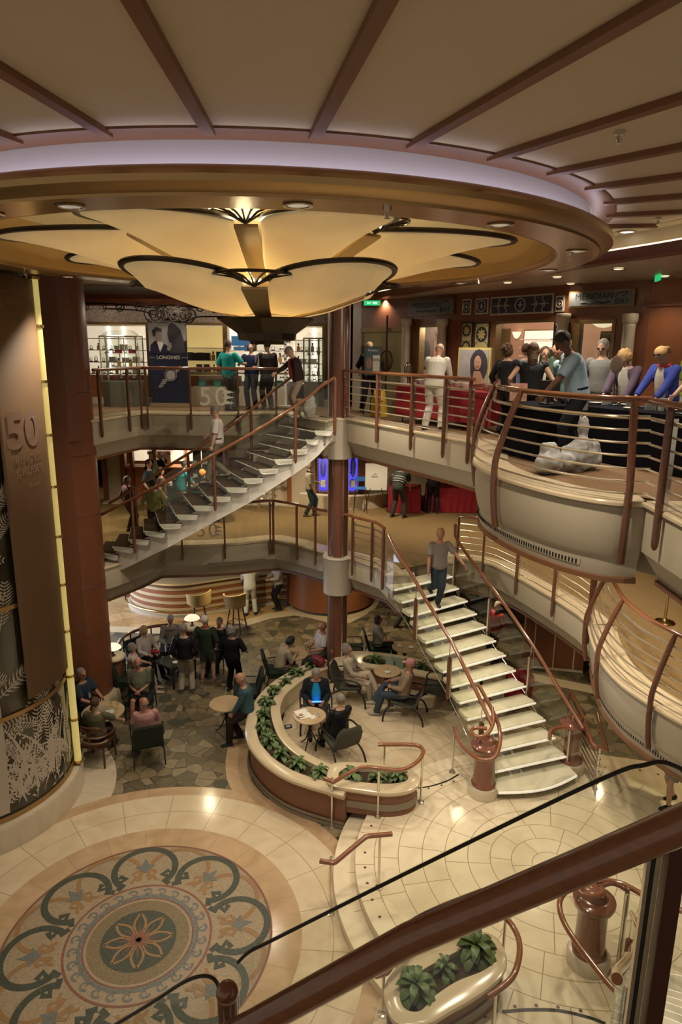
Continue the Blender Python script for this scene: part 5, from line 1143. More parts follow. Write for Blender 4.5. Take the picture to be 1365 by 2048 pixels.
def person(label, x, y, z, face, s=1.0, skin='l', hair=('short', 'g'), top=(.5, .5, .5), slv=.45, bot=(.05, .05, .05), leg=1.0, shoe=(.03, .03, .03), hz=None, lean=0, side=0, hp=0, hy=0, LH=None, RH=None, LF=None, RF=None,
           w=1.07, belly=0.012, sit=False, group=None, vox=.012, tie=None, extra=None, under=None, kn=(0, 1, .15), tw=0):
    t = thing('person', label, 'person', (x, y, z), R(face)-pi/2, group)
    V = Vector; X = V((cos(R(tw)), sin(R(tw)), 0))
    if hz is None: hz = .57 if sit else .93
    if not sit: hz *= s
    hip = V((0, 0, hz))
    def dirv(a): return V((sin(R(side)), sin(R(a))*cos(R(side)), cos(R(a))*cos(R(side))))
    d1 = dirv(lean*.7); d2 = dirv(lean*1.25); d3 = dirv(lean*1.25*.6+hp)
    c1 = hip+d1*.24*s; nk = c1+d2*.27*s; hd = nk+dirv(lean)*.07*s+d3*.10*s
    st = [(hip-d1*.09*s, .135, .10), (hip-d1*.02*s, .165*w, .118+belly*.3), (hip+d1*.08*s, .155*w, .115+belly*.8), (hip+d1*.17*s, .145*w, .108+belly), (c1+d2*.04*s, .155*w, .115+belly*.6), (c1+d2*.13*s, .178*w, .118+belly*.2), (c1+d2*.20*s, .175*w, .098), (c1+d2*.245*s, .105, .075), (nk+d2*.01*s, .06, .058)]
    def torso(m, inf, lo=0, hi=9):
        rg = []
        for i, (c, rx, ry) in enumerate(st[lo:hi]):
            up = d1 if i+lo < 4 else d2
            fw = up.cross(X).normalized(); off = -fw*(belly*.35 if 2 <= i+lo <= 4 else 0)
            # fw points backwards when up x right; front is +Y
            fr = X.cross(up)*-1
            rg.append(ell(m, c+(V((0, belly*.45, 0)) if 1 <= i+lo <= 4 else V((0, 0, 0))), up, X, rx*s+inf, ry*s+inf))
        m.loft(rg)
    b = MB(); torso(b, 0)
    b.tube([nk-d2*.03*s, hd-d3*.05*s], [.056*s, .050*s], 12)
    hx = X*cos(R(hy))+V((-X.y, X.x, 0))*sin(R(hy)); hup = d3; hf = (hup.cross(hx))*-1; hf = hx.cross(hup)*-1
    hf = hup.cross(hx); hf = hf if hf.dot(V((-X.y, X.x, 0))*cos(R(hy))-X*sin(R(hy))) > 0 else -hf
    M3 = Matrix((hx, hf, hup)).transposed()
    sb = s; s = s*1.10
    def H(px_, py_, pz_): return hd+hx*px_*s+hf*py_*s+hup*pz_*s
    b.sph(H(0, -.005, .012), (.073*s, .092*s, .098*s), 16, 12, M3); b.sph(H(0, .022, -.058), (.052*s, .058*s, .052*s), 14, 8, M3)
    b.sph(H(0, .094, -.018), (.013*s, .018*s, .022*s), 8, 6, M3); b.sph(H(0, .075, .012), (.045*s, .02*s, .014*s), 10, 6, M3)
    for e in (-1, 1): b.sph(H(e*.074, -.005, -.008), (.01*s, .018*s, .028*s), 8, 6, M3)
    sh_ = s; s = sb
    # arms
    tp = MB(); torso(tp, .024, 0, 8)
    UA, FA = .285*s, .25*s
    for sd, tg in ((-1, LH), (1, RH)):
        sh = c1+d2*.205*s+X*(sd*.175*w*s)
        if tg is None: tg = (sd*.25, .06, hz-.02) if not sit else (sd*.16, .32, hz+.13)
        tg = V(tg); el, wr = ik(sh, tg, UA, FA, V((sd*.55, -.7, -.35)))
        b.tube([sh, sh.lerp(el, .5), el, el.lerp(wr, .3), wr], [.052*s, .046*s, .039*s, .041*s, .027*s], 12); b.sph(sh, .054*s, 10, 8)
        d = (wr-el).normalized(); nrm = V((-sd, .0, -.2)); nrm = nrm-d*nrm.dot(d); nrm = nrm.normalized() if nrm.length > .01 else d.orthogonal(); sdv = d.cross(nrm)
        Mh = Matrix((sdv, nrm, d)).transposed(); b.sph(wr+d*.048*s, (.040*s, .017*s, .052*s), 12, 8, Mh)
        for i in range(4):
            l = (.062, .072, .068, .052)[i]*s; p0 = wr+d*.085*s+sdv*(i-1.5)*.0205*s; p1 = p0+(d*.8+nrm*.45).normalized()*l*.55; p2 = p1+(d*.35+nrm*.9).normalized()*l*.5
            b.tube([wr+d*.05*s+sdv*(i-1.5)*.015*s, p0, p1, p2], [.010*s, .0098*s, .009*s, .0075*s], 8)
        th = sdv*(-1 if sdv.dot(V((0, 1, 0))) < 0 else 1); q0 = wr+d*.02*s+th*.02*s; q1 = q0+(th*.8+d*.6)*.035*s; q2 = q1+(d*.9+th*.2+nrm*.3)*.03*s; b.tube([q0, q1, q2], [.013*s, .0115*s, .009*s], 8)
        if slv > 0:
            if slv <= .5: e = sh.lerp(el, slv*2); tp.tube([sh-d2*.0, sh.lerp(e, .6), e], [.076*s, .076*s, .074*s], 12)
            else: e = el.lerp(wr, (slv-.5)*2*.97); tp.tube([sh, sh.lerp(el, .5), el, e], [.074*s, .067*s, .060*s, .046*s], 12)
            tp.sph(sh, .074*s, 10, 8)
    # legs
    bt = MB(); bt.loft([ell(bt, hip+d1*h*s, d1, X, rx*w*s+.012, (ry+belly*.4)*s+.012) for h, rx, ry in ((-.11, .12, .09), (-.05, .165, .118), (.02, .168, .12), (.09, .155, .114))])
    UL = LL = .43*s
    for sd, tg in ((-1, LF), (1, RF)):
        hj = hip+X*(sd*.088*s)-d1*.04*s
        if tg is None: tg = (sd*.10, .02, .085) if not sit else (sd*.13, .50, .085)
        tg = V(tg); kn_, an = ik(hj, tg, UL, LL, V((kn[0]*sd, kn[1], kn[2])))
        b.tube([hj, hj.lerp(kn_, .5), kn_, kn_.lerp(an, .3), an], [.082*s, .072*s, .053*s, .056*s, .038*s], 12)
        bt.sph(hj, .094*s, 12, 8)
        if leg <= .5: e = hj.lerp(kn_, leg*2); bt.tube([hj, hj.lerp(e, .5), e], [.104*s, .102*s, .096*s], 12)
        else: e = kn_.lerp(an, (leg-.5)*2); bt.tube([hj, hj.lerp(kn_, .5), kn_, kn_.lerp(e, .4), e], [.102*s, .094*s, .078*s, .076*s, .068*s], 12)
        sm_ = MB(); fz = an+V((0, 0, -.05)); lift = 0
        sm_.loft([[tuple(an+V((q*cos(2*pi*k/10), yy+.0, -.085+zz*(.5+.5*sin(2*pi*k/10)))) ) for k in range(10)] for yy, q, zz in ((-.075, .02, .05), (-.065, .036, .08), (-.01, .040, .095), (.05, .042, .075), (.11, .044, .055), (.16, .036, .045), (.178, .018, .03))])
        sm_.build('shoe', cloth(shoe, .5), t); b.tube([an+V((0, -.03, -.04)), an+V((0, .10, -.06))], [.03*s, .028*s], 8)
    body = rem(b.build('body', SK[skin], t), vox*.85, 2)
    sht = rem(tp.build('shirt', cloth(top), t), vox, 2); trs = rem(bt.build('trousers' if leg > .6 else 'shorts', cloth(bot), t), vox, 2)
    # face
    s = sh_
    for e in (-1, 1):
        f = MB(); f.sph(H(e*.029, .082, .008), (.011*s, .008*s, .007*s), 8, 6, M3); f.build('eye', eyem, body)
    f = MB(); f.sph(H(0, .082, -.055), (.022*s, .007*s, .006*s), 8, 6, M3); f.build('mouth', mouthm, body)
    kd, hc = hair; h = MB()
    if kd == 'bald': h.sph(H(0, -.022, -.005), (.080*s, .082*s, .045*s), 16, 8, M3)
    elif kd == 'cap':
        h.sph(H(0, -.006, .035), (.082*s, .098*s, .082*s), 16, 10, M3)
    else:
        h.sph(H(0, -.020, .032), (.084*s, .094*s, .094*s), 16, 10, M3)
        if kd in ('bob', 'long', 'curly'):
            h.sph(H(0, -.035, -.02), (.096*s, .075*s, .095*s), 14, 8, M3)
            for e in (-1, 1): h.sph(H(e*.07, -.01, -.02), (.028*s, .045*s, .07*s), 10, 6, M3)
        if kd == 'long': h.tube([H(0, -.05, -.03), H(0, -.08, -.14), H(0, -.085, -.22)], [.075*s, .075*s, .04*s], 12)
        if kd == 'curly':
            rn_ = random.Random(len(PM)+int(x*100)); 
            for i in range(26):
                a_, e_ = rn_.uniform(0, 6.28), rn_.uniform(-.5, 1.4); h.sph(H(.085*cos(a_)*cos(e_), -.03+.088*sin(a_)*cos(e_)*(1 if sin(a_) < 0 else .5), .02+.09*sin(e_)), .026*s, 8, 6)
        if kd == 'tail': h.tube([H(0, -.10, .03), H(0, -.14, -.02), H(0, -.13, -.12)], [.03*s, .032*s, .01*s], 8)
    rem(h.build('cap' if kd == 'cap' else 'hair', HR[hc], t), vox*.8, 2)
    if kd == 'cap':
        g_ = MB(); g_.sph(H(0, .10, .035), (.06*s, .06*s, .008*s), 14, 6, M3); g_.build('cap_visor', HR[hc], t)
    s = sb
    if extra:
        for kind, c_ in extra:
            m = MB()
            if kind == 'glasses':
                for e in (-1, 1): m.sph(H(e*.031, .093, .008), (.024*s, .006*s, .017*s), 10, 6, M3)
                m.tube([H(-.075, 0, .01), H(-.06, .085, .014), H(.06, .085, .014), H(.075, 0, .01)], .004, 6); m.build('glasses', cloth(c_, .3), t)
            elif kind == 'head_glasses':
                for e in (-1, 1): m.sph(H(e*.032, .06, .095), (.026*s, .018*s, .014*s), 10, 6, M3)
                m.tube([H(-.085, -.03, .03), H(-.05, .06, .09), H(.05, .06, .09), H(.085, -.03, .03)], .005, 6); m.build('sunglasses_on_head', cloth(c_, .3), t)
            elif kind == 'lanyard':
                m.tube([nk+X*-.06+V((0, .06, 0)), c1+V((-.01, .15+belly, .03)), c1+V((0, .155+belly, -.0)), nk+X*.06+V((0, .06, 0))], .005, 6); m.box(tuple(c1+V((0, .16+belly, -.03))), (.06, .006, .09)); m.build('lanyard', cloth(c_), t)
            elif kind == 'apron':
                g = [[tuple(hip+X*(u*.17)+V((0, .135+.0*abs(u)-.05*u*u, v))) for u in (-1, -.5, 0, .5, 1)] for v in (.18, 0, -.25, -.5)]; o = m.sheet(g).build('apron', cloth(c_), t); q = o.modifiers.new('s', 'SOLIDIFY'); q.thickness = .01
            elif kind == 'inner':   # garment showing between the open jacket fronts
                m.loft([ell(m, c_0+V((0, yy+.032+belly*.7, 0)), d2, X, rx_, ry_) for c_0, rx_, ry_, yy in ((hip+d1*.02, .09, .09, .05+belly*.6), (hip+d1*.15, .10, .10, .045+belly*.9), (c1+d2*.06, .10, .10, .035+belly*.6), (c1+d2*.18, .07, .08, .03), (c1+d2*.235, .05, .06, .02))]); m.build('inner_shirt', cloth(c_), t)
            elif kind == 'belt': m.loft([ell(m, hip+d1*h_, d1, X, .17*w*s+.012, (.118+belly*.6)*s+.014) for h_ in (.055, .085)]); m.build('belt', cloth(c_, .4), t)
            elif kind == 'stripes':
                for k_ in range(5):
                    cc = c1.lerp(nk, -.5+.27*k_); up = d2; j = .160+.012*sin(k_); m.loft([ell(m, cc+up*e_+V((0, belly*.3, 0)), up, X, (j*w+.012)*s+.012, (.118+belly*.6)*s+.018) for e_ in (0, .018)])
                m.build('stripes', cloth(c_), t)
            elif kind == 'scarf': m.tube(spl([nk+X*-.08, nk+V((0, .08, -.03)), nk+X*.08, nk+V((0, -.06, .02)), nk+X*-.08], 5), .028, 8); m.build('scarf', cloth(c_), t)
    return t
BLK = (.012, .012, .014); KH = (.30, .24, .16); WH = (.55, .53, .48)
# -------------------------------------------------- upper deck
person('person in teal polo shirt standing with back turned before the jewellery shop', -2.76, 16.95, Z7, 62, .98, 'l', ('short', 'b'), (.02, .30, .30), .45, (.045, .055, .055), extra=[('belt', (.05, .02, .01))], w=1.08, RH=(.28, .30, 1.15))
person('person in dark navy dress facing the person in the teal polo shirt', -2.28, 17.5, Z7, -100, .95, 'l', ('bob', 'b'), (.015, .02, .06), .12, (.03, .03, .04), LH=(-.2, .28, 1.05), RH=(.2, .28, 1.15))
person('person in dark suit holding a pale folder near the sunglasses stand', -1.86, 17.35, Z7, 120, .98, 'l', ('short', 'k'), (.035, .03, .032), .97, (.02, .02, .022), LH=(-.12, .32, 1.08), RH=(.18, .30, 1.05), hp=10)
person('person in grey cap, red top and dark cardigan at the head of the carpeted stairs', -.98, 15.55, Z7, 195, .93, 'l', ('cap', 'g'), (.035, .02, .022), .97, (.28, .22, .17), shoe=(.4, .4, .4), lean=14, hp=35, LH=(-.1, .1, .72), RH=(.10, .50, .98), extra=[('inner', (.35, .06, .05))])
person('person in white shirt and khaki trousers descending the carpeted stairs', -2.78, 15.22, 5.16, 186, 1.0, 'l', ('short', 'g'), (.50, .46, .42), .45, (.16, .14, .10), shoe=(.25, .2, .15), hp=22, LF=(-.08, .30, -.12), RF=(.09, -.18, .20), RH=(.22, .22, 1.02), LH=(-.25, .1, .85), extra=[('belt', BLK)])
person('person in dark clothes standing behind the small easel sign by the double doors', .66, 16.95, Z7, -80, .97, 'l', ('short', 'y'), BLK, .5, (.015, .015, .02), LF=(-.2, -.15, .085), RF=(.2, .12, .085))
person('person in all white clothes leaning over the long red cloth table', 1.74, 13.1, Z7, 62, .98, 'm', ('bald', 'g'), (.50, .47, .43), .97, (.50, .46, .40), lean=17, hp=30, LH=(-.2, .45, .86), RH=(.2, .42, .86), LF=(-.16, 0, .085), RF=(.16, .02, .085), belly=.03)
person('person in pale blue polo shirt and black trousers bending over the curved balcony tables', 3.12, 9.15, Z7, 178, 1.06, 'd', ('short', 'k'), (.26, .36, .47), .42, (.012, .012, .015), lean=17, hp=32, LH=(-.05, .62, .76), RH=(.32, -.08, .72), LF=(-.14, .12, .085), RF=(.14, -.16, .085), vox=.0095, extra=[('belt', BLK)], w=1.02)
person('person in light blue shirt bending right behind the one in the pale blue polo', 3.38, 10.25, Z7, 195, .98, 'm', ('bald', 'g'), (.22, .38, .44), .45, BLK, lean=18, hp=30)
person('person in dark green long sleeved shirt facing the shop entrance', 3.56, 11.25, Z7, 110, 1.0, 'l', ('short', 'w'), (.07, .10, .07), .97, (.04, .05, .07))
person('person in cream top and khaki vest facing out of the crowd by the entrance', 3.46, 11.95, Z7, -95, .92, 'l', ('short', 'b'), (.30, .27, .16), .3, (.12, .11, .07), extra=[('inner', WH)])
person('person in sleeveless black dress with back turned among the shoppers', 2.98, 10.95, Z7, 75, .95, 'l', ('long', 'b'), BLK, .06, BLK, LH=(-.3, .12, .95), RH=(.28, .2, 1.0))
person('person in black cardigan right of the framed portrait', 2.92, 12.35, Z7, 40, .95, 'l', ('curly', 'b'), (.018, .016, .02), .97, BLK, RH=(.22, .38, 1.05))
person('person in dusty blue shirt just inside the shop entrance', 3.42, 13.05, Z7, 60, .95, 'l', ('short', 'b'), (.10, .13, .20), .45, (.05, .05, .07))
person('person in glasses and grey top looking down behind the round mirror stand', 4.13, 11.1, Z7, 230, .99, 'l', ('short', 'g'), (.2, .2, .2), .97, BLK, hp=20, extra=[('glasses', BLK)])
person('person in purple jacket bending over the goods on the black table', 4.36, 10.55, Z7, 222, .93, 'l', ('curly', 'y'), (.10, .07, .11), .97, BLK, lean=18, hp=35, LH=(-.15, .45, .82), RH=(.15, .5, .85), extra=[('inner', WH)])
person('person in bright blue jacket with sunglasses pushed up on the head', 4.62, 9.82, Z7, 205, .95, 'l', ('tail', 'y'), (.04, .06, .30), .97, BLK, lean=14, hp=40, LH=(-.16, .42, .88), RH=(.16, .46, .88), extra=[('head_glasses', BLK), ('inner', (.5, .45, .4)), ('scarf', (.5, .08, .08))])
person('person in yellow green shirt beyond the table at the right edge', 5.22, 10.3, Z7, 200, 1.0, 'l', ('short', 'g'), (.36, .42, .05), .45, KH)
person('person in white shirt reaching over the table at the right edge', 4.86, 9.05, Z7, 190, .97, 'l', ('short', 'w'), (.55, .53, .52), .42, KH, lean=14, RH=(.12, .6, .85))
# -------------------------------------------------- middle deck
person('person in dark vest and pale shirt standing in profile before the blue display case', -.93, 19.6, Z6, 4, .92, 'l', ('short', 'g'), (.26, .22, .16), .6, (.03, .05, .06), shoe=(.2, .15, .1), LH=(-.1, .25, .98), RH=(.18, .12, .80), LF=(-.09, .14, .085), RF=(.09, -.12, .085), extra=[('scarf', BLK)])
person('person in striped dark shirt bending over the left red pleated table', 1.66, 19.45, Z6, 60, 1.0, 'l', ('short', 'g'), (.035, .037, .035), .45, (.045, .045, .035), lean=30, hp=20, LH=(-.15, .5, .8), RH=(.15, .5, .8), LF=(-.18, 0, .085), RF=(.16, .1, .085), extra=[('stripes', (.3, .3, .26))])
person('person in black trousers leaning over the right red pleated table', 2.76, 20.05, Z6, 80, 1.0, 'l', ('short', 'k'), BLK, .97, BLK, lean=18, LH=(-.15, .5, .85), RH=(.15, .5, .85), LF=(-.13, 0, .085), RF=(.14, .0, .085))
person('person in grey tee shirt and jeans walking down the lit marble stairs', 2.12, 13.98, 2.70, -82, 1.0, 'm', ('short', 'y'), (.22, .19, .17), .40, (.03, .042, .055), shoe=(.05, .04, .03), hp=12, LH=(-.0, .0, 0), RH=(.24, .12, .84), LF=(.02, .0, .085), RF=(.12, -.28, .36), w=1.03) if False else \
person('person in grey tee shirt and jeans walking down the lit marble stairs', 2.12, 14.02, 2.70, -82, 1.0, 'm', ('short', 'y'), (.22, .19, .17), .40, (.03, .042, .055), shoe=(.05, .04, .03), hp=12, LH=(-.47, .30, .98), RH=(.27, .14, .84), LF=(.0, .03, .085), RF=(.10, -.30, .30), w=1.03)
person('short person in mauve shawl waiting behind the carpeted staircase', -5.62, 17.6, Z6, 50, .88, 'l', ('bob', 'g'), (.13, .08, .10), .97, BLK)
person('person in pale green top seen from behind through the stair glass', -4.78, 16.95, Z6, 105, .90, 'l', ('short', 'b'), (.32, .32, .16), .6, (.04, .04, .04), w=1.12)
person('person in dark blue green top nearest the service bar in the queue', -5.55, 19.4, Z6, -10, .96, 'l', ('short', 'b'), (.03, .05, .06), .6, BLK)
person('person in brown top with sunglasses on the head in the queue', -4.98, 18.5, Z6, 20, .93, 'm', ('bob', 'b'), (.08, .05, .04), .3, BLK, extra=[('head_glasses', BLK)])
person('person in teal shirt and khaki trousers leaning toward the dark counter', -4.55, 18.9, Z6, 40, 1.0, 'l', ('short', 'k'), (.02, .16, .20), .5, KH, lean=16, LH=(-.1, .4, 1.0), RH=(.1, .45, 1.0))
person('person in black jacket and white shirt behind the orange service bar', -5.8, 21.0, Z6, -75, 1.0, 'm', ('short', 'k'), BLK, .97, BLK, extra=[('inner', WH)])
person('person in black clothes bending low beside the dark glass cabinets', -3.55, 18.75, Z6, 150, .95, 'l', ('bob', 'o'), BLK, .3, (.03, .03, .05), leg=.4, lean=38, hp=30, LH=(-.1, .4, .5), RH=(.1, .4, .5))
# -------------------------------------------------- ground floor, standing
person('person in white uniform leaning on the striped bar', -2.80, 19.98, Z5, 100, 1.02, 'l', ('short', 'b'), (.52, .5, .42), .97, (.52, .5, .42), lean=12, LH=(-.1, .45, 1.12), RH=(.1, .45, 1.12), LF=(-.14, -.04, .085), RF=(.15, 0, .085))
person('person in black trousers with a long cream apron at the bar end', -1.95, 20.45, Z5, 205, 1.02, 'l', ('short', 'k'), (.5, .48, .4), .97, BLK, extra=[('apron', (.5, .47, .35))], LH=(-.15, .35, 1.1), RH=(.1, .35, 1.1))
person('person in black sweater and pale trousers standing with back turned, left of the trio', -3.70, 15.02, Z5, 95, 1.02, 'l', ('short', 'g'), BLK, .97, (.36, .31, .23), w=1.08, hp=8, LF=(-.12, 0, .085), RF=(.14, .02, .085), shoe=(.1, .08, .06))
person('person in dark green shirt and grey shorts in the middle of the standing trio', -3.30, 15.55, Z5, 88, 1.03, 'l', ('short', 'w'), (.022, .035, .02), .6, (.10, .11, .12), leg=.44, w=1.06, shoe=(.3, .2, .14), extra=[('scarf', (.3, .05, .03))], LF=(-.12, 0, .085), RF=(.15, .08, .085))
person('person all in black at the right of the standing trio', -2.58, 15.08, Z5, 75, .99, 'l', ('curly', 'g'), (.010, .010, .011), .5, (.010, .010, .011), w=1.12, LF=(-.13, .05, .085), RF=(.12, 0, .085), LH=(-.3, .2, .95), RH=(.3, .22, 1.0))
person('person in teal long sleeved shirt perched on the crescent planter ledge', -1.93, 12.98, Z5, 190, 1.02, 'm', ('bald', 'g'), (.05, .10, .12), .97, (.03, .018, .015), hz=.76, lean=8, hp=20, hy=25, LF=(-.14, .40, .085), RF=(.12, .16, .085), LH=(-.14, .36, .66), RH=(.24, -.08, .76), belly=.02)
person('person in dark trousers walking behind the top of the marble stairs', 1.86, 19.2, Z5, 10, 1.0, 'l', ('short', 'b'), (.05, .04, .05), .97, (.05, .05, .045), shoe=(.06, .03, .02), LF=(-.1, .2, .085), RF=(.1, -.2, .085))
person('person in red shirt glimpsed through the stair glass', 4.15, 16.9, Z5, -150, .98, 'm', ('short', 'g'), (.30, .02, .03), .5, (.04, .04, .04))
person('person in patterned trousers standing under the right deck', 6.5, 15.7, Z5, -160, 1.0, 'l', ('short', 'g'), (.1, .1, .1), .5, (.30, .26, .2), shoe=BLK)
person('person in pale grey shorts and black sneakers below the right balcony', 5.98, 10.62, ZP, 190, .98, 'l', ('short', 'g'), (.25, .25, .24), .5, (.22, .21, .18), leg=.42, shoe=(.015, .015, .02), LF=(-.12, .2, .085), RF=(.12, -.06, .085))
# -------------------------------------------------- ground floor, seated
def sitter(label, x, y, z, face, **k): return person(label, x, y, z, face, sit=True, **k)
sitter('person in grey striped sweater seated before the curved partition', -4.42, 16.6, 0, -75, s=1.0, skin='l', hair=('short', 'w'), top=(.30, .27, .24), slv=.97, bot=BLK, hp=15, extra=[('stripes', (.09, .08, .08)), ('glasses', BLK)])
sitter('person in white cardigan seated with a red handbag on the lap', -4.92, 15.92, 0, -35, s=.95, hair=('curly', 'y'), top=(.50, .46, .42), slv=.97, bot=BLK, hp=12)
sitter('person in cream top and cream trousers seated beside the pilaster', -4.92, 14.95, 0, 15, s=.93, hair=('bob', 'g'), top=(.45, .38, .30), slv=.6, bot=(.50, .44, .34), leg=.8, shoe=(.4, .36, .3), hp=5)
sitter('person in olive tee shirt and black shorts seated with folded hands', -4.52, 14.06, 0, -82, s=1.03, skin='m', hair=('bald', 'g'), top=(.13, .13, .09), slv=.42, bot=BLK, leg=.42, hp=14, w=1.1, belly=.06, LH=(-.05, .25, .68), RH=(.05, .26, .68))
sitter('person in pink shirt seen from behind in a green armchair', -3.89, 12.34, 0, 110, s=.95, skin='m', hair=('bald', 'g'), top=(.48, .26, .26), slv=.45, bot=KH, hp=8, w=1.08)
sitter('person in dark olive shirt seen from behind in the wooden armchair', -4.86, 12.26, 0, 88, s=.97, hair=('short', 'b'), top=(.13, .12, .08), slv=.45, bot=(.05, .03, .035), hp=12, w=1.08, RH=(.4, .36, .68))
sitter('person in sunglasses and dark blue shirt seated behind the yellow light tube', -5.56, 13.46, 0, -22, s=1.03, skin='m', hair=('short', 'g'), top=(.025, .035, .055), slv=.42, bot=BLK, extra=[('glasses', BLK), ('lanyard', (.4, .4, .4))], LH=(-.1, .42, .74), RH=(.16, .42, .74))
sitter('person in cream top slumped over the cafe table near the red column', -1.48, 15.38, 0, 25, s=.97, hair=('bob', 'k'), top=(.40, .34, .24), slv=.97, bot=KH, lean=24, hp=30, LH=(-.05, .42, .80), RH=(.1, .38, .80), w=1.1)
sitter('person in white shirt seated partly hidden by the red column', -.44, 16.2, 0, 205, s=1.0, skin='m', hair=('bald', 'g'), top=(.5, .47, .44), slv=.42, bot=KH, belly=.06)
sitter('person in grey top drinking behind the long planter', 1.0, 16.72, 0, 5, s=.95, hair=('bob', 'b'), top=(.26, .24, .20), slv=.42, bot=BLK, LH=(-.06, .20, 1.12), RH=(.2, .32, .72))
sitter('person in black seated behind the standing trio, mostly hidden', -3.12, 16.45, 0, -105, s=.97, skin='m', hair=('short', 'g'), top=BLK, slv=.97, bot=BLK)
sitter('person in cream striped knit sweater seated with crossed legs', .25, 14.2, ZP, -14, s=1.0, hair=('curly', 'g'), top=(.40, .34, .26), slv=.97, bot=(.46, .39, .29), hp=4, lean=-8, shoe=(.4, .36, .3), LF=(-.02, .62, .30), RF=(.03, .48, .085), extra=[('stripes', (.2, .18, .15))])
sitter('person in pink cap, tan shirt and jeans lounging beside the lit stairs', 1.40, 13.52, ZP, 168, s=1.03, skin='m', hair=('cap', 'p'), top=(.26, .19, .13), slv=.97, bot=(.045, .06, .085), lean=-12, hp=10, shoe=(.35, .33, .3), LF=(-.1, .58, .085), RF=(-.05, .64, .32), LH=(-.12, .25, .72), RH=(.12, .3, .75))
sitter('person in bright blue shirt and black jacket reading a lit tablet', -.5, 13.14, ZP, -86, s=1.02, skin='m', hair=('short', 'g'), top=(.014, .018, .024), slv=.97, bot=(.06, .06, .08), leg=.44, hp=38, lean=5, w=1.1, belly=.05, LH=(-.14, .32, .70), RH=(.14, .32, .72), extra=[('inner', (.01, .24, .55))])
sitter('person in black sweater seen from behind inside the planter crescent', .02, 11.97, ZP, 120, s=.97, hair=('short', 'g'), top=BLK, slv=.97, bot=BLK, hp=6, w=1.08, LH=(-.1, .3, .75), RH=(.1, .32, .8))
# things people carry
def soft(name, label, cat, x, y, z, rz, balls, m, vox=.02, group=None):
    b = MB()
    for c, r in balls: b.sph(c, r, 12, 8)
    o = rem(b.build(name, m), vox, 1)
    if 'plastic' in m.name:
        tx = bpy.data.textures.new('crumple', 'CLOUDS'); tx.noise_scale = .22; q = o.modifiers.new('crumple', 'DISPLACE'); q.texture = tx; q.strength = .13; q.mid_level = .5
    o.location = (x, y, z); o.rotation_euler = (0, 0, rz); tag(o, label, cat, group); return o
plastic = mat('white_plastic_bag', (.36, .355, .35), .75, spec=.2, bump=(7, .5))
soft('shopping_bag', 'white shopping bag held by the person in the grey cap', 'bag', -.72, 15.3, Z7+.02, .2, [((0, 0, .22), (.17, .08, .22)), ((0, 0, .4), (.14, .05, .12))], plastic)
soft('plastic_bag', 'heap of white plastic bags under the balcony tables', 'bags', 3.05, 8.75, Z7, .4, [((0, 0, .22), (.30, .10, .24)), ((.10, .05, .50), (.10, .05, .22)), ((-.22, -.03, .15), (.15, .10, .16)), ((.28, .05, .2), (.13, .10, .21)), ((.02, .02, .66), (.05, .04, .14))], plastic)
soft('plastic_bag', 'crumpled white bag beside the heap on the balcony floor', 'bags', 2.62, 8.55, Z7, .4, [((0, 0, .15), (.22, .14, .15)), ((.05, .05, .28), (.12, .1, .14))], plastic)
soft('handbag', 'red handbag on the lap of the person in the white cardigan', 'bag', -4.62, 15.72, .70, -.5, [((0, 0, .04), (.15, .07, .05)), ((.08, 0, .06), (.08, .05, .05))], mat('red_leather', (.4, .02, .03), .5), .015)
o = MB().loft([[(r_*cos(a), r_*sin(a), z_) for a in [2*pi*k/8 for k in range(8)]] for r_, z_ in ((.004, 0), (.03, .15), (.045, .45), (.02, .62), (.012, .75))]).build('umbrella', blackcl); o.location = (-2.98, 15.18, .55); o.rotation_euler = (R(-8), R(18), 0); tag(o, 'folded black umbrella held by the person all in black', 'umbrella')
t = thing('folder', 'pale grey folder held by the person in the dark suit', 'folder', (-2.12, 17.3, 7.62), R(-60)); MB().box((0, 0, .16), (.24, .015, .32)).build('cover', mat('grey_card', (.36, .36, .33), .6), t, smooth=False); MB().box((0, .01, .16), (.22, .008, .30)).build('pages', paper, t, smooth=False)
t = thing('tablet_computer', 'glowing blue tablet in the hands of the person in the blue shirt', 'tablet', (-.47, 12.80, 1.02), R(4)); MB().box((0, 0, 0), (.24, .17, .01)).build('case', black, t, smooth=False); MB().box((0, 0, .0065), (.22, .15, .003)).build('screen', mat('screen_blue', (.1, .3, 1), .3, emit=(.12, .35, 1), es=1.6), t, smooth=False); t.rotation_euler = (R(-18), 0, R(4))
# ================================================================== UPPER DECK: JEWELLERY SHOP (LEFT)
def wl(px, py=700, y=19.3): return AY(px, py, y)
def wx(px, y=19.3): return AY(px, 720, y).x
YS = 19.3
goldfr = mat('bronze_frame', (.20, .13, .05), .4, metal=.4)
struct(MB().box((-4.8, YS+.06, 9.0), (9.0, .12, .56)).build('wall_shop_header', stucco, smooth=False))
struct(MB().box((-4.8, YS-.01, 8.74), (9.0, .10, .07)).build('trim_shop_head', goldfr, smooth=False))
for a, b in ((160, 168), (296, 312), (366, 375), (448, 457), (645, 656)):
    x0, x1 = wx(a), wx(b); struct(MB().box(((x0+x1)/2, YS, 7.68), (x1-x0, .14, 2.16)).build('trim_shop_jamb', goldfr, smooth=False))
x0, x1 = wx(655), wx(668); struct(MB().box(((x0+x1)/2, YS-.1, 7.9), (x1-x0, .2, 2.7)).build('wall_shop_pier', plaster, smooth=False))
struct(MB().box((-5.6, YS+.02, 6.98), (5.6, .12, .76)).build('wall_shop_plinth', woodor, smooth=False))
struct(MB().box((-4.4, YS-.35, 6.68), (8.2, .5, .16)).build('trim_shop_step', marblew, smooth=False))
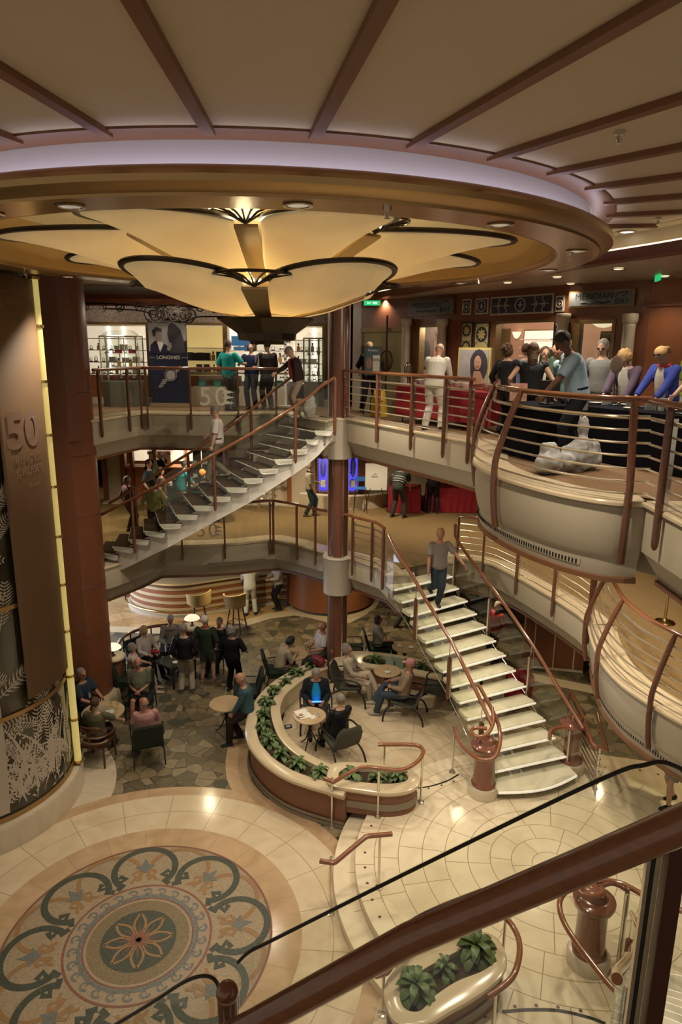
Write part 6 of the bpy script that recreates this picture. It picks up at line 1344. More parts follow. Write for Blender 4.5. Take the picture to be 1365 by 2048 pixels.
struct(MB().box((-4.8, 22.4, 7.9), (9.0, .1, 2.7)).build('wall_shop_back', mat('shop_wall', (.6, .5, .38), .6), smooth=False))
struct(MB().box((-.3, 20.9, 7.9), (.1, 3.2, 2.7)).build('wall_shop_side', plaster, smooth=False))
struct(MB().sweep([(-9, 17.55), (0, 17.55)], [(0, 9.10), (.1, 9.10), (.1, 9.27), (0, 9.27)]).build('trim_soffit_beam', woodred, smooth=False))
struct(MB().box((-4.6, 18.4, 9.25), (8.6, 1.5, .04)).build('ceiling_shop_soffit', mat('soffit_rose', (.36, .13, .07), .5), smooth=False))
for i in range(4): downlight(-6.4+1.5*i, 18.5, 9.22, .045, ['leftmost tiny downlight in the rose soffit', 'second tiny downlight in the rose soffit', 'third tiny downlight in the rose soffit', 'rightmost tiny downlight in the rose soffit'][i], 'tiny downlights over the jewellery shop')
def shelfunit(label, xa, xb, y, zs, back, leds):
    t = thing('display_shelves', label, 'shelves', ((xa+xb)/2, y, Z7), world=True)
    MB().box(((xa+xb)/2, y+.30, 7.65), (xb-xa, .04, 2.1)).build('lit_back', back, t, smooth=False)
    for z in zs: MB().box(((xa+xb)/2, y+.1, z), (xb-xa, .36, .022)).build('shelf', white, t, smooth=False)
    for x in leds: MB().box((x, y+.255, 7.75), (.05, .03, 1.9)).build('light_strip', ledtube, t, smooth=False)
    MB().box(((xa+xb)/2, y+.12, 6.85), (xb-xa, .4, .5)).build('cabinet_base', mat('cabinet_grey', (.12, .12, .14), .4), t, smooth=False)
    return t
# small goods: one of each kind, then copies
def watch():
    t = thing('watch', 'x', 'watch'); MB().tube([(.028*cos(a), 0, .05+.035*sin(a)) for a in [2*pi*k/12 for k in range(12)]], .007, 6, closed=True).build('strap', mat('watch_steel', (.6, .58, .55), .25, metal=.8), t); MB().cyl((0, -.03, .04), .02, .012, 10).build('face', white, t); MB().box((0, 0, .008), (.07, .05, .016)).build('stand', black, t, smooth=False); return t
def gbox(m, d): 
    o = MB().box((0, 0, d[2]/2), d).build('gift_box', m, smooth=False); return o
def bottle():
    t = thing('perfume_bottle', 'x', 'bottle'); MB().lathe((0, 0, 0), [(0, 0), (.03, 0), (.03, .08), (.012, .09), (.012, .11)], 10).build('flask', mat('amber', (.4, .22, .06), .15), t); MB().cyl((0, 0, .11), .015, .03, 10).build('stopper', black, t); return t
src = {'watch': watch(), 'bottle': bottle(), 'boxb': gbox(black, (.11, .09, .14)), 'boxw': gbox(white, (.12, .09, .09)), 'boxr': gbox(mat('burgundy_box', (.2, .02, .03), .5), (.12, .09, .07))}
for k_, c_ in (('boxb', 'box'), ('boxw', 'box'), ('boxr', 'box')): src[k_]['category'] = c_
first = {k: True for k in src}
def good(k, x, y, z, label, group, s=1.0, rz=0):
    o = src[k]
    if first[k]: first[k] = False; o.location = (x, y, z); o.rotation_euler = (0, 0, rz); o['label'] = label; o['group'] = group
    else: o = dup(o, (x, y, z), rz, label, group)
    o.scale = (s, s, s); return o
rg = random.Random(11)
names = {'watch': 'steel watch on a black stand', 'bottle': 'amber perfume bottle with black stopper', 'boxb': 'small black gift box', 'boxw': 'small white gift box', 'boxr': 'small burgundy gift box'}
def fill(xa, xb, y, zs, kinds, step, where, s=1.5):
    for z in zs:
        x = xa+step*.6
        while x < xb-step*.4:
            k = rg.choice(kinds); good(k, x, y-.02, z+.011, names[k]+' on '+where, names[k]+' on '+where, s*rg.uniform(.85, 1.15), rg.uniform(-.3, .3)); x += step*rg.uniform(.8, 1.3)
ZS = (7.35, 7.68, 8.02, 8.34)
shelfunit('brightly lit display shelves in the left shop window', wx(160, 20.2), wx(296, 20.2), 20.2, ZS, shelflit, (wx(215, 20.2), wx(245, 20.2)))
fill(wx(165, 20.2), wx(294, 20.2), 20.2, ZS[:3], ['watch', 'boxw', 'watch', 'watch', 'bottle'], .17, 'the lit shelves of the left shop window')
shelfunit('amber lit display shelves in the middle shop window behind the tall banner', wx(372, 20.2), wx(452, 20.2), 20.2, (7.35, 7.75, 8.1), shelfwarm, ())
fill(wx(374, 20.2), wx(450, 20.2), 20.2, (7.35, 7.75), ['boxb', 'boxb', 'bottle', 'boxr', 'boxw'], .17, 'the amber lit shelves', 1.7)
shelfunit('long lit display shelves behind the shoppers', wx(458, 21.6), wx(590, 21.6), 21.6, ZS, shelflit, (wx(500, 21.6),))
fill(wx(460, 21.6), wx(588, 21.6), 21.6, ZS[:3], ['boxw', 'bottle', 'watch', 'boxb'], .2, 'the long shelves behind the shoppers', 1.8)
shelfunit('bright display shelves in the right shop window beside the red column', wx(592, 20.2), wx(650, 20.2), 20.2, ZS, shelflit, (wx(629, 20.2),))
fill(wx(592, 20.2), wx(648, 20.2), 20.2, ZS[:3], ['watch', 'watch', 'boxw', 'bottle'], .13, 'the shelves of the right shop window')
# octagonal glass display case
def case(label, cx, cy, w, z0, z1, zt):
    t = thing('glass_case', label, 'display case', (cx, cy, Z7), world=True); h = w/2; c = h*.45
    o8 = [(cx-h, cy-c), (cx-c, cy-h), (cx+c, cy-h), (cx+h, cy-c), (cx+h, cy+c), (cx+c, cy+h), (cx-c, cy+h), (cx-h, cy+c)]
    MB().prism(o8, Z7, z0).build('base', mat('case_base', (.13, .13, .10), .4), t, smooth=False)
    for p in o8: MB().tube([(*p, z0), (*p, z1)], .016, 6).build('corner_post', chrome, t)
    MB().loft([[(*p, z0) for p in o8], [(*p, z1) for p in o8]], cap=False).build('glass_wall', glassc, t, smooth=False)
    MB().loft([[(*p, z1) for p in o8], [((p[0]-cx)*.6+cx, (p[1]-cy)*.6+cy, zt) for p in o8]]).build('roof', glassc, t, smooth=False)
    MB().tube([(*p, z1) for p in o8], .018, 6, closed=True).build('roof_frame', chrome, t)
    for i in range(3): MB().prism([((p[0]-cx)*.96+cx, (p[1]-cy)*.96+cy) for p in o8], z0+.02+.33*i, z0+.035+.33*i).build('shelf', glassc, t, smooth=False)
    return t
cx_ = wx(245, 18.2); case('tall faceted glass display case at the left of the shop', cx_, 18.2, .98, 7.25, 8.38, 8.53)
for i in range(3): fill(cx_-.42, cx_+.42, 18.05, [7.285+.33*i], ['watch', 'watch', 'boxr', 'bottle'], .15, 'a shelf of the faceted glass case', 1.3)
cx_ = wx(628, 18.5); case('narrow faceted glass display case beside the red column', cx_, 18.7, .55, 7.25, 8.38, 8.53)
for i in range(3): fill(cx_-.22, cx_+.22, 18.6, [7.285+.33*i], ['watch', 'bottle'], .14, 'a shelf of the narrow glass case', 1.2)
t = thing('shop_counter', 'glass fronted shop counter with white base behind the railing', 'counter', (wx(470, 18.6), 18.6, Z7), world=True)
xa, xb = wx(382, 18.6), wx(575, 18.6)
MB().box(((xa+xb)/2, 18.75, 6.85), (xb-xa, .5, .5)).build('base', marblew, t, smooth=False); MB().box(((xa+xb)/2, 18.75, 7.27), (xb-xa, .5, .34)).build('glass_box', glassc, t, smooth=False); MB().box(((xa+xb)/2, 18.75, 7.46), (xb-xa+.04, .54, .04)).build('countertop', goldfr, t, smooth=False)
teal = mat('teal_box', (.02, .35, .30), .5)
for i in range(6):
    o = MB().box((0, 0, .08), (.16, .12, .16)).build('gift_box', teal, smooth=False); o.location = (xa+.25+.42*i, 18.72, 7.11); tag(o, 'teal gift box inside the glass shop counter', 'box', 'teal gift boxes inside the counter')
fill(xa+.1, xa+.95, 18.75, [7.48], ['boxb', 'boxb', 'bottle', 'boxw'], .16, 'top of the shop counter', 1.5)
t = thing('screen_sign', 'pale blue hanging notice behind the shoppers', 'sign', (wx(488), 19.2, 8.3)); MB().box((0, 0, 0), (.62, .03, .26)).build('panel', mat('sign_blue', (.05, .16, .32), .5, emit=(.06, .2, .42), es=.4), t, smooth=False); MB().box((0, -.02, -.20), (.5, .03, .10)).build('lower_panel', mat('sign_blue2', (.10, .22, .38), .5, emit=(.06, .2, .42), es=.3), t, smooth=False)
# sunglasses stand
sgx = wx(571, 18.2)
t = thing('sunglasses_stand', 'white stand with rows of sunglasses between the shoppers', 'stand', (sgx, 18.2, Z7)); MB().cyl((0, 0, 0), .2, .05, 20).build('base', white, t); MB().box((0, 0, .95), (.07, .05, 1.8)).build('pole', white, t, smooth=False)
for i in range(6): MB().box((0, -.05, .75+.18*i), (.34, .04, .015)).build('shelf', white, t, smooth=False)
sg0 = None
for i in range(6):
    for j in (-1, 1):
        if sg0 is None:
            sg0 = thing('sunglasses', 'dark sunglasses on the white stand', 'sunglasses', (0, 0, 0), group='sunglasses on the stand')
            for e in (-1, 1): MB().sph((e*.032, 0, .02), (.027, .008, .02), 8, 6).build('lens', black, sg0)
            MB().tube([(-.06, .08, .025), (-.06, 0, .03), (.06, 0, .03), (.06, .08, .025)], .004, 5).build('frame', black, sg0); sg0.location = (sgx+j*.085, 18.13, Z7+.76+.18*i)
        else: dup(sg0, (sgx+j*.085, 18.13, Z7+.76+.18*i), 0)
# tall banner
bx0, bx1 = AY(304, 815, 17.95).x, AY(379, 815, 17.95).x; bc_ = (bx0+bx1)/2; bw_ = bx1-bx0
t = thing('roll_up_banner', 'tall navy roll up banner picturing a figure in a suit and a dark horse', 'banner', (bc_, 17.95, Z7)); 
MB().box((0, 0, .06), (bw_+.03, .16, .10)).build('base', chrome, t, smooth=False); MB().box((0, .03, 1.16), (bw_, .012, 2.1)).build('cloth', navycl, t, smooth=False)
def flatpoly(pts, m, nm, par, y=-.0, th=.004): return MB().add([(x, y, z) for x, z in pts]+[(x, y-th, z) for x, z in pts], [tuple(range(len(pts))), tuple(range(2*len(pts)-1, len(pts)-1, -1))]+[(i, (i+1) % len(pts), len(pts)+(i+1) % len(pts), len(pts)+i) for i in range(len(pts))]).build(nm, m, par, smooth=False)
W2 = bw_/2
flatpoly([(-W2+.01, 1.42), (-W2+.01, 2.2), (W2-.01, 2.2), (W2-.01, 1.7), (.05, 1.45)], greyph, 'printed_background', t, .022)
flatpoly([(.05, 1.38), (.06, 1.58), (.0, 1.85), (.04, 2.06), (.12, 2.13), (.2, 2.10), (.34, 1.96), (.44, 1.6), (.46, 1.38)], darkph, 'printed_horse', t, .017)
flatpoly([(-.46, 1.36), (-.44, 1.57), (-.32, 1.68), (-.2, 1.66), (-.02, 1.57), (.05, 1.36)], navycl, 'printed_suit', t, .013)
flatpoly([(-.27, 1.66), (-.2, 1.40), (-.1, 1.6), (-.14, 1.66)], white, 'printed_collar', t, .008)
flatpoly([(-.31, 1.70), (-.34, 1.86), (-.27, 1.93), (-.15, 1.91), (-.12, 1.80), (-.14, 1.70), (-.22, 1.65)], skinph, 'printed_face', t, .008)
flatpoly([(-.35, 1.78), (-.38, 1.93), (-.28, 2.02), (-.14, 1.98), (-.13, 1.90), (-.27, 1.91), (-.30, 1.80)], darkph, 'printed_hair', t, .004)
flatpoly([(-.02, 1.46), (.02, 1.60), (.10, 1.64), (.11, 1.52), (.04, 1.42)], skinph, 'printed_hand', t, .004)
text('LONGINES', .125, Matrix.Translation((0, .018, 1.26)) @ Matrix.Rotation(pi/2, 4, 'X'), white, t)
MB().box((-.41, .02, 1.26), (.14, .004, .006)).build('printed_rule', white, t, smooth=False); MB().box((.41, .02, 1.26), (.14, .004, .006)).build('printed_rule', white, t, smooth=False)
wm = MB(); wm.tube([(.04+.15*cos(a), .018, .82+.15*sin(a)) for a in [2*pi*k/24 for k in range(24)]], .022, 6, .4, closed=True); wm.add([(.04+.12*cos(2*pi*k/20), .016, .82+.12*sin(2*pi*k/20)) for k in range(20)], [tuple(range(20))])
for i in range(5): wm.box((-.10-.035*i, .018, .70-.045*i), (.15-.012*i, .004, .03)); wm.box((.19+.022*i, .018, .92+.02*i), (.03, .004, .08))
wm.build('printed_watch', greyph, t)
# wrought iron scroll canopy
t = thing('scroll_canopy', 'black wrought iron scrollwork canopy hanging above the shop front', 'ironwork', (-4.4, 17.3, 9.0), world=True)
def spiral(cx, cz, r, turns, a0, y, s=1, rad=.016):
    return [(cx+r*(1-.8*i/24)*cos(a0+s*turns*2*pi*i/24), y, cz+r*(1-.8*i/24)*sin(a0+s*turns*2*pi*i/24)) for i in range(25)]
ir = MB(); rr = random.Random(4)
xs = [AY(p, 620, 17.3).x for p in (170, 205, 240, 280, 305, 322, 340, 356, 372, 400, 430, 460)]
MB().tube(spl([(xs[0]-.3, 17.3, 9.16), (xs[2], 17.3, 9.13), (xs[4], 17.3, 9.05), (xs[6], 17.3, 9.12), (xs[8], 17.3, 9.08), (xs[11]+.3, 17.3, 9.0)], 5), .018, 6).build('top_bar', ironc, t)
MB().tube(spl([(xs[0]-.3, 17.3, 9.0), (xs[1], 17.3, 9.02), (xs[3], 17.3, 8.98), (xs[5], 17.3, 8.82), (xs[7], 17.3, 8.72), (xs[8], 17.3, 8.74), (xs[9], 17.3, 8.85), (xs[11]+.3, 17.3, 8.85)], 5), .018, 6).build('lower_bar', ironc, t)
for i, x in enumerate(xs):
    big = 4 <= i <= 8
    for j in range(3 if big else 1):
        r = rr.uniform(.17, .24) if big else .12; MB().tube(spiral(x+j*.07, (8.93 if big else 9.06)-.03*j, r, 1.6, rr.uniform(0, 6), 17.28-.05*j, rr.choice((-1, 1))), .014, 6).build('scroll', ironc, t)
# ================================================================== UPPER DECK: RIGHT SHOPFRONTS
Wp = [(.30, 17.75), (1.62, 16.2), (2.42, 14.95), (4.12, 12.6), (5.12, 11.7), (7.2, 9.8)]
def wn(a, b):
    d = Vector((b[0]-a[0], b[1]-a[1])).normalized(); return d, Vector((d.y, -d.x))   # normal toward the walkway
def slabon(i, px0, px1, z0, z1, m, name='wall_panel', t=.12, out=0.0, parent=None, kind=True):
    a, b = Wp[i], Wp[i+1]; d, n = wn(a, b); p = PW(px0, 700, a, b); q = PW(px1, 700, a, b)
    c = Vector(((p.x+q.x)/2, (p.y+q.y)/2))+n*(out-t/2); L = (Vector((q.x, q.y))-Vector((p.x, p.y))).length
    o = MB().box((c.x, c.y, (z0+z1)/2), (L, t, z1-z0), atan2(d.y, d.x)).build(name, m, parent, smooth=False)
    if parent is None and kind: struct(o)
    return o
def zat(i, px, py): return PW(px, py, Wp[i], Wp[i+1]).z
H0, H1 = Z7, 9.27
# segment 0: double doors
slabon(0, 706, 722, H0, H1, fascia_c, 'wall_pier'); slabon(0, 810, 826, H0, H1, woodred, 'wall_right'); slabon(0, 722, 810, zat(0, 760, 655), H1, woodred, 'wall_over_door')
slabon(0, 722, 810, zat(0, 760, 664), zat(0, 760, 655), goldfr, 'trim_door_head', .16, .02)
slabon(0, 724, 767, H0, zat(0, 760, 664), curtain, 'door_1', .05, -.06); slabon(0, 768, 809, H0, zat(0, 760, 664), curtain, 'door_2', .05, -.06)
a, b = Wp[0], Wp[1]; d, n = wn(a, b); q = PW(776, 745, a, b)
t = thing('door_handles', 'twisted wooden ring handle on the pale double doors', 'door handle', (q.x, q.y, 7.9), world=True)
qq = Vector((q.x, q.y, 0))+Vector((n.x, n.y, 0))*.06
MB().tube([(qq.x, qq.y, 7.1), (qq.x, qq.y, 8.9)], .025, 8).build('bar', chairwood, t); MB().tube([(qq.x+d.x*.2*cos(a_), qq.y+d.y*.2*cos(a_), 7.85+.24*sin(a_)) for a_ in [2*pi*k/20 for k in range(20)]], .022, 8, closed=True).build('ring', chairwood, t)
# segment 1: window between two columns
slabon(1, 826, 836, H0, H1, woodred, 'wall_right'); slabon(1, 893, 912, H0, H1, woodred, 'wall_right'); slabon(1, 836, 893, zat(1, 865, 650), H1, woodred, 'wall_over_window'); slabon(1, 836, 893, H0, 7.3, woodred, 'wall_under_window')
for p0, p1, z0, z1 in ((836, 840, 7.3, zat(1, 865, 650)), (889, 893, 7.3, zat(1, 865, 650)), (836, 893, zat(1, 865, 654), zat(1, 865, 650)), (836, 893, 7.3, 7.36)): slabon(1, p0, p1, z0, z1, goldfr, 'window_1_frame', .16, .02)
slabon(1, 840, 889, 7.36, zat(1, 865, 654), glassc, 'window_1', .01)
# segment 2: tile panels and entrance
a, b = Wp[2], Wp[3]
e0 = zat(2, 1050, 640)
slabon(2, 900, 987, H0, H1, woodred, 'wall_right'); slabon(2, 1110, 1136, H0, H1, woodred, 'wall_right'); slabon(2, 987, 1110, e0, H1, woodred, 'wall_over_entrance')
for p0, p1 in ((987, 992), (1106, 1110)): slabon(2, p0, p1, H0, e0, goldfr, 'trim_entrance_frame', .16, .02)
slabon(2, 987, 1110, e0-.05, e0, goldfr, 'trim_entrance_head', .16, .02)
cream2 = mat('tile_cream', (.50, .42, .20), .5); navy2 = mat('tile_navy', (.035, .035, .05), .4); goldt = mat('tile_gold', (.62, .50, .18), .4); lin = mat('tile_line', (.45, .40, .32), .5)
def panel(i, px0, px1, py0, py1, label, style):
    a, b = Wp[i], Wp[i+1]; d, n = wn(a, b); p = PW(px0, py0, a, b); q = PW(px1, py1, a, b); c = (p+q)/2; w = hypot(q.x-p.x, q.y-p.y); h = abs(p.z-q.z); N3 = Vector((n.x, n.y, 0)); D3 = Vector((d.x, d.y, 0)); U = Vector((0, 0, 1)); c = c+N3*.03
    t = thing('tile_panel', label, 'panel', tuple(c), world=True)
    def pt(u, v, o=0): return tuple(c+D3*u+U*v+N3*o)
    def quad(x0, x1, z0, z1, o, m, nm): MB().add([pt(x0, z0, o), pt(x1, z0, o), pt(x1, z1, o), pt(x0, z1, o), pt(x0, z0, o-.02), pt(x1, z0, o-.02), pt(x1, z1, o-.02), pt(x0, z1, o-.02)], [(0, 1, 2, 3), (7, 6, 5, 4), (0, 4, 5, 1), (1, 5, 6, 2), (2, 6, 7, 3), (3, 7, 4, 0)]).build(nm, m, t, smooth=False)
    quad(-w/2, w/2, -h/2, h/2, 0, lin if style != 'gold' else navy2, 'border'); g = .03; quad(-w/2+g, w/2-g, -h/2+g, h/2-g, .006, navy2 if style != 'gold' else cream2, 'field')
    def ringm(u, v, r, rad, nm, m): MB().tube([pt(u+r*cos(k*pi/12), v+r*sin(k*pi/12), .012) for k in range(24)], rad, 5, closed=True).build(nm, m, t)
    if style == 'gold':
        k = max(1, round(h/w)); s = h/k
        for j in range(k):
            v = -h/2+s*(j+.5); r = min(w, s)*.38; vs = MB()
            vs.add([pt(0, v, .009)]+[pt(r*cos(q_*pi/12), v+r*sin(q_*pi/12), .009) for q_ in range(24)], [(0, 1+q_, 1+(q_+1) % 24) for q_ in range(24)]); vs.build('roundel', navy2, t, smooth=False)
            fl = MB()
            for q_ in range(8):
                aa = q_*pi/4; fl.add([pt(0, v, .013), pt(r*.5*cos(aa-.3), v+r*.5*sin(aa-.3), .013), pt(r*.82*cos(aa), v+r*.82*sin(aa), .013), pt(r*.5*cos(aa+.3), v+r*.5*sin(aa+.3), .013)], [(0, 1, 2, 3)])
            fl.build('rosette', goldt, t, smooth=False)
            for sx_ in (-1, 1):
                for sy_ in (-1, 1): MB().tube([pt(sx_*w*.42-sx_*.07*(1-cos(q_*pi/8)), v+sy_*(s*.46-.07*sin(q_*pi/8)), .01) for q_ in range(5)], .006, 5).build('corner_scroll', navy2, t)
    elif style == 'square':
        r = min(w, h)*.34; ringm(0, 0, r, .010, 'ring', lin)
        for aa in (0, pi/2): MB().tube([pt(-r*.5*cos(aa), -r*.5*sin(aa), .01), pt(r*.5*cos(aa), r*.5*sin(aa), .01)], .011, 5).build('cross', lin, t)
    else:
        r = h*.34; ringm(0, 0, r, .011, 'ring', lin)
        for aa in (0, pi/2): MB().tube([pt(-r*.5*cos(aa), -r*.5*sin(aa), .01), pt(r*.5*cos(aa), r*.5*sin(aa), .01)], .011, 5).build('cross', lin, t)
        for sx_ in (-1, 1):
            MB().tube([pt(sx_*w*.17, 0, .01), pt(sx_*w*.44, 0, .01)], .008, 5).build('branch', lin, t)
            for k in (.24, .36):
                for sy_ in (-1, 1): MB().tube([pt(sx_*(w*k+.03*cos(q_)), sy_*(.015+h*.35*q_/4.5), .01) for q_ in [x_*.45 for x_ in range(11)]], .010, 5).build('tendril', lin, t)
                MB().tube([pt(sx_*w*(k-.03), -.03, .01), pt(sx_*w*(k+.02), 0, .01), pt(sx_*w*(k-.03), .03, .01)], .008, 5).build('leaf', lin, t)
panel(2, 955, 978, 597, 628, 'square navy tile with a ringed cross left of the long frieze', 'square'); panel(1, 903, 916, 601, 630, 'narrow navy tile with a ringed cross at the wall corner', 'square') if False else None
panel(2, 928, 944, 599, 629, 'narrow navy tile with a ringed cross at the wall corner', 'square')
panel(2, 985, 1108, 595, 626, 'long navy frieze with pale scrollwork over the entrance', 'long'); panel(2, 1115, 1130, 592, 623, 'small navy tile with a ring beside the right cream column', 'square')
panel(2, 926, 944, 645, 742, 'left gold rosette tile strip above the framed portrait', 'gold'); panel(2, 953, 977, 645, 742, 'second gold rosette tile strip next to the entrance', 'gold'); panel(2, 1112, 1126, 643, 730, 'gold rosette tile strip behind the right cream column', 'gold')
# segment 3 and 4
w0, w1 = zat(3, 1180, 640), 7.4
slabon(3, 1128, 1146, H0, H1, woodred, 'wall_right'); slabon(3, 1228, 1292, H0, H1, woodred, 'wall_right'); slabon(3, 1146, 1228, w0, H1, woodred, 'wall_over_window'); slabon(3, 1146, 1228, H0, w1, woodred, 'wall_under_window')
for p0, p1, z0, z1 in ((1146, 1158, w1, w0), (1221, 1228, w1, w0), (1146, 1228, w0-.06, w0)): slabon(3, p0, p1, z0, z1, goldfr, 'window_2_frame', .16, .02)
slabon(3, 1158, 1221, w1, w0-.06, glassc, 'window_2', .01)
slabon(4, 1280, 1480, H0, H1, mat('wall_rust', (.26, .085, .03), .5), 'wall_right_end'); slabon(4, 1280, 1480, 8.85, 8.89, woodred, 'trim_right_end', .14, .03)
for i, px, lb in ((1, 822, 'leftmost, beside the pale doors'), (1, 893, 'between window and corner'), (3, 1129, 'behind the shirted crowd'), (3, 1261, 'rightmost, beside the rust wall')):
    a, b = Wp[i], Wp[i+1]; d, n = wn(a, b); p = PW(px, 700, a, b); x, y = p.x+n.x*.14, p.y+n.y*.14; zt = zat(i, px, 628 if i == 3 else 638)
    t = thing('shop_column', 'cream half height column, '+lb, 'column', (x, y, Z7), group='cream columns of the shopfront', world=True); r = .105
    MB().lathe((x, y, 0), [(r*1.25, Z7), (r*1.25, Z7+.08), (r, Z7+.13), (r*.94, zt-.22), (r*1.0, zt-.20), (r*.95, zt-.17), (r*1.22, zt-.12), (r*1.25, zt-.02), (r*1.15, zt)], 24).build('shaft', cream, t)
def shopsign(i, px0, px1, py0, py1, label):
    a, b = Wp[i], Wp[i+1]; d, n = wn(a, b); p = PW(px0, py0, a, b); q = PW(px1, py1, a, b); c = (p+q)/2; w = hypot(q.x-p.x, q.y-p.y); h = abs(p.z-q.z)
    t = thing('shop_sign', label, 'sign', (c.x+n.x*.05, c.y+n.y*.05, c.z), atan2(d.y, d.x)); sl = mat('sign_slate', (.09, .09, .09), .5, noise=(3, (.14, .14, .14), .3)) if 'sign_slate' not in MATS else MATS['sign_slate']
    MB().box((0, 0, 0), (w, .04, h)).build('frame', goldfr, t, smooth=False); MB().box((0, -.022, 0), (w-.05, .01, h-.05)).build('plate', sl, t, smooth=False)
    M = Matrix.Rotation(pi/2, 4, 'X'); text('MERIDIAN', h*.50, Matrix.Translation((-w*.10, -.03, h*.14)) @ M, black, t, sx=w/h*.26); text('BAY', h*.46, Matrix.Translation((w*.33, -.03, -h*.20)) @ M, black, t, sx=w/h*.26)
    MB().tube([(-w*.30+w*.05*k, -.028, -h*.24+h*.05*sin(k*1.6)) for k in range(10)], .010, 5).build('wave_mark', black, t); MB().tube(spl([(w*.22, -.028, h*.05), (w*.28, -.028, h*.30), (w*.40, -.028, h*.32), (w*.33, -.028, h*.12)], 4), .008, 5).build('shell_mark', black, t)
shopsign(1, 822, 912, 603, 628, 'slate shop name plate above the window beside the cream columns'); shopsign(3, 1143, 1271, 584, 612, 'slate shop name plate above the right hand window')
# the rooms behind
pinkw = mat('shop_pink', (.52, .32, .22), .7); struct(MB().box((4.9, 16.4, 7.93), (6.4, .1, 2.7), R(-52)).build('wall_shop_inner', pinkw, smooth=False))
struct(MB().prism([(1.75, 16.3), (2.6, 15.0), (3.1, 15.4), (2.4, 16.9)], 6.61, 9.2).build('wall_window_room', pinkw, smooth=False)) if False else None
struct(MB().box((2.3, 17.3, 7.93), (2.9, .06, 2.6)).build('wall_inner_left', pinkw, smooth=False))
def sconce(x, y, z, nx, ny, label):
    t = thing('wall_sconce', label, 'lamp', (x, y, z), atan2(ny, nx)+pi/2, group='half bowl wall sconces')
    MB().lathe((0, 0, 0), [(.012, -.16), (.05, -.14), (.09, -.06), (.11, .0), (.105, .0), (.08, -.06), (.0, -.14)], 20).build('bowl', shade, t); MB().tube([(-.11, 0, 0), (0, -.0, .005), (.11, 0, 0)], .008, 6).build('rim', brass, t); MB().sph((0, 0, -.17), .018).build('finial', brass, t)
    return t
p = AY(883, 664, 17.13); sconce(p.x, 17.13, p.z, 0, -1, 'glowing half bowl sconce seen through the left shop window')
p = AY(852, 680, 17.2); t = thing('tall_frame', 'dark oval patterned panel seen through the left shop window', 'panel', (p.x, 17.2, p.z)); MB().box((0, 0, 0), (.42, .05, 1.3)).build('frame', mat('grey_rose', (.22, .15, .13), .4), t, smooth=False); MB().sph((0, -.03, -.25), (.12, .01, .24), 14, 8).build('oval', darkph, t)
sA = (4.9-1.5*cos(R(-52)), 16.4-1.5*sin(R(-52))); dd = Vector((cos(R(-52)), sin(R(-52)))); nn = Vector((dd.y, -dd.x)); off2 = Vector((4.9, 16.4))+nn*.16
p = PW(1034, 668, tuple(off2), tuple(off2+dd)); sconce(p.x, p.y, p.z+.05, nn.x, nn.y, 'glowing half bowl sconce inside the shop entrance')
def innerbox(px0, px1, py0, py1, m, nm, label, cat, o=.12, extra=None):
    q0 = Vector((4.9, 16.4))+nn*o; p = PW(px0, py0, tuple(q0), tuple(q0+dd)); q = PW(px1, py1, tuple(q0), tuple(q0+dd)); c = (p+q)/2
    t = thing(nm, label, cat, tuple(c), atan2(dd.y, dd.x)); w = hypot(p.x-q.x, p.y-q.y); h = abs(p.z-q.z); MB().box((0, 0, 0), (w, .06, h)).build('panel', m, t, smooth=False); MB().box((0, .01, 0), (w+.06, .05, h+.06)).build('frame', goldfr, t, smooth=False); return t, w, h
t, w, h = innerbox(1052, 1108, 662, 730, shelflit, 'lit_shelf', 'bright lit wall shelf seen through the shop entrance', 'shelves')
for k in (-.25, .0, .25): MB().box((0, -.10, k*h), (w, .2, .02)).build('shelf', white, t, smooth=False)
t, w, h = innerbox(1002, 1014, 660, 720, glassc, 'wall_case', 'narrow glass wall case just inside the entrance', 'display case')
t, w, h = innerbox(1206, 1232, 666, 732, mat('poster_grey', (.4, .36, .33), .5), 'poster', 'black and white jewellery poster seen through the right window', 'poster', 2.6)
MB().sph((0, -.035, -h*.05), (w*.33, .006, h*.38), 14, 8).build('printed_figure', darkph, t); MB().tube(spl([(-w*.18, -.045, h*.12), (-w*.08, -.045, -h*.22), (w*.1, -.045, -h*.2), (w*.16, -.045, h*.15)], 5), .012, 6).build('printed_necklace', white, t)
q0 = Vector((4.9, 16.4))+nn*2.2; p = PW(1208, 645, tuple(q0), tuple(q0+dd)); t = thing('ceiling_bowl_lamp', 'glowing pleated bowl lamp inside the right shop window', 'lamp', (p.x, p.y, p.z)); MB().lathe((0, 0, 0), [(.24, .06), (.20, -.02), (.10, -.08), (0, -.095)], 24, cap=False).build('bowl', shade, t); MB().cyl((0, 0, .05), .02, .9, 8).build('stem', brass, t)
# exit signs
for px, py, y, lb in ((745, 606, 15.5, 'green lit exit sign hanging left of the shop name plate'), ):
    p = AY(px, py, y); t = thing('exit_sign', lb, 'sign', tuple(p)); MB().box((0, 0, 0), (.36, .05, .10)).build('panel', greensign, t, smooth=False)
    q = MB(); q.box((-.10, -.027, 0), (.02, .004, .05)); q.box((-.06, -.027, 0), (.05, .004, .02)); q.sph((-.03, -.027, .02), (.01, .003, .01), 8, 4); q.box((.06, -.027, 0), (.10, .004, .045)); q.build('pictogram', whitesign, t, smooth=False); MB().tube([(0, 0, .05), (0, 0, 9.27-p.z)], .01, 6).build('hanger', chrome, t)
p = AY(1317, 553, 11.0); t = thing('exit_sign', 'green lit exit sign seen edge on near the right edge', 'sign', (p.x, p.y, p.z), R(78)); MB().box((0, 0, 0), (.30, .03, .13)).build('panel', greensign, t, smooth=False); MB().box((0, 0, .09), (.32, .06, .04)).build('housing', chrome, t, smooth=False)
p = AY(1092, 566, 11.5); 
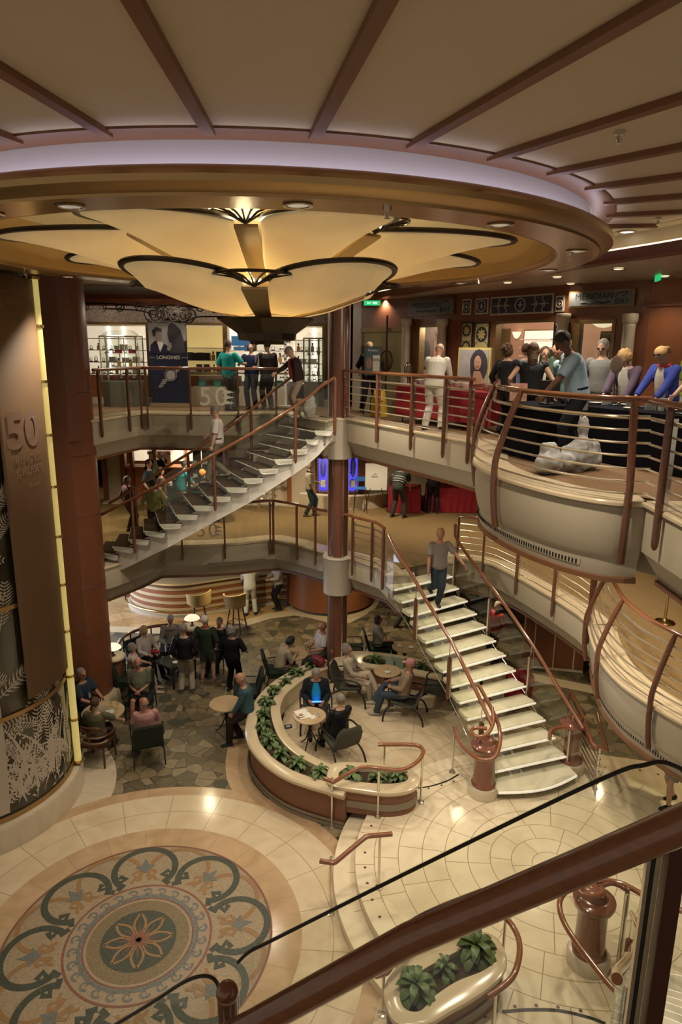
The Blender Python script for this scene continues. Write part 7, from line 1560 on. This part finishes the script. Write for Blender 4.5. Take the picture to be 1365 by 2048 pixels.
# easel signs, framed portrait, cloth tables
def easel(px, py, y, z, w, h, face, label, mm, top=None):
    p = AY(px, py, y); t = thing('easel_sign', label, 'sign', (p.x, y, z), R(face)+pi/2)
    zc = p.z-z; MB().box((0, 0, zc), (w+.04, .03, h+.04)).build('frame', top or black, t, smooth=False); MB().box((0, -.018, zc), (w, .01, h)).build('panel', mm, t, smooth=False)
    for s in (-1, 1): MB().tube([(s*w*.3, .02, zc+h*.5), (s*w*.55, -.04, 0)], .012, 6).build('leg', black, t)
    MB().tube([(0, .03, zc+h*.4), (0, .45, 0)], .012, 6).build('leg', black, t); return t, zc
t, zc = easel(746, 722, 16.3, Z7, .36, .62, -88, 'small easel sign with a white notice by the double doors', mat('sign_teal', (.06, .10, .12), .5))
text('Madeira', .07, Matrix.Translation((0, -.026, zc+.24)) @ Matrix.Rotation(pi/2, 4, 'X'), white, t); MB().box((.08, -.026, zc-.06), (.16, .006, .38)).build('notice', paper, t, smooth=False); text('WIN', .09, Matrix.Translation((.08, -.032, zc+.02)) @ Matrix.Rotation(pi/2, 4, 'X'), black, t); MB().sph((-.09, -.026, -.05+zc), (.07, .004, .13), 10, 6).build('printed_portrait', mat('print_skin', (.3, .15, .1), .5), t)
a, b = Wp[2], Wp[3]
p = PW(949, 733, (2.25, 14.3), (3.4, 12.7)); t = thing('framed_portrait', 'gold framed poster of a dark haired face on the display table', 'picture', (p.x, p.y, 7.38), atan2(-1.6, 1.15))
MB().box((0, 0, .40), (.86, .04, .78)).build('frame', goldt, t, smooth=False); MB().box((0, -.022, .40), (.78, .01, .70)).build('print', mat('print_pale', (.38, .36, .36), .5), t, smooth=False)
MB().sph((.14, -.03, .44), (.24, .004, .32), 16, 8).build('printed_hair', darkph, t); MB().sph((.12, -.036, .50), (.095, .004, .14), 14, 8).build('printed_face', mat('print_face', (.50, .30, .2), .5), t); flatpoly([(-.02, .08), (.04, .34), (.2, .34), (.34, .10)], MATS['print_face'], 'printed_shoulder', t, -.038); flatpoly([(-.36, .1), (-.36, .5), (-.24, .62), (-.08, .5), (-.06, .1)], greyph, 'printed_shirt', t, -.03)
for s in (-1, 1): MB().sph((.12+s*.035, -.041, .52), (.014, .003, .008), 8, 4).build('printed_eye', black, t)
MB().sph((.125, -.041, .43), (.03, .003, .01), 8, 4).build('printed_mouth', mouthm, t)
def clothtable(label, x, y, z, w, d, rz, m, h=.76, pleat=False, legs=False):
    t = thing('cloth_table', label, 'table', (x, y, z), rz); n = 60; rg_ = []
    per = []
    for k in range(n):
        u = k/n*4; s = int(u); f = u-s; cx, cy = [(-1+2*f, -1), (1, -1+2*f), (1-2*f, 1), (-1, 1-2*f)][s]; per.append((cx*w/2, cy*d/2))
    lo = .16 if legs else .02
    rg_.append([(a*(1+(.05 if k % 2 and pleat else .0)), b_*(1+(.07 if k % 2 and pleat else .0)), lo) for k, (a, b_) in enumerate(per)]); rg_.append([(a, b_, h-.03) for a, b_ in per]); rg_.append([(a, b_, h) for a, b_ in per]); rg_.append([(a*.97, b_*.97, h+.004) for a, b_ in per])
    MB().loft(rg_).build('cloth', m, t, smooth=False)
    for a in (-1, 1):
        for b_ in (-1, 1): MB().tube([(a*w*.42, b_*d*.35, h-.1), (a*w*.44, b_*d*.4, 0)], .016, 6).build('leg', black, t)
    return t
clothtable('long table under a deep red cloth beneath the shop window', 2.22, 13.95, Z7, 2.75, .66, atan2(-2.3, 1.62), redcl, legs=True)
clothtable('left red pleated cloth table on the middle deck', 1.95, 20.4, Z6, .95, .75, R(-8), redcl, pleat=True); clothtable('right red pleated cloth table on the middle deck', 3.35, 20.5, Z6, 1.5, .75, R(-5), redcl, pleat=True)
clothtable('black cloth table loaded with goods before the jacketed shoppers', 4.15, 9.35, Z7, 2.1, .75, R(-62), blackcl, .76)
clothtable('black cloth table at the end of the curved balcony', 2.85, 10.05, Z7, .9, .6, R(-70), blackcl, .78)
clothtable('second black cloth table nearer the right edge', 4.75, 7.7, Z7, 1.8, .75, R(-80), blackcl, .76)
# goods on the tables
def T(x, y, w, d, rz, u, v): return (x+u*w*cos(rz)-v*d*sin(rz), y+u*w*sin(rz)+v*d*cos(rz))
rg = random.Random(5)
chromeb = mat('silver_goods', (.5, .5, .52), .25, metal=.7)
for i in range(14):
    q = T(4.15, 9.35, 1.0, .36, R(-62), -.95+.145*i, rg.uniform(-.7, .7)); k = i % 3
    if k == 0: o = MB().lathe((0, 0, 0), [(0, .01), (.06, .012), (.09, .03), (.095, .03), (.06, .0), (0, 0)], 16, cap=False).build('tray', white); lb, ct = 'round white tray of jewellery on the black cloth table', 'tray'
    elif k == 1: o = MB().box((0, 0, .05), (.14, .05, .10)).build('gift_box', chromeb, smooth=False); lb, ct = 'silver grey gift box on the black cloth table', 'box'
    else: o = MB().tube([(.05*cos(a_), .05*sin(a_), .012) for a_ in [2*pi*j/12 for j in range(12)]], .012, 6, closed=True).build('necklace', mat('dark_beads', (.03, .05, .06), .3)) if 'dark_beads' not in MATS else MB().tube([(.05*cos(a_), .05*sin(a_), .012) for a_ in [2*pi*j/12 for j in range(12)]], .012, 6, closed=True).build('necklace', MATS['dark_beads']); lb, ct = 'dark bead necklace on the black cloth table', 'necklace'
    o.location = (q[0], q[1], Z7+.765); tag(o, lb, ct, lb+'s')
for i in range(6):
    q = T(4.75, 7.7, .9, .36, R(-80), -.9+.3*i, rg.uniform(-.6, .6)); o = MB().lathe((0, 0, 0), [(0, .01), (.05, .012), (.075, .03), (.08, .03), (.05, .0), (0, 0)], 16, cap=False).build('tray', white); o.location = (q[0], q[1], Z7+.765); tag(o, 'small white dish on the second black cloth table', 'dish', 'small white dishes on the second black cloth table')
t = thing('card_terminal', 'black till display standing on the balcony end table', 'till', (2.95, 9.85, Z7+.785), R(20)); MB().box((0, 0, .10), (.04, .04, .2)).build('stand', black, t, smooth=False); MB().box((0, 0, .24), (.32, .06, .2)).build('screen', black, t, smooth=False); MB().box((0, 0, .01), (.2, .16, .02)).build('base', black, t, smooth=False)
t = thing('leaflet_holder', 'red patterned leaflet holder on the balcony end table', 'leaflet holder', (2.62, 10.28, Z7+.785), R(5)); MB().box((0, 0, .14), (.26, .03, .26)).build('leaflet', mat('leaflet_red', (.25, .05, .04), .5, noise=(18, (.5, .35, .25), .5)), t, smooth=False); MB().box((0, .02, .01), (.28, .1, .02)).build('foot', glassc, t, smooth=False)
for px, py, w_, lb in ((1110, 805, .09, 'left of two clear acrylic blocks on the balcony tables'), (1293, 812, .10, 'right of two clear acrylic blocks on the balcony tables')):
    p = P(px, py, Z7+.77); o = MB().box((0, 0, .08), (.12, .08, .16)).build('acrylic_block', mat('frosted_block', (.35, .35, .33), .3) if 'frosted_block' not in MATS else MATS['frosted_block'], smooth=False); o.location = (min(p.x, 4.3), min(p.y, 9.2), Z7+.765); tag(o, lb, 'block')
# goods on the red table
t = thing('table_mirror', 'oval tabletop mirror on a stand beside the cream column', 'mirror', (1.42, 15.0, Z7+.765), R(-60)); MB().tube([(0, 0, 0), (0, 0, .2)], .012, 8).build('stand', chairwood, t); MB().cyl((0, 0, 0), .07, .02, 20).build('base', chairwood, t); o = MB().sph((0, 0, .32), (.13, .014, .16), 24, 10).build('glass', mat('mirror_face', (.7, .68, .55), .08, metal=.8), t); MB().tube([(.135*cos(a_), 0, .32+.165*sin(a_)) for a_ in [2*pi*k/24 for k in range(24)]], .012, 6, closed=True).build('rim', iron, t)
for i in range(9):
    q = T(2.22, 13.95, 1.37, .33, atan2(-2.3, 1.62), -.8+.2*i, rg.uniform(-.5, .5)); k = i % 3; cmap = [white, chromeb, mat('clear_bowl', (.5, .45, .38), .2) if 'clear_bowl' not in MATS else MATS['clear_bowl']]
    o = MB().lathe((0, 0, 0), [(0, 0), (.05, 0), (.09, .08), (.10, .14), (.095, .14), (.08, .08), (0, .02)], 18, cap=False).build('display_bowl', cmap[k]); o.location = (q[0], q[1], Z7+.765); tag(o, 'small display bowl on the red cloth table', 'bowl', 'display bowls on the red cloth table')
t = thing('wet_floor_sign', 'yellow folding wet floor sign behind the upper railing', 'sign', (.86, 15.9, Z7), R(20))
for s in (-1, 1): MB().loft([[(-.15, s*.16, 0), (.15, s*.16, 0), (.15, s*.17, .01), (-.15, s*.17, .01)], [(-.13, s*.01, .62), (.13, s*.01, .62), (.13, s*.02, .62), (-.13, s*.02, .62)]]).build('board', yellowp, t, smooth=False)
MB().box((0, -.105, .24), (.16, .004, .05)).build('warning_mark', black, t, smooth=False); MB().box((0, -.085, .34), (.10, .004, .06)).build('warning_mark', black, t, smooth=False)
p = AY(1094, 712, 12.6); t = thing('easel_sign', 'green and white standing sign with a swan mark among the shoppers', 'sign', (3.75, 12.75, Z7), R(-52)); MB().box((0, 0, 1.30), (.36, .03, .50)).build('green_panel', mat('swan_green', (.03, .10, .06), .5), t, smooth=False); MB().box((0, 0, .83), (.36, .03, .44)).build('white_panel', paper, t, smooth=False); MB().tube([(0, 0, 0), (0, 0, .7)], .02, 8).build('pole', black, t); MB().cyl((0, 0, 0), .15, .02, 20).build('base', black, t)
text('SWAROVSKI', .075, Matrix.Translation((0, -.02, 1.22)) @ Matrix.Rotation(pi/2, 4, 'X'), white, t); MB().tube(spl([(-.05, -.02, 1.34), (.0, -.02, 1.32), (.04, -.02, 1.36), (.0, -.02, 1.40), (.02, -.02, 1.45)], 4), .008, 6).build('swan_mark', white, t)
t = thing('mirror_stand', 'small round mirror with dark back on the balcony tables', 'mirror', (3.95, 10.05, Z7+.765), R(-70)); MB().cyl((0, 0, 0), .06, .015, 16).build('base', black, t); MB().tube([(0, 0, 0), (0, 0, .45)], .01, 6).build('stem', black, t); MB().sph((0, 0, .58), (.13, .012, .13), 20, 8).build('disc', mat('mirror_back', (.10, .06, .04), .4), t)
# ================================================================== MIDDLE DECK BACKGROUND
YB = 21.3
def bx(px, y=YB): return AY(px, 960, y).x
def bz(py, y=YB): return AY(600, py, y).z
def wallb(p0, p1, z0, z1, m, name, y=YB, t=.12): return struct(MB().box(((bx(p0, y)+bx(p1, y))/2, y+t/2, (z0+z1)/2), (bx(p1, y)-bx(p0, y), t, z1-z0)).build(name, m, smooth=False))
wallc = mat('wall_cream', (.60, .50, .36), .6)
wallb(583, 634, Z6, 5.75, wallc, 'wall_middle'); wallb(732, 860, Z6, 5.75, wallc, 'wall_middle'); wallb(500, 576, Z6, 4.15, wallc, 'wall_middle_low')
for p0, p1 in ((574, 583), (631, 639), (717, 729), (492, 500), (452, 459), (205, 214), (242, 252), (262, 268)): wallb(p0, p1, Z6, 5.75, woodor if p0 > 450 else woodred, 'trim_post', YB-.1, .2)
wallb(214, 242, Z6, 5.75, plaster, 'wall_middle'); wallb(459, 492, 4.7, 5.75, wallc, 'wall_middle'); wallb(459, 492, Z6, 4.75, woodred, 'wall_middle')
wallb(785, 985, Z6, 5.75, curtain, 'wall_curtain', 21.9); wallb(205, 500, Z6, 5.75, woodred, 'wall_bar_back', 23.4); wallb(500, 640, Z6, 5.75, plaster, 'wall_bar_back', 23.0); wallb(640, 790, Z6, 5.75, orange, 'wall_case_back', 22.2)
struct(MB().sweep(spl([(bx(600), 20.75, 0), (bx(680), 20.4, 0), (bx(740), 20.55, 0), (bx(800), 21.2, 0)], 6), [(0, Z6), (0, Z6+.42), (.25, Z6+.42), (.25, Z6)]).build('wall_low_curved', wallc, smooth=False)); struct(MB().sweep([(-7.5, 20.9), (-3, 20.9), (bx(600), 20.75)], [(0, Z6), (0, Z6+.05), (.8, Z6+.05), (.8, Z6)]).build('step_middle', marblew, smooth=False))
for p0, p1, lb in ((637, 656, 'tall case glowing deep blue left of the red column'), (697, 716, 'tall case glowing deep blue right of the red column')):
    x0, x1 = bx(p0, 21.0), bx(p1, 21.0); t = thing('blue_case', lb, 'display case', ((x0+x1)/2, 21.0, Z6+.42)); w = x1-x0; MB().box((0, .2, .7), (w, .04, 1.35)).build('lit_back', bluelit, t, smooth=False)
    MB().box((0, .1, 1.4), (w+.06, .3, .06)).build('frame_top', goldfr, t, smooth=False); MB().box((0, .1, .0), (w+.06, .3, .06)).build('frame_bottom', goldfr, t, smooth=False)
    for s in (-1, 1): MB().box((s*(w/2+.01), .1, .7), (.04, .3, 1.4)).build('frame_side', goldfr, t, smooth=False)
    q = MB(); q.sph((0, .12, .8), (w*.28, .04, .35), 10, 6); q.sph((0, .12, .3), (w*.35, .04, .12), 10, 6); q.tube([(-w*.3, .12, .6), (w*.3, .12, .9)], .02, 6); q.build('glass_ornament', mat('blue_glass', (.2, .2, .8), .1, metal=.3), t); MB().box((0, .1, .26), (w*.5, .06, .22)).build('white_card', paper, t, smooth=False)
p = AY(607, 907, YB-.1); sconce(p.x, YB-.14, p.z+.1, 0, -1, 'glowing half bowl sconce on the cream wall of the middle deck')
# board on an easel
x0, x1 = AY(731, 950, 20.2).x, AY(775, 950, 20.2).x; t = thing('notice_board', 'large white notice board on a thin easel on the middle deck', 'board', ((x0+x1)/2, 20.2, Z6)); zt, zb = AY(750, 927, 20.2).z-Z6, AY(750, 980, 20.2).z-Z6
MB().box((0, 0, (zt+zb)/2), (x1-x0, .03, zt-zb)).build('board', paper, t, smooth=False); MB().box((-.05, -.018, (zt+zb)/2), (.2, .003, .02)).build('printed_line', black, t, smooth=False); flatpoly([(-.14, (zt+zb)/2+.05), (-.02, (zt+zb)/2+.12), (.05, (zt+zb)/2+.05)], greyph, 'printed_mark', t, -.016)
for s in (-1, 1): MB().tube([(s*.15, 0, zb+.1), (s*.36, -.1, 0)], .012, 6).build('leg', iron, t)
t = thing('bar_chair', 'tall thin metal bar chair beside the easel', 'stool', (bx(722, 20.1), 20.1, Z6)); MB().box((0, 0, .75), (.34, .34, .03)).build('seat', bluep, t, smooth=False)
for a in (-1, 1):
    for b_ in (-1, 1): MB().tube([(a*.15, b_*.15, .74), (a*.2, b_*.2, 0)], .01, 6).build('leg', iron, t)
MB().box((0, .17, 1.0), (.32, .02, .14)).build('backrest', bluep, t, smooth=False)
t = thing('white_chair', 'white rounded chair back behind the left red table', 'chair', (1.72, 20.95, Z6)); MB().tube(spl([(-.2, 0, .45), (-.2, .02, .9), (0, .03, 1.02), (.2, .02, .9), (.2, 0, .45)], 5), .035, 8).build('back_hoop', whitep, t); MB().box((0, -.2, .45), (.42, .42, .04)).build('seat', whitep, t, smooth=False)
for a in (-1, 1):
    for b_ in (-.4, 0): MB().tube([(a*.18, b_, .44), (a*.2, b_, 0)], .018, 6).build('leg', whitep, t)
# blue wave screen and round rail
t = thing('wave_screen', 'row of blue wave shaped panels under a round steel rail', 'screen', (bx(530, 20.6), 20.6, Z6), world=True)
for k in range(5):
    for r_ in range(2):
        x = bx(507+14*k+6*r_, 20.6); z = 4.48-.14*r_; MB().add([(x-.13, 20.6, z), (x-.02, 20.6, z+.07), (x+.14, 20.6, z+.0), (x+.02, 20.6, z-.07), (x-.13, 20.62, z), (x-.02, 20.62, z+.07), (x+.14, 20.62, z+.0), (x+.02, 20.62, z-.07)], [(0, 1, 2, 3), (7, 6, 5, 4), (0, 4, 5, 1), (1, 5, 6, 2), (2, 6, 7, 3), (3, 7, 4, 0)]).build('wave_panel', bluep, t, smooth=False)
cxr = bx(532, 20.2)
for z in (3.75, 4.05, 4.25): MB().tube([(cxr+.32*cos(2*pi*k/24), 20.2+.32*sin(2*pi*k/24), z) for k in range(24)], .018, 6, closed=True).build('ring_rail', chrome, t)
for k in range(4): MB().tube([(cxr+.32*cos(pi/4+k*pi/2), 20.2+.32*sin(pi/4+k*pi/2), Z6), (cxr+.32*cos(pi/4+k*pi/2), 20.2+.32*sin(pi/4+k*pi/2), 4.7)], .018, 6).build('post', chrome, t)
# service bar at the left
t = thing('service_bar', 'orange wood service bar with lit back shelves on the middle deck', 'bar', (bx(340, 21.6), 21.6, Z6), world=True)
MB().box((bx(345, 21.6), 21.6, 3.84), (bx(445, 21.6)-bx(270, 21.6), .5, 1.08)).build('front', orange, t, smooth=False); MB().box((bx(345, 21.6), 21.55, 4.40), (bx(450, 21.6)-bx(265, 21.6), .6, .06)).build('countertop', orange, t, smooth=False)
MB().box((bx(360, 23.2), 23.2, 4.72), (bx(450, 23.2)-bx(275, 23.2), .1, .8)).build('lit_shelf_back', shelflit, t, smooth=False)
for p_ in (340, 375, 400, 425): MB().box((bx(p_, 23.1), 23.1, 4.72), (.08, .1, .8)).build('divider', orange, t, smooth=False)
t = thing('espresso_machine', 'white and steel coffee machine on the service bar', 'coffee machine', (bx(325, 21.7), 21.7, 4.43)); MB().box((0, 0, .2), (.7, .36, .3)).build('body', white, t, smooth=False); MB().box((0, -.05, .42), (.74, .4, .1)).build('hood', chromeb, t, smooth=False)
for s in (-1, 1): MB().cyl((s*.2, -.2, .08), .03, .14, 10).build('spout', black, t)
t = thing('display_counter', 'dark green counter crowded with small goods on the middle deck', 'counter', (bx(357, 19.9), 19.9, Z6), world=True)
MB().box((bx(357, 19.9), 19.9, 3.69), (1.5, .6, .78)).build('body', mat('counter_green', (.02, .05, .05), .3), t, smooth=False); MB().box((bx(357, 19.9), 19.9, 4.10), (1.56, .66, .05)).build('countertop', black, t, smooth=False)
fill(bx(357, 19.9)-.7, bx(357, 19.9)+.7, 19.8, [4.13], ['boxw', 'bottle', 'boxb', 'watch'], .10, 'the dark counter of the middle deck', 1.3)
for i, (p0, p1) in enumerate(((386, 402), (404, 424), (428, 446))):
    t = thing('glass_cabinet', 'dark glass display cabinet behind the left staircase, '+['leftmost', 'middle', 'rightmost'][i], 'cabinet', (bx((p0+p1)/2, 20.3), 20.3, Z6), group='dark glass cabinets of the middle deck'); w = bx(p1, 20.3)-bx(p0, 20.3)
    MB().box((0, .15, 1.1), (w, .04, 2.2)).build('back', darkph, t, smooth=False); MB().box((0, -.15, 1.3), (w, .01, 1.8)).build('glass_door', glassc, t, smooth=False); MB().box((0, 0, .2), (w, .34, .4)).build('plinth', black, t, smooth=False); MB().box((0, 0, 2.22), (w, .34, .06)).build('top', black, t, smooth=False)
    for k in range(4): MB().box((0, 0, .6+.4*k), (w, .3, .02)).build('shelf', glassc, t, smooth=False)
    fill(bx(p0, 20.3), bx(p1, 20.3), 20.25, [Z6+.61+.4*k for k in range(3)], ['bottle', 'boxw'], .16, 'shelves of the dark glass cabinets', 1.2)
# cabinets below the right deck, brass post, small items
wl1 = P(1092, 1350, 0); t = thing('wood_cabinet', 'cherry wood cabinet with pale frame lines below the right deck', 'cabinet', (wl1.x+.3, wl1.y+.5, 0), R(-12)); MB().box((0, 0, 1.15), (1.5, .5, 2.3)).build('carcass', woodred, t, smooth=False)
for s in (-.5, 0, .5): MB().box((s, -.255, 1.15), (.03, .02, 2.2)).build('pale_frame', cream, t, smooth=False)
MB().box((0, -.255, .05), (1.5, .03, .06)).build('pale_frame', cream, t, smooth=False)
wr = P(1150, 1360, 0); struct(MB().box((8.5, 17.6, 1.2), (5, .2, 2.4), R(-12)).build('wall_ground_right', woodred, smooth=False)); struct(MB().box((9.5, 15, 4.6), (.2, 12, 2.6)).build('wall_middle_right', woodor, smooth=False))
p = P(1330, 1245, Z6); t = thing('brass_post', 'polished brass rope post on the gold carpet at the right edge', 'post', (p.x, p.y, Z6)); MB().lathe((0, 0, 0), [(.17, 0), (.16, .03), (.05, .06), (.025, .10), (.022, .95), (.04, .97), (0, 1.02)], 24).build('post', brass, t); MB().lathe((0, 0, 0), [(.17, 0), (.18, .012), (.16, .03)], 24).build('foot', brass, t)
t = thing('deck_emblem', 'pale leaf shaped emblem printed on the stair glass', 'emblem', (AY(438, 1060, 14.55).x, 14.55, AY(438, 1060, 14.55).z)) if False else None
p = P(965, 1028, Z6); t = thing('wheeled_cart', 'small cart with black casters standing under the curved balcony', 'cart', (p.x+.1, p.y+.3, Z6)); MB().box((0, 0, .55), (.6, .45, .9)).build('body', mat('cart_grey', (.12, .10, .08), .5), t, smooth=False)
for s in (-1, 1):
    for b_ in (-1, 1): MB().cyl((s*.24, b_*.17, 0), .05, .10, 14).build('caster', black, t)
# glass balcony emblem (numeral and waves) on the upper railing
def emblem(px, py, y, s, label):
    p = AY(px, py, y); t = thing('glass_emblem', label, 'emblem', (p.x, p.y, p.z)); m = mat('frost_print', (.8, .78, .68), .6) if 'frost_print' not in MATS else MATS['frost_print']
    text('5', s, Matrix.Translation((-s*.32, 0, 0)) @ Matrix.Rotation(pi/2, 4, 'X'), m, t, 'emblem_numeral'); text('0', s, Matrix.Translation((s*.28, 0, 0)) @ Matrix.Rotation(pi/2, 4, 'X'), m, t, 'emblem_numeral')
    for i in range(3): flatpoly([(s*.3, -s*.25+s*.2*i), (s*.5, -s*.12+s*.2*i), (s*.78, -s*.2+s*.2*i), (s*.55, -s*.25+s*.2*i)], m, 'wave_mark', t, -.003)
emblem(428, 795, 16.20, .62, 'frosted numeral emblem on the upper glass railing in front of the shop'); emblem(415, 1062, 16.38, .5, 'frosted numeral emblem on the middle deck glass railing')
# ================================================================== LIGHTS
def spot(x, y, z, e, ang=110, col=(1, .80, .52), tgt=None, blend=.8, size=.06):
    l = bpy.data.lights.new('spot_lamp', 'SPOT'); l.energy = e; l.color = col; l.spot_size = R(ang); l.spot_blend = blend; l.shadow_soft_size = size
    o = bpy.data.objects.new('spot_lamp', l); COL.objects.link(o); o.location = (x, y, z)
    if tgt: o.rotation_euler = (Vector(tgt)-Vector((x, y, z))).to_track_quat('-Z', 'Y').to_euler()
    return o
def area(x, y, z, sx, sy, e, col=(1, .80, .52), rot=(0, 0, 0)):
    l = bpy.data.lights.new('area_lamp', 'AREA'); l.shape = 'RECTANGLE'; l.size = sx; l.size_y = sy; l.energy = e; l.color = col
    o = bpy.data.objects.new('area_lamp', l); COL.objects.link(o); o.location = (x, y, z); o.rotation_euler = rot; return o
def point(x, y, z, e, col=(1, .78, .48), r=.1):
    l = bpy.data.lights.new('point_lamp', 'POINT'); l.energy = e; l.color = col; l.shadow_soft_size = r
    o = bpy.data.objects.new('point_lamp', l); COL.objects.link(o); o.location = (x, y, z); return o
W_ = (1, .83, .58); C_ = (1, .86, .66)
for k in range(8):
    a = -pi/2+pi/8+k*pi/4; point(CC[0]+.70*cos(a), CC[1]+.70*sin(a), 9.17, 34, (1, .87, .56), .10)
for k in range(4):
    a = -pi/2+pi/4+k*pi/2; point(CC[0]+.42*cos(a), CC[1]+.42*sin(a), 8.80, 14, (1, .86, .52), .08)
for a, e in ((-80.2, 300), (-52, 520), (-22, 130), (7, 200), (75, 480), (110, 420), (150, 300), (240, 200)):
    x, y = CC[0]+3.83*cos(R(a)), CC[1]+3.83*sin(R(a)); spot(x, y, 9.17, e, 100, C_, (x*.95, y, 0))
for a, e, tg in ((190, 850, (3.6, 13.4, 2.8)), (215, 130, (4.6, 10.2, 2.8)), (40, 420, (-3.4, 15.6, 5.2)), (20, 300, (-1.5, 16.5, 6.2)), (240, 260, (2.2, 13, 1.8))):
    spot(CC[0]+3.83*cos(R(a)), CC[1]+3.83*sin(R(a)), 9.17, e, 62, C_, tg)
# upper deck ceiling lamps, plus spots added for the dark shop front
for p in DOWN[0][1]: spot(p.x, p.y, 9.24, 45, 120, C_)
for i in range(4): point(-6.4+1.5*i, 18.45, 9.12, 9, C_, .04)
point(-4.5, 16.9, 8.9, 10, C_, .1)
for x, y in ((-6, 17.0), (-4, 17.0), (-2, 17.1), (1.0, 16.9), (2.2, 13.4), (3.2, 11.0), (3.9, 9.4), (4.2, 7.2), (6.0, 8.5)): spot(x, y, 9.24, 130, 130, C_)  # leftmost spots are added without fixtures to brighten the jewellery shop front
for x, y, e in ((2.9, 8.6, 130), (3.6, 9.6, 130), (3.4, 12.2, 130)): spot(x, y, 5.68, e*1.4, 120, C_)
# inside the shops
for x in (-5.6, -3.2, -1.4): point(x, 20.6, 8.9, 45, (1, .92, .78), .2)
point(3.5, 15.2, 8.9, 60, (1, .82, .66), .2); point(4.9, 13.6, 8.9, 40, (1, .82, .66), .2); point(2.45, 15.95, 8.6, 32, (1, .78, .6), .1)
# under the upper deck: middle deck lamps
for x, y in ((-6.5, 18), (-4, 18.5), (-1.5, 19), (1, 18.8), (3.5, 17.5), (5, 14.5), (6, 11.5), (6, 8.5)): spot(x, y, 5.68, 200, 140, W_)
point(-4.8, 22.3, 5.4, 130, (1, .85, .6)); spot(-.5, 20.6, 5.6, 90, 110, C_)
# under the middle deck: ground floor lamps
for x, y, e in ((-6, 18.5, 110), (-3, 18.6, 130), (.5, 18.5, 150), (4, 17, 90), (6, 13.8, 90), (6.6, 10.5, 90)): spot(x, y, 2.38, e, 140, (1, .8, .48))
area(-9.0, 19.5, 1.3, 2.0, 5, 260, (.6, .72, 1), (0, R(-90), 0))
w = bpy.data.worlds.new('world'); SC.world = w; w.use_nodes = True
w.node_tree.nodes['Background'].inputs[0].default_value = (1, .86, .68, 1); w.node_tree.nodes['Background'].inputs[1].default_value = 0.36
# ================================================================== CAMERA
cam = bpy.data.cameras.new('camera'); co = bpy.data.objects.new('camera', cam); COL.objects.link(co)
cam.sensor_fit = 'VERTICAL'; cam.sensor_height = 36; cam.sensor_width = 24; cam.lens = F/2048*36; cam.clip_start = .05
co.matrix_world = Matrix.Translation((0, 0, CZ)) @ Matrix.Rotation(pi/2-TH, 4, 'X') @ Matrix.Rotation(RO, 4, 'Z')
SC.camera = co
vs = SC.view_settings; vs.view_transform = 'Standard'; vs.look = 'None'; vs.gamma = 1; vs.use_curve_mapping = False; vs.exposure = 0.0
cy = SC.cycles; cy.max_bounces = 4; cy.diffuse_bounces = 2; cy.glossy_bounces = 2; cy.transmission_bounces = 3; cy.transparent_max_bounces = 10; cy.use_adaptive_sampling = True; cy.adaptive_threshold = .05; cy.adaptive_min_samples = 12
cy.caustics_reflective = False; cy.caustics_refractive = False; cy.sample_clamp_indirect = 4; cy.use_denoising = True; cy.use_light_tree = True
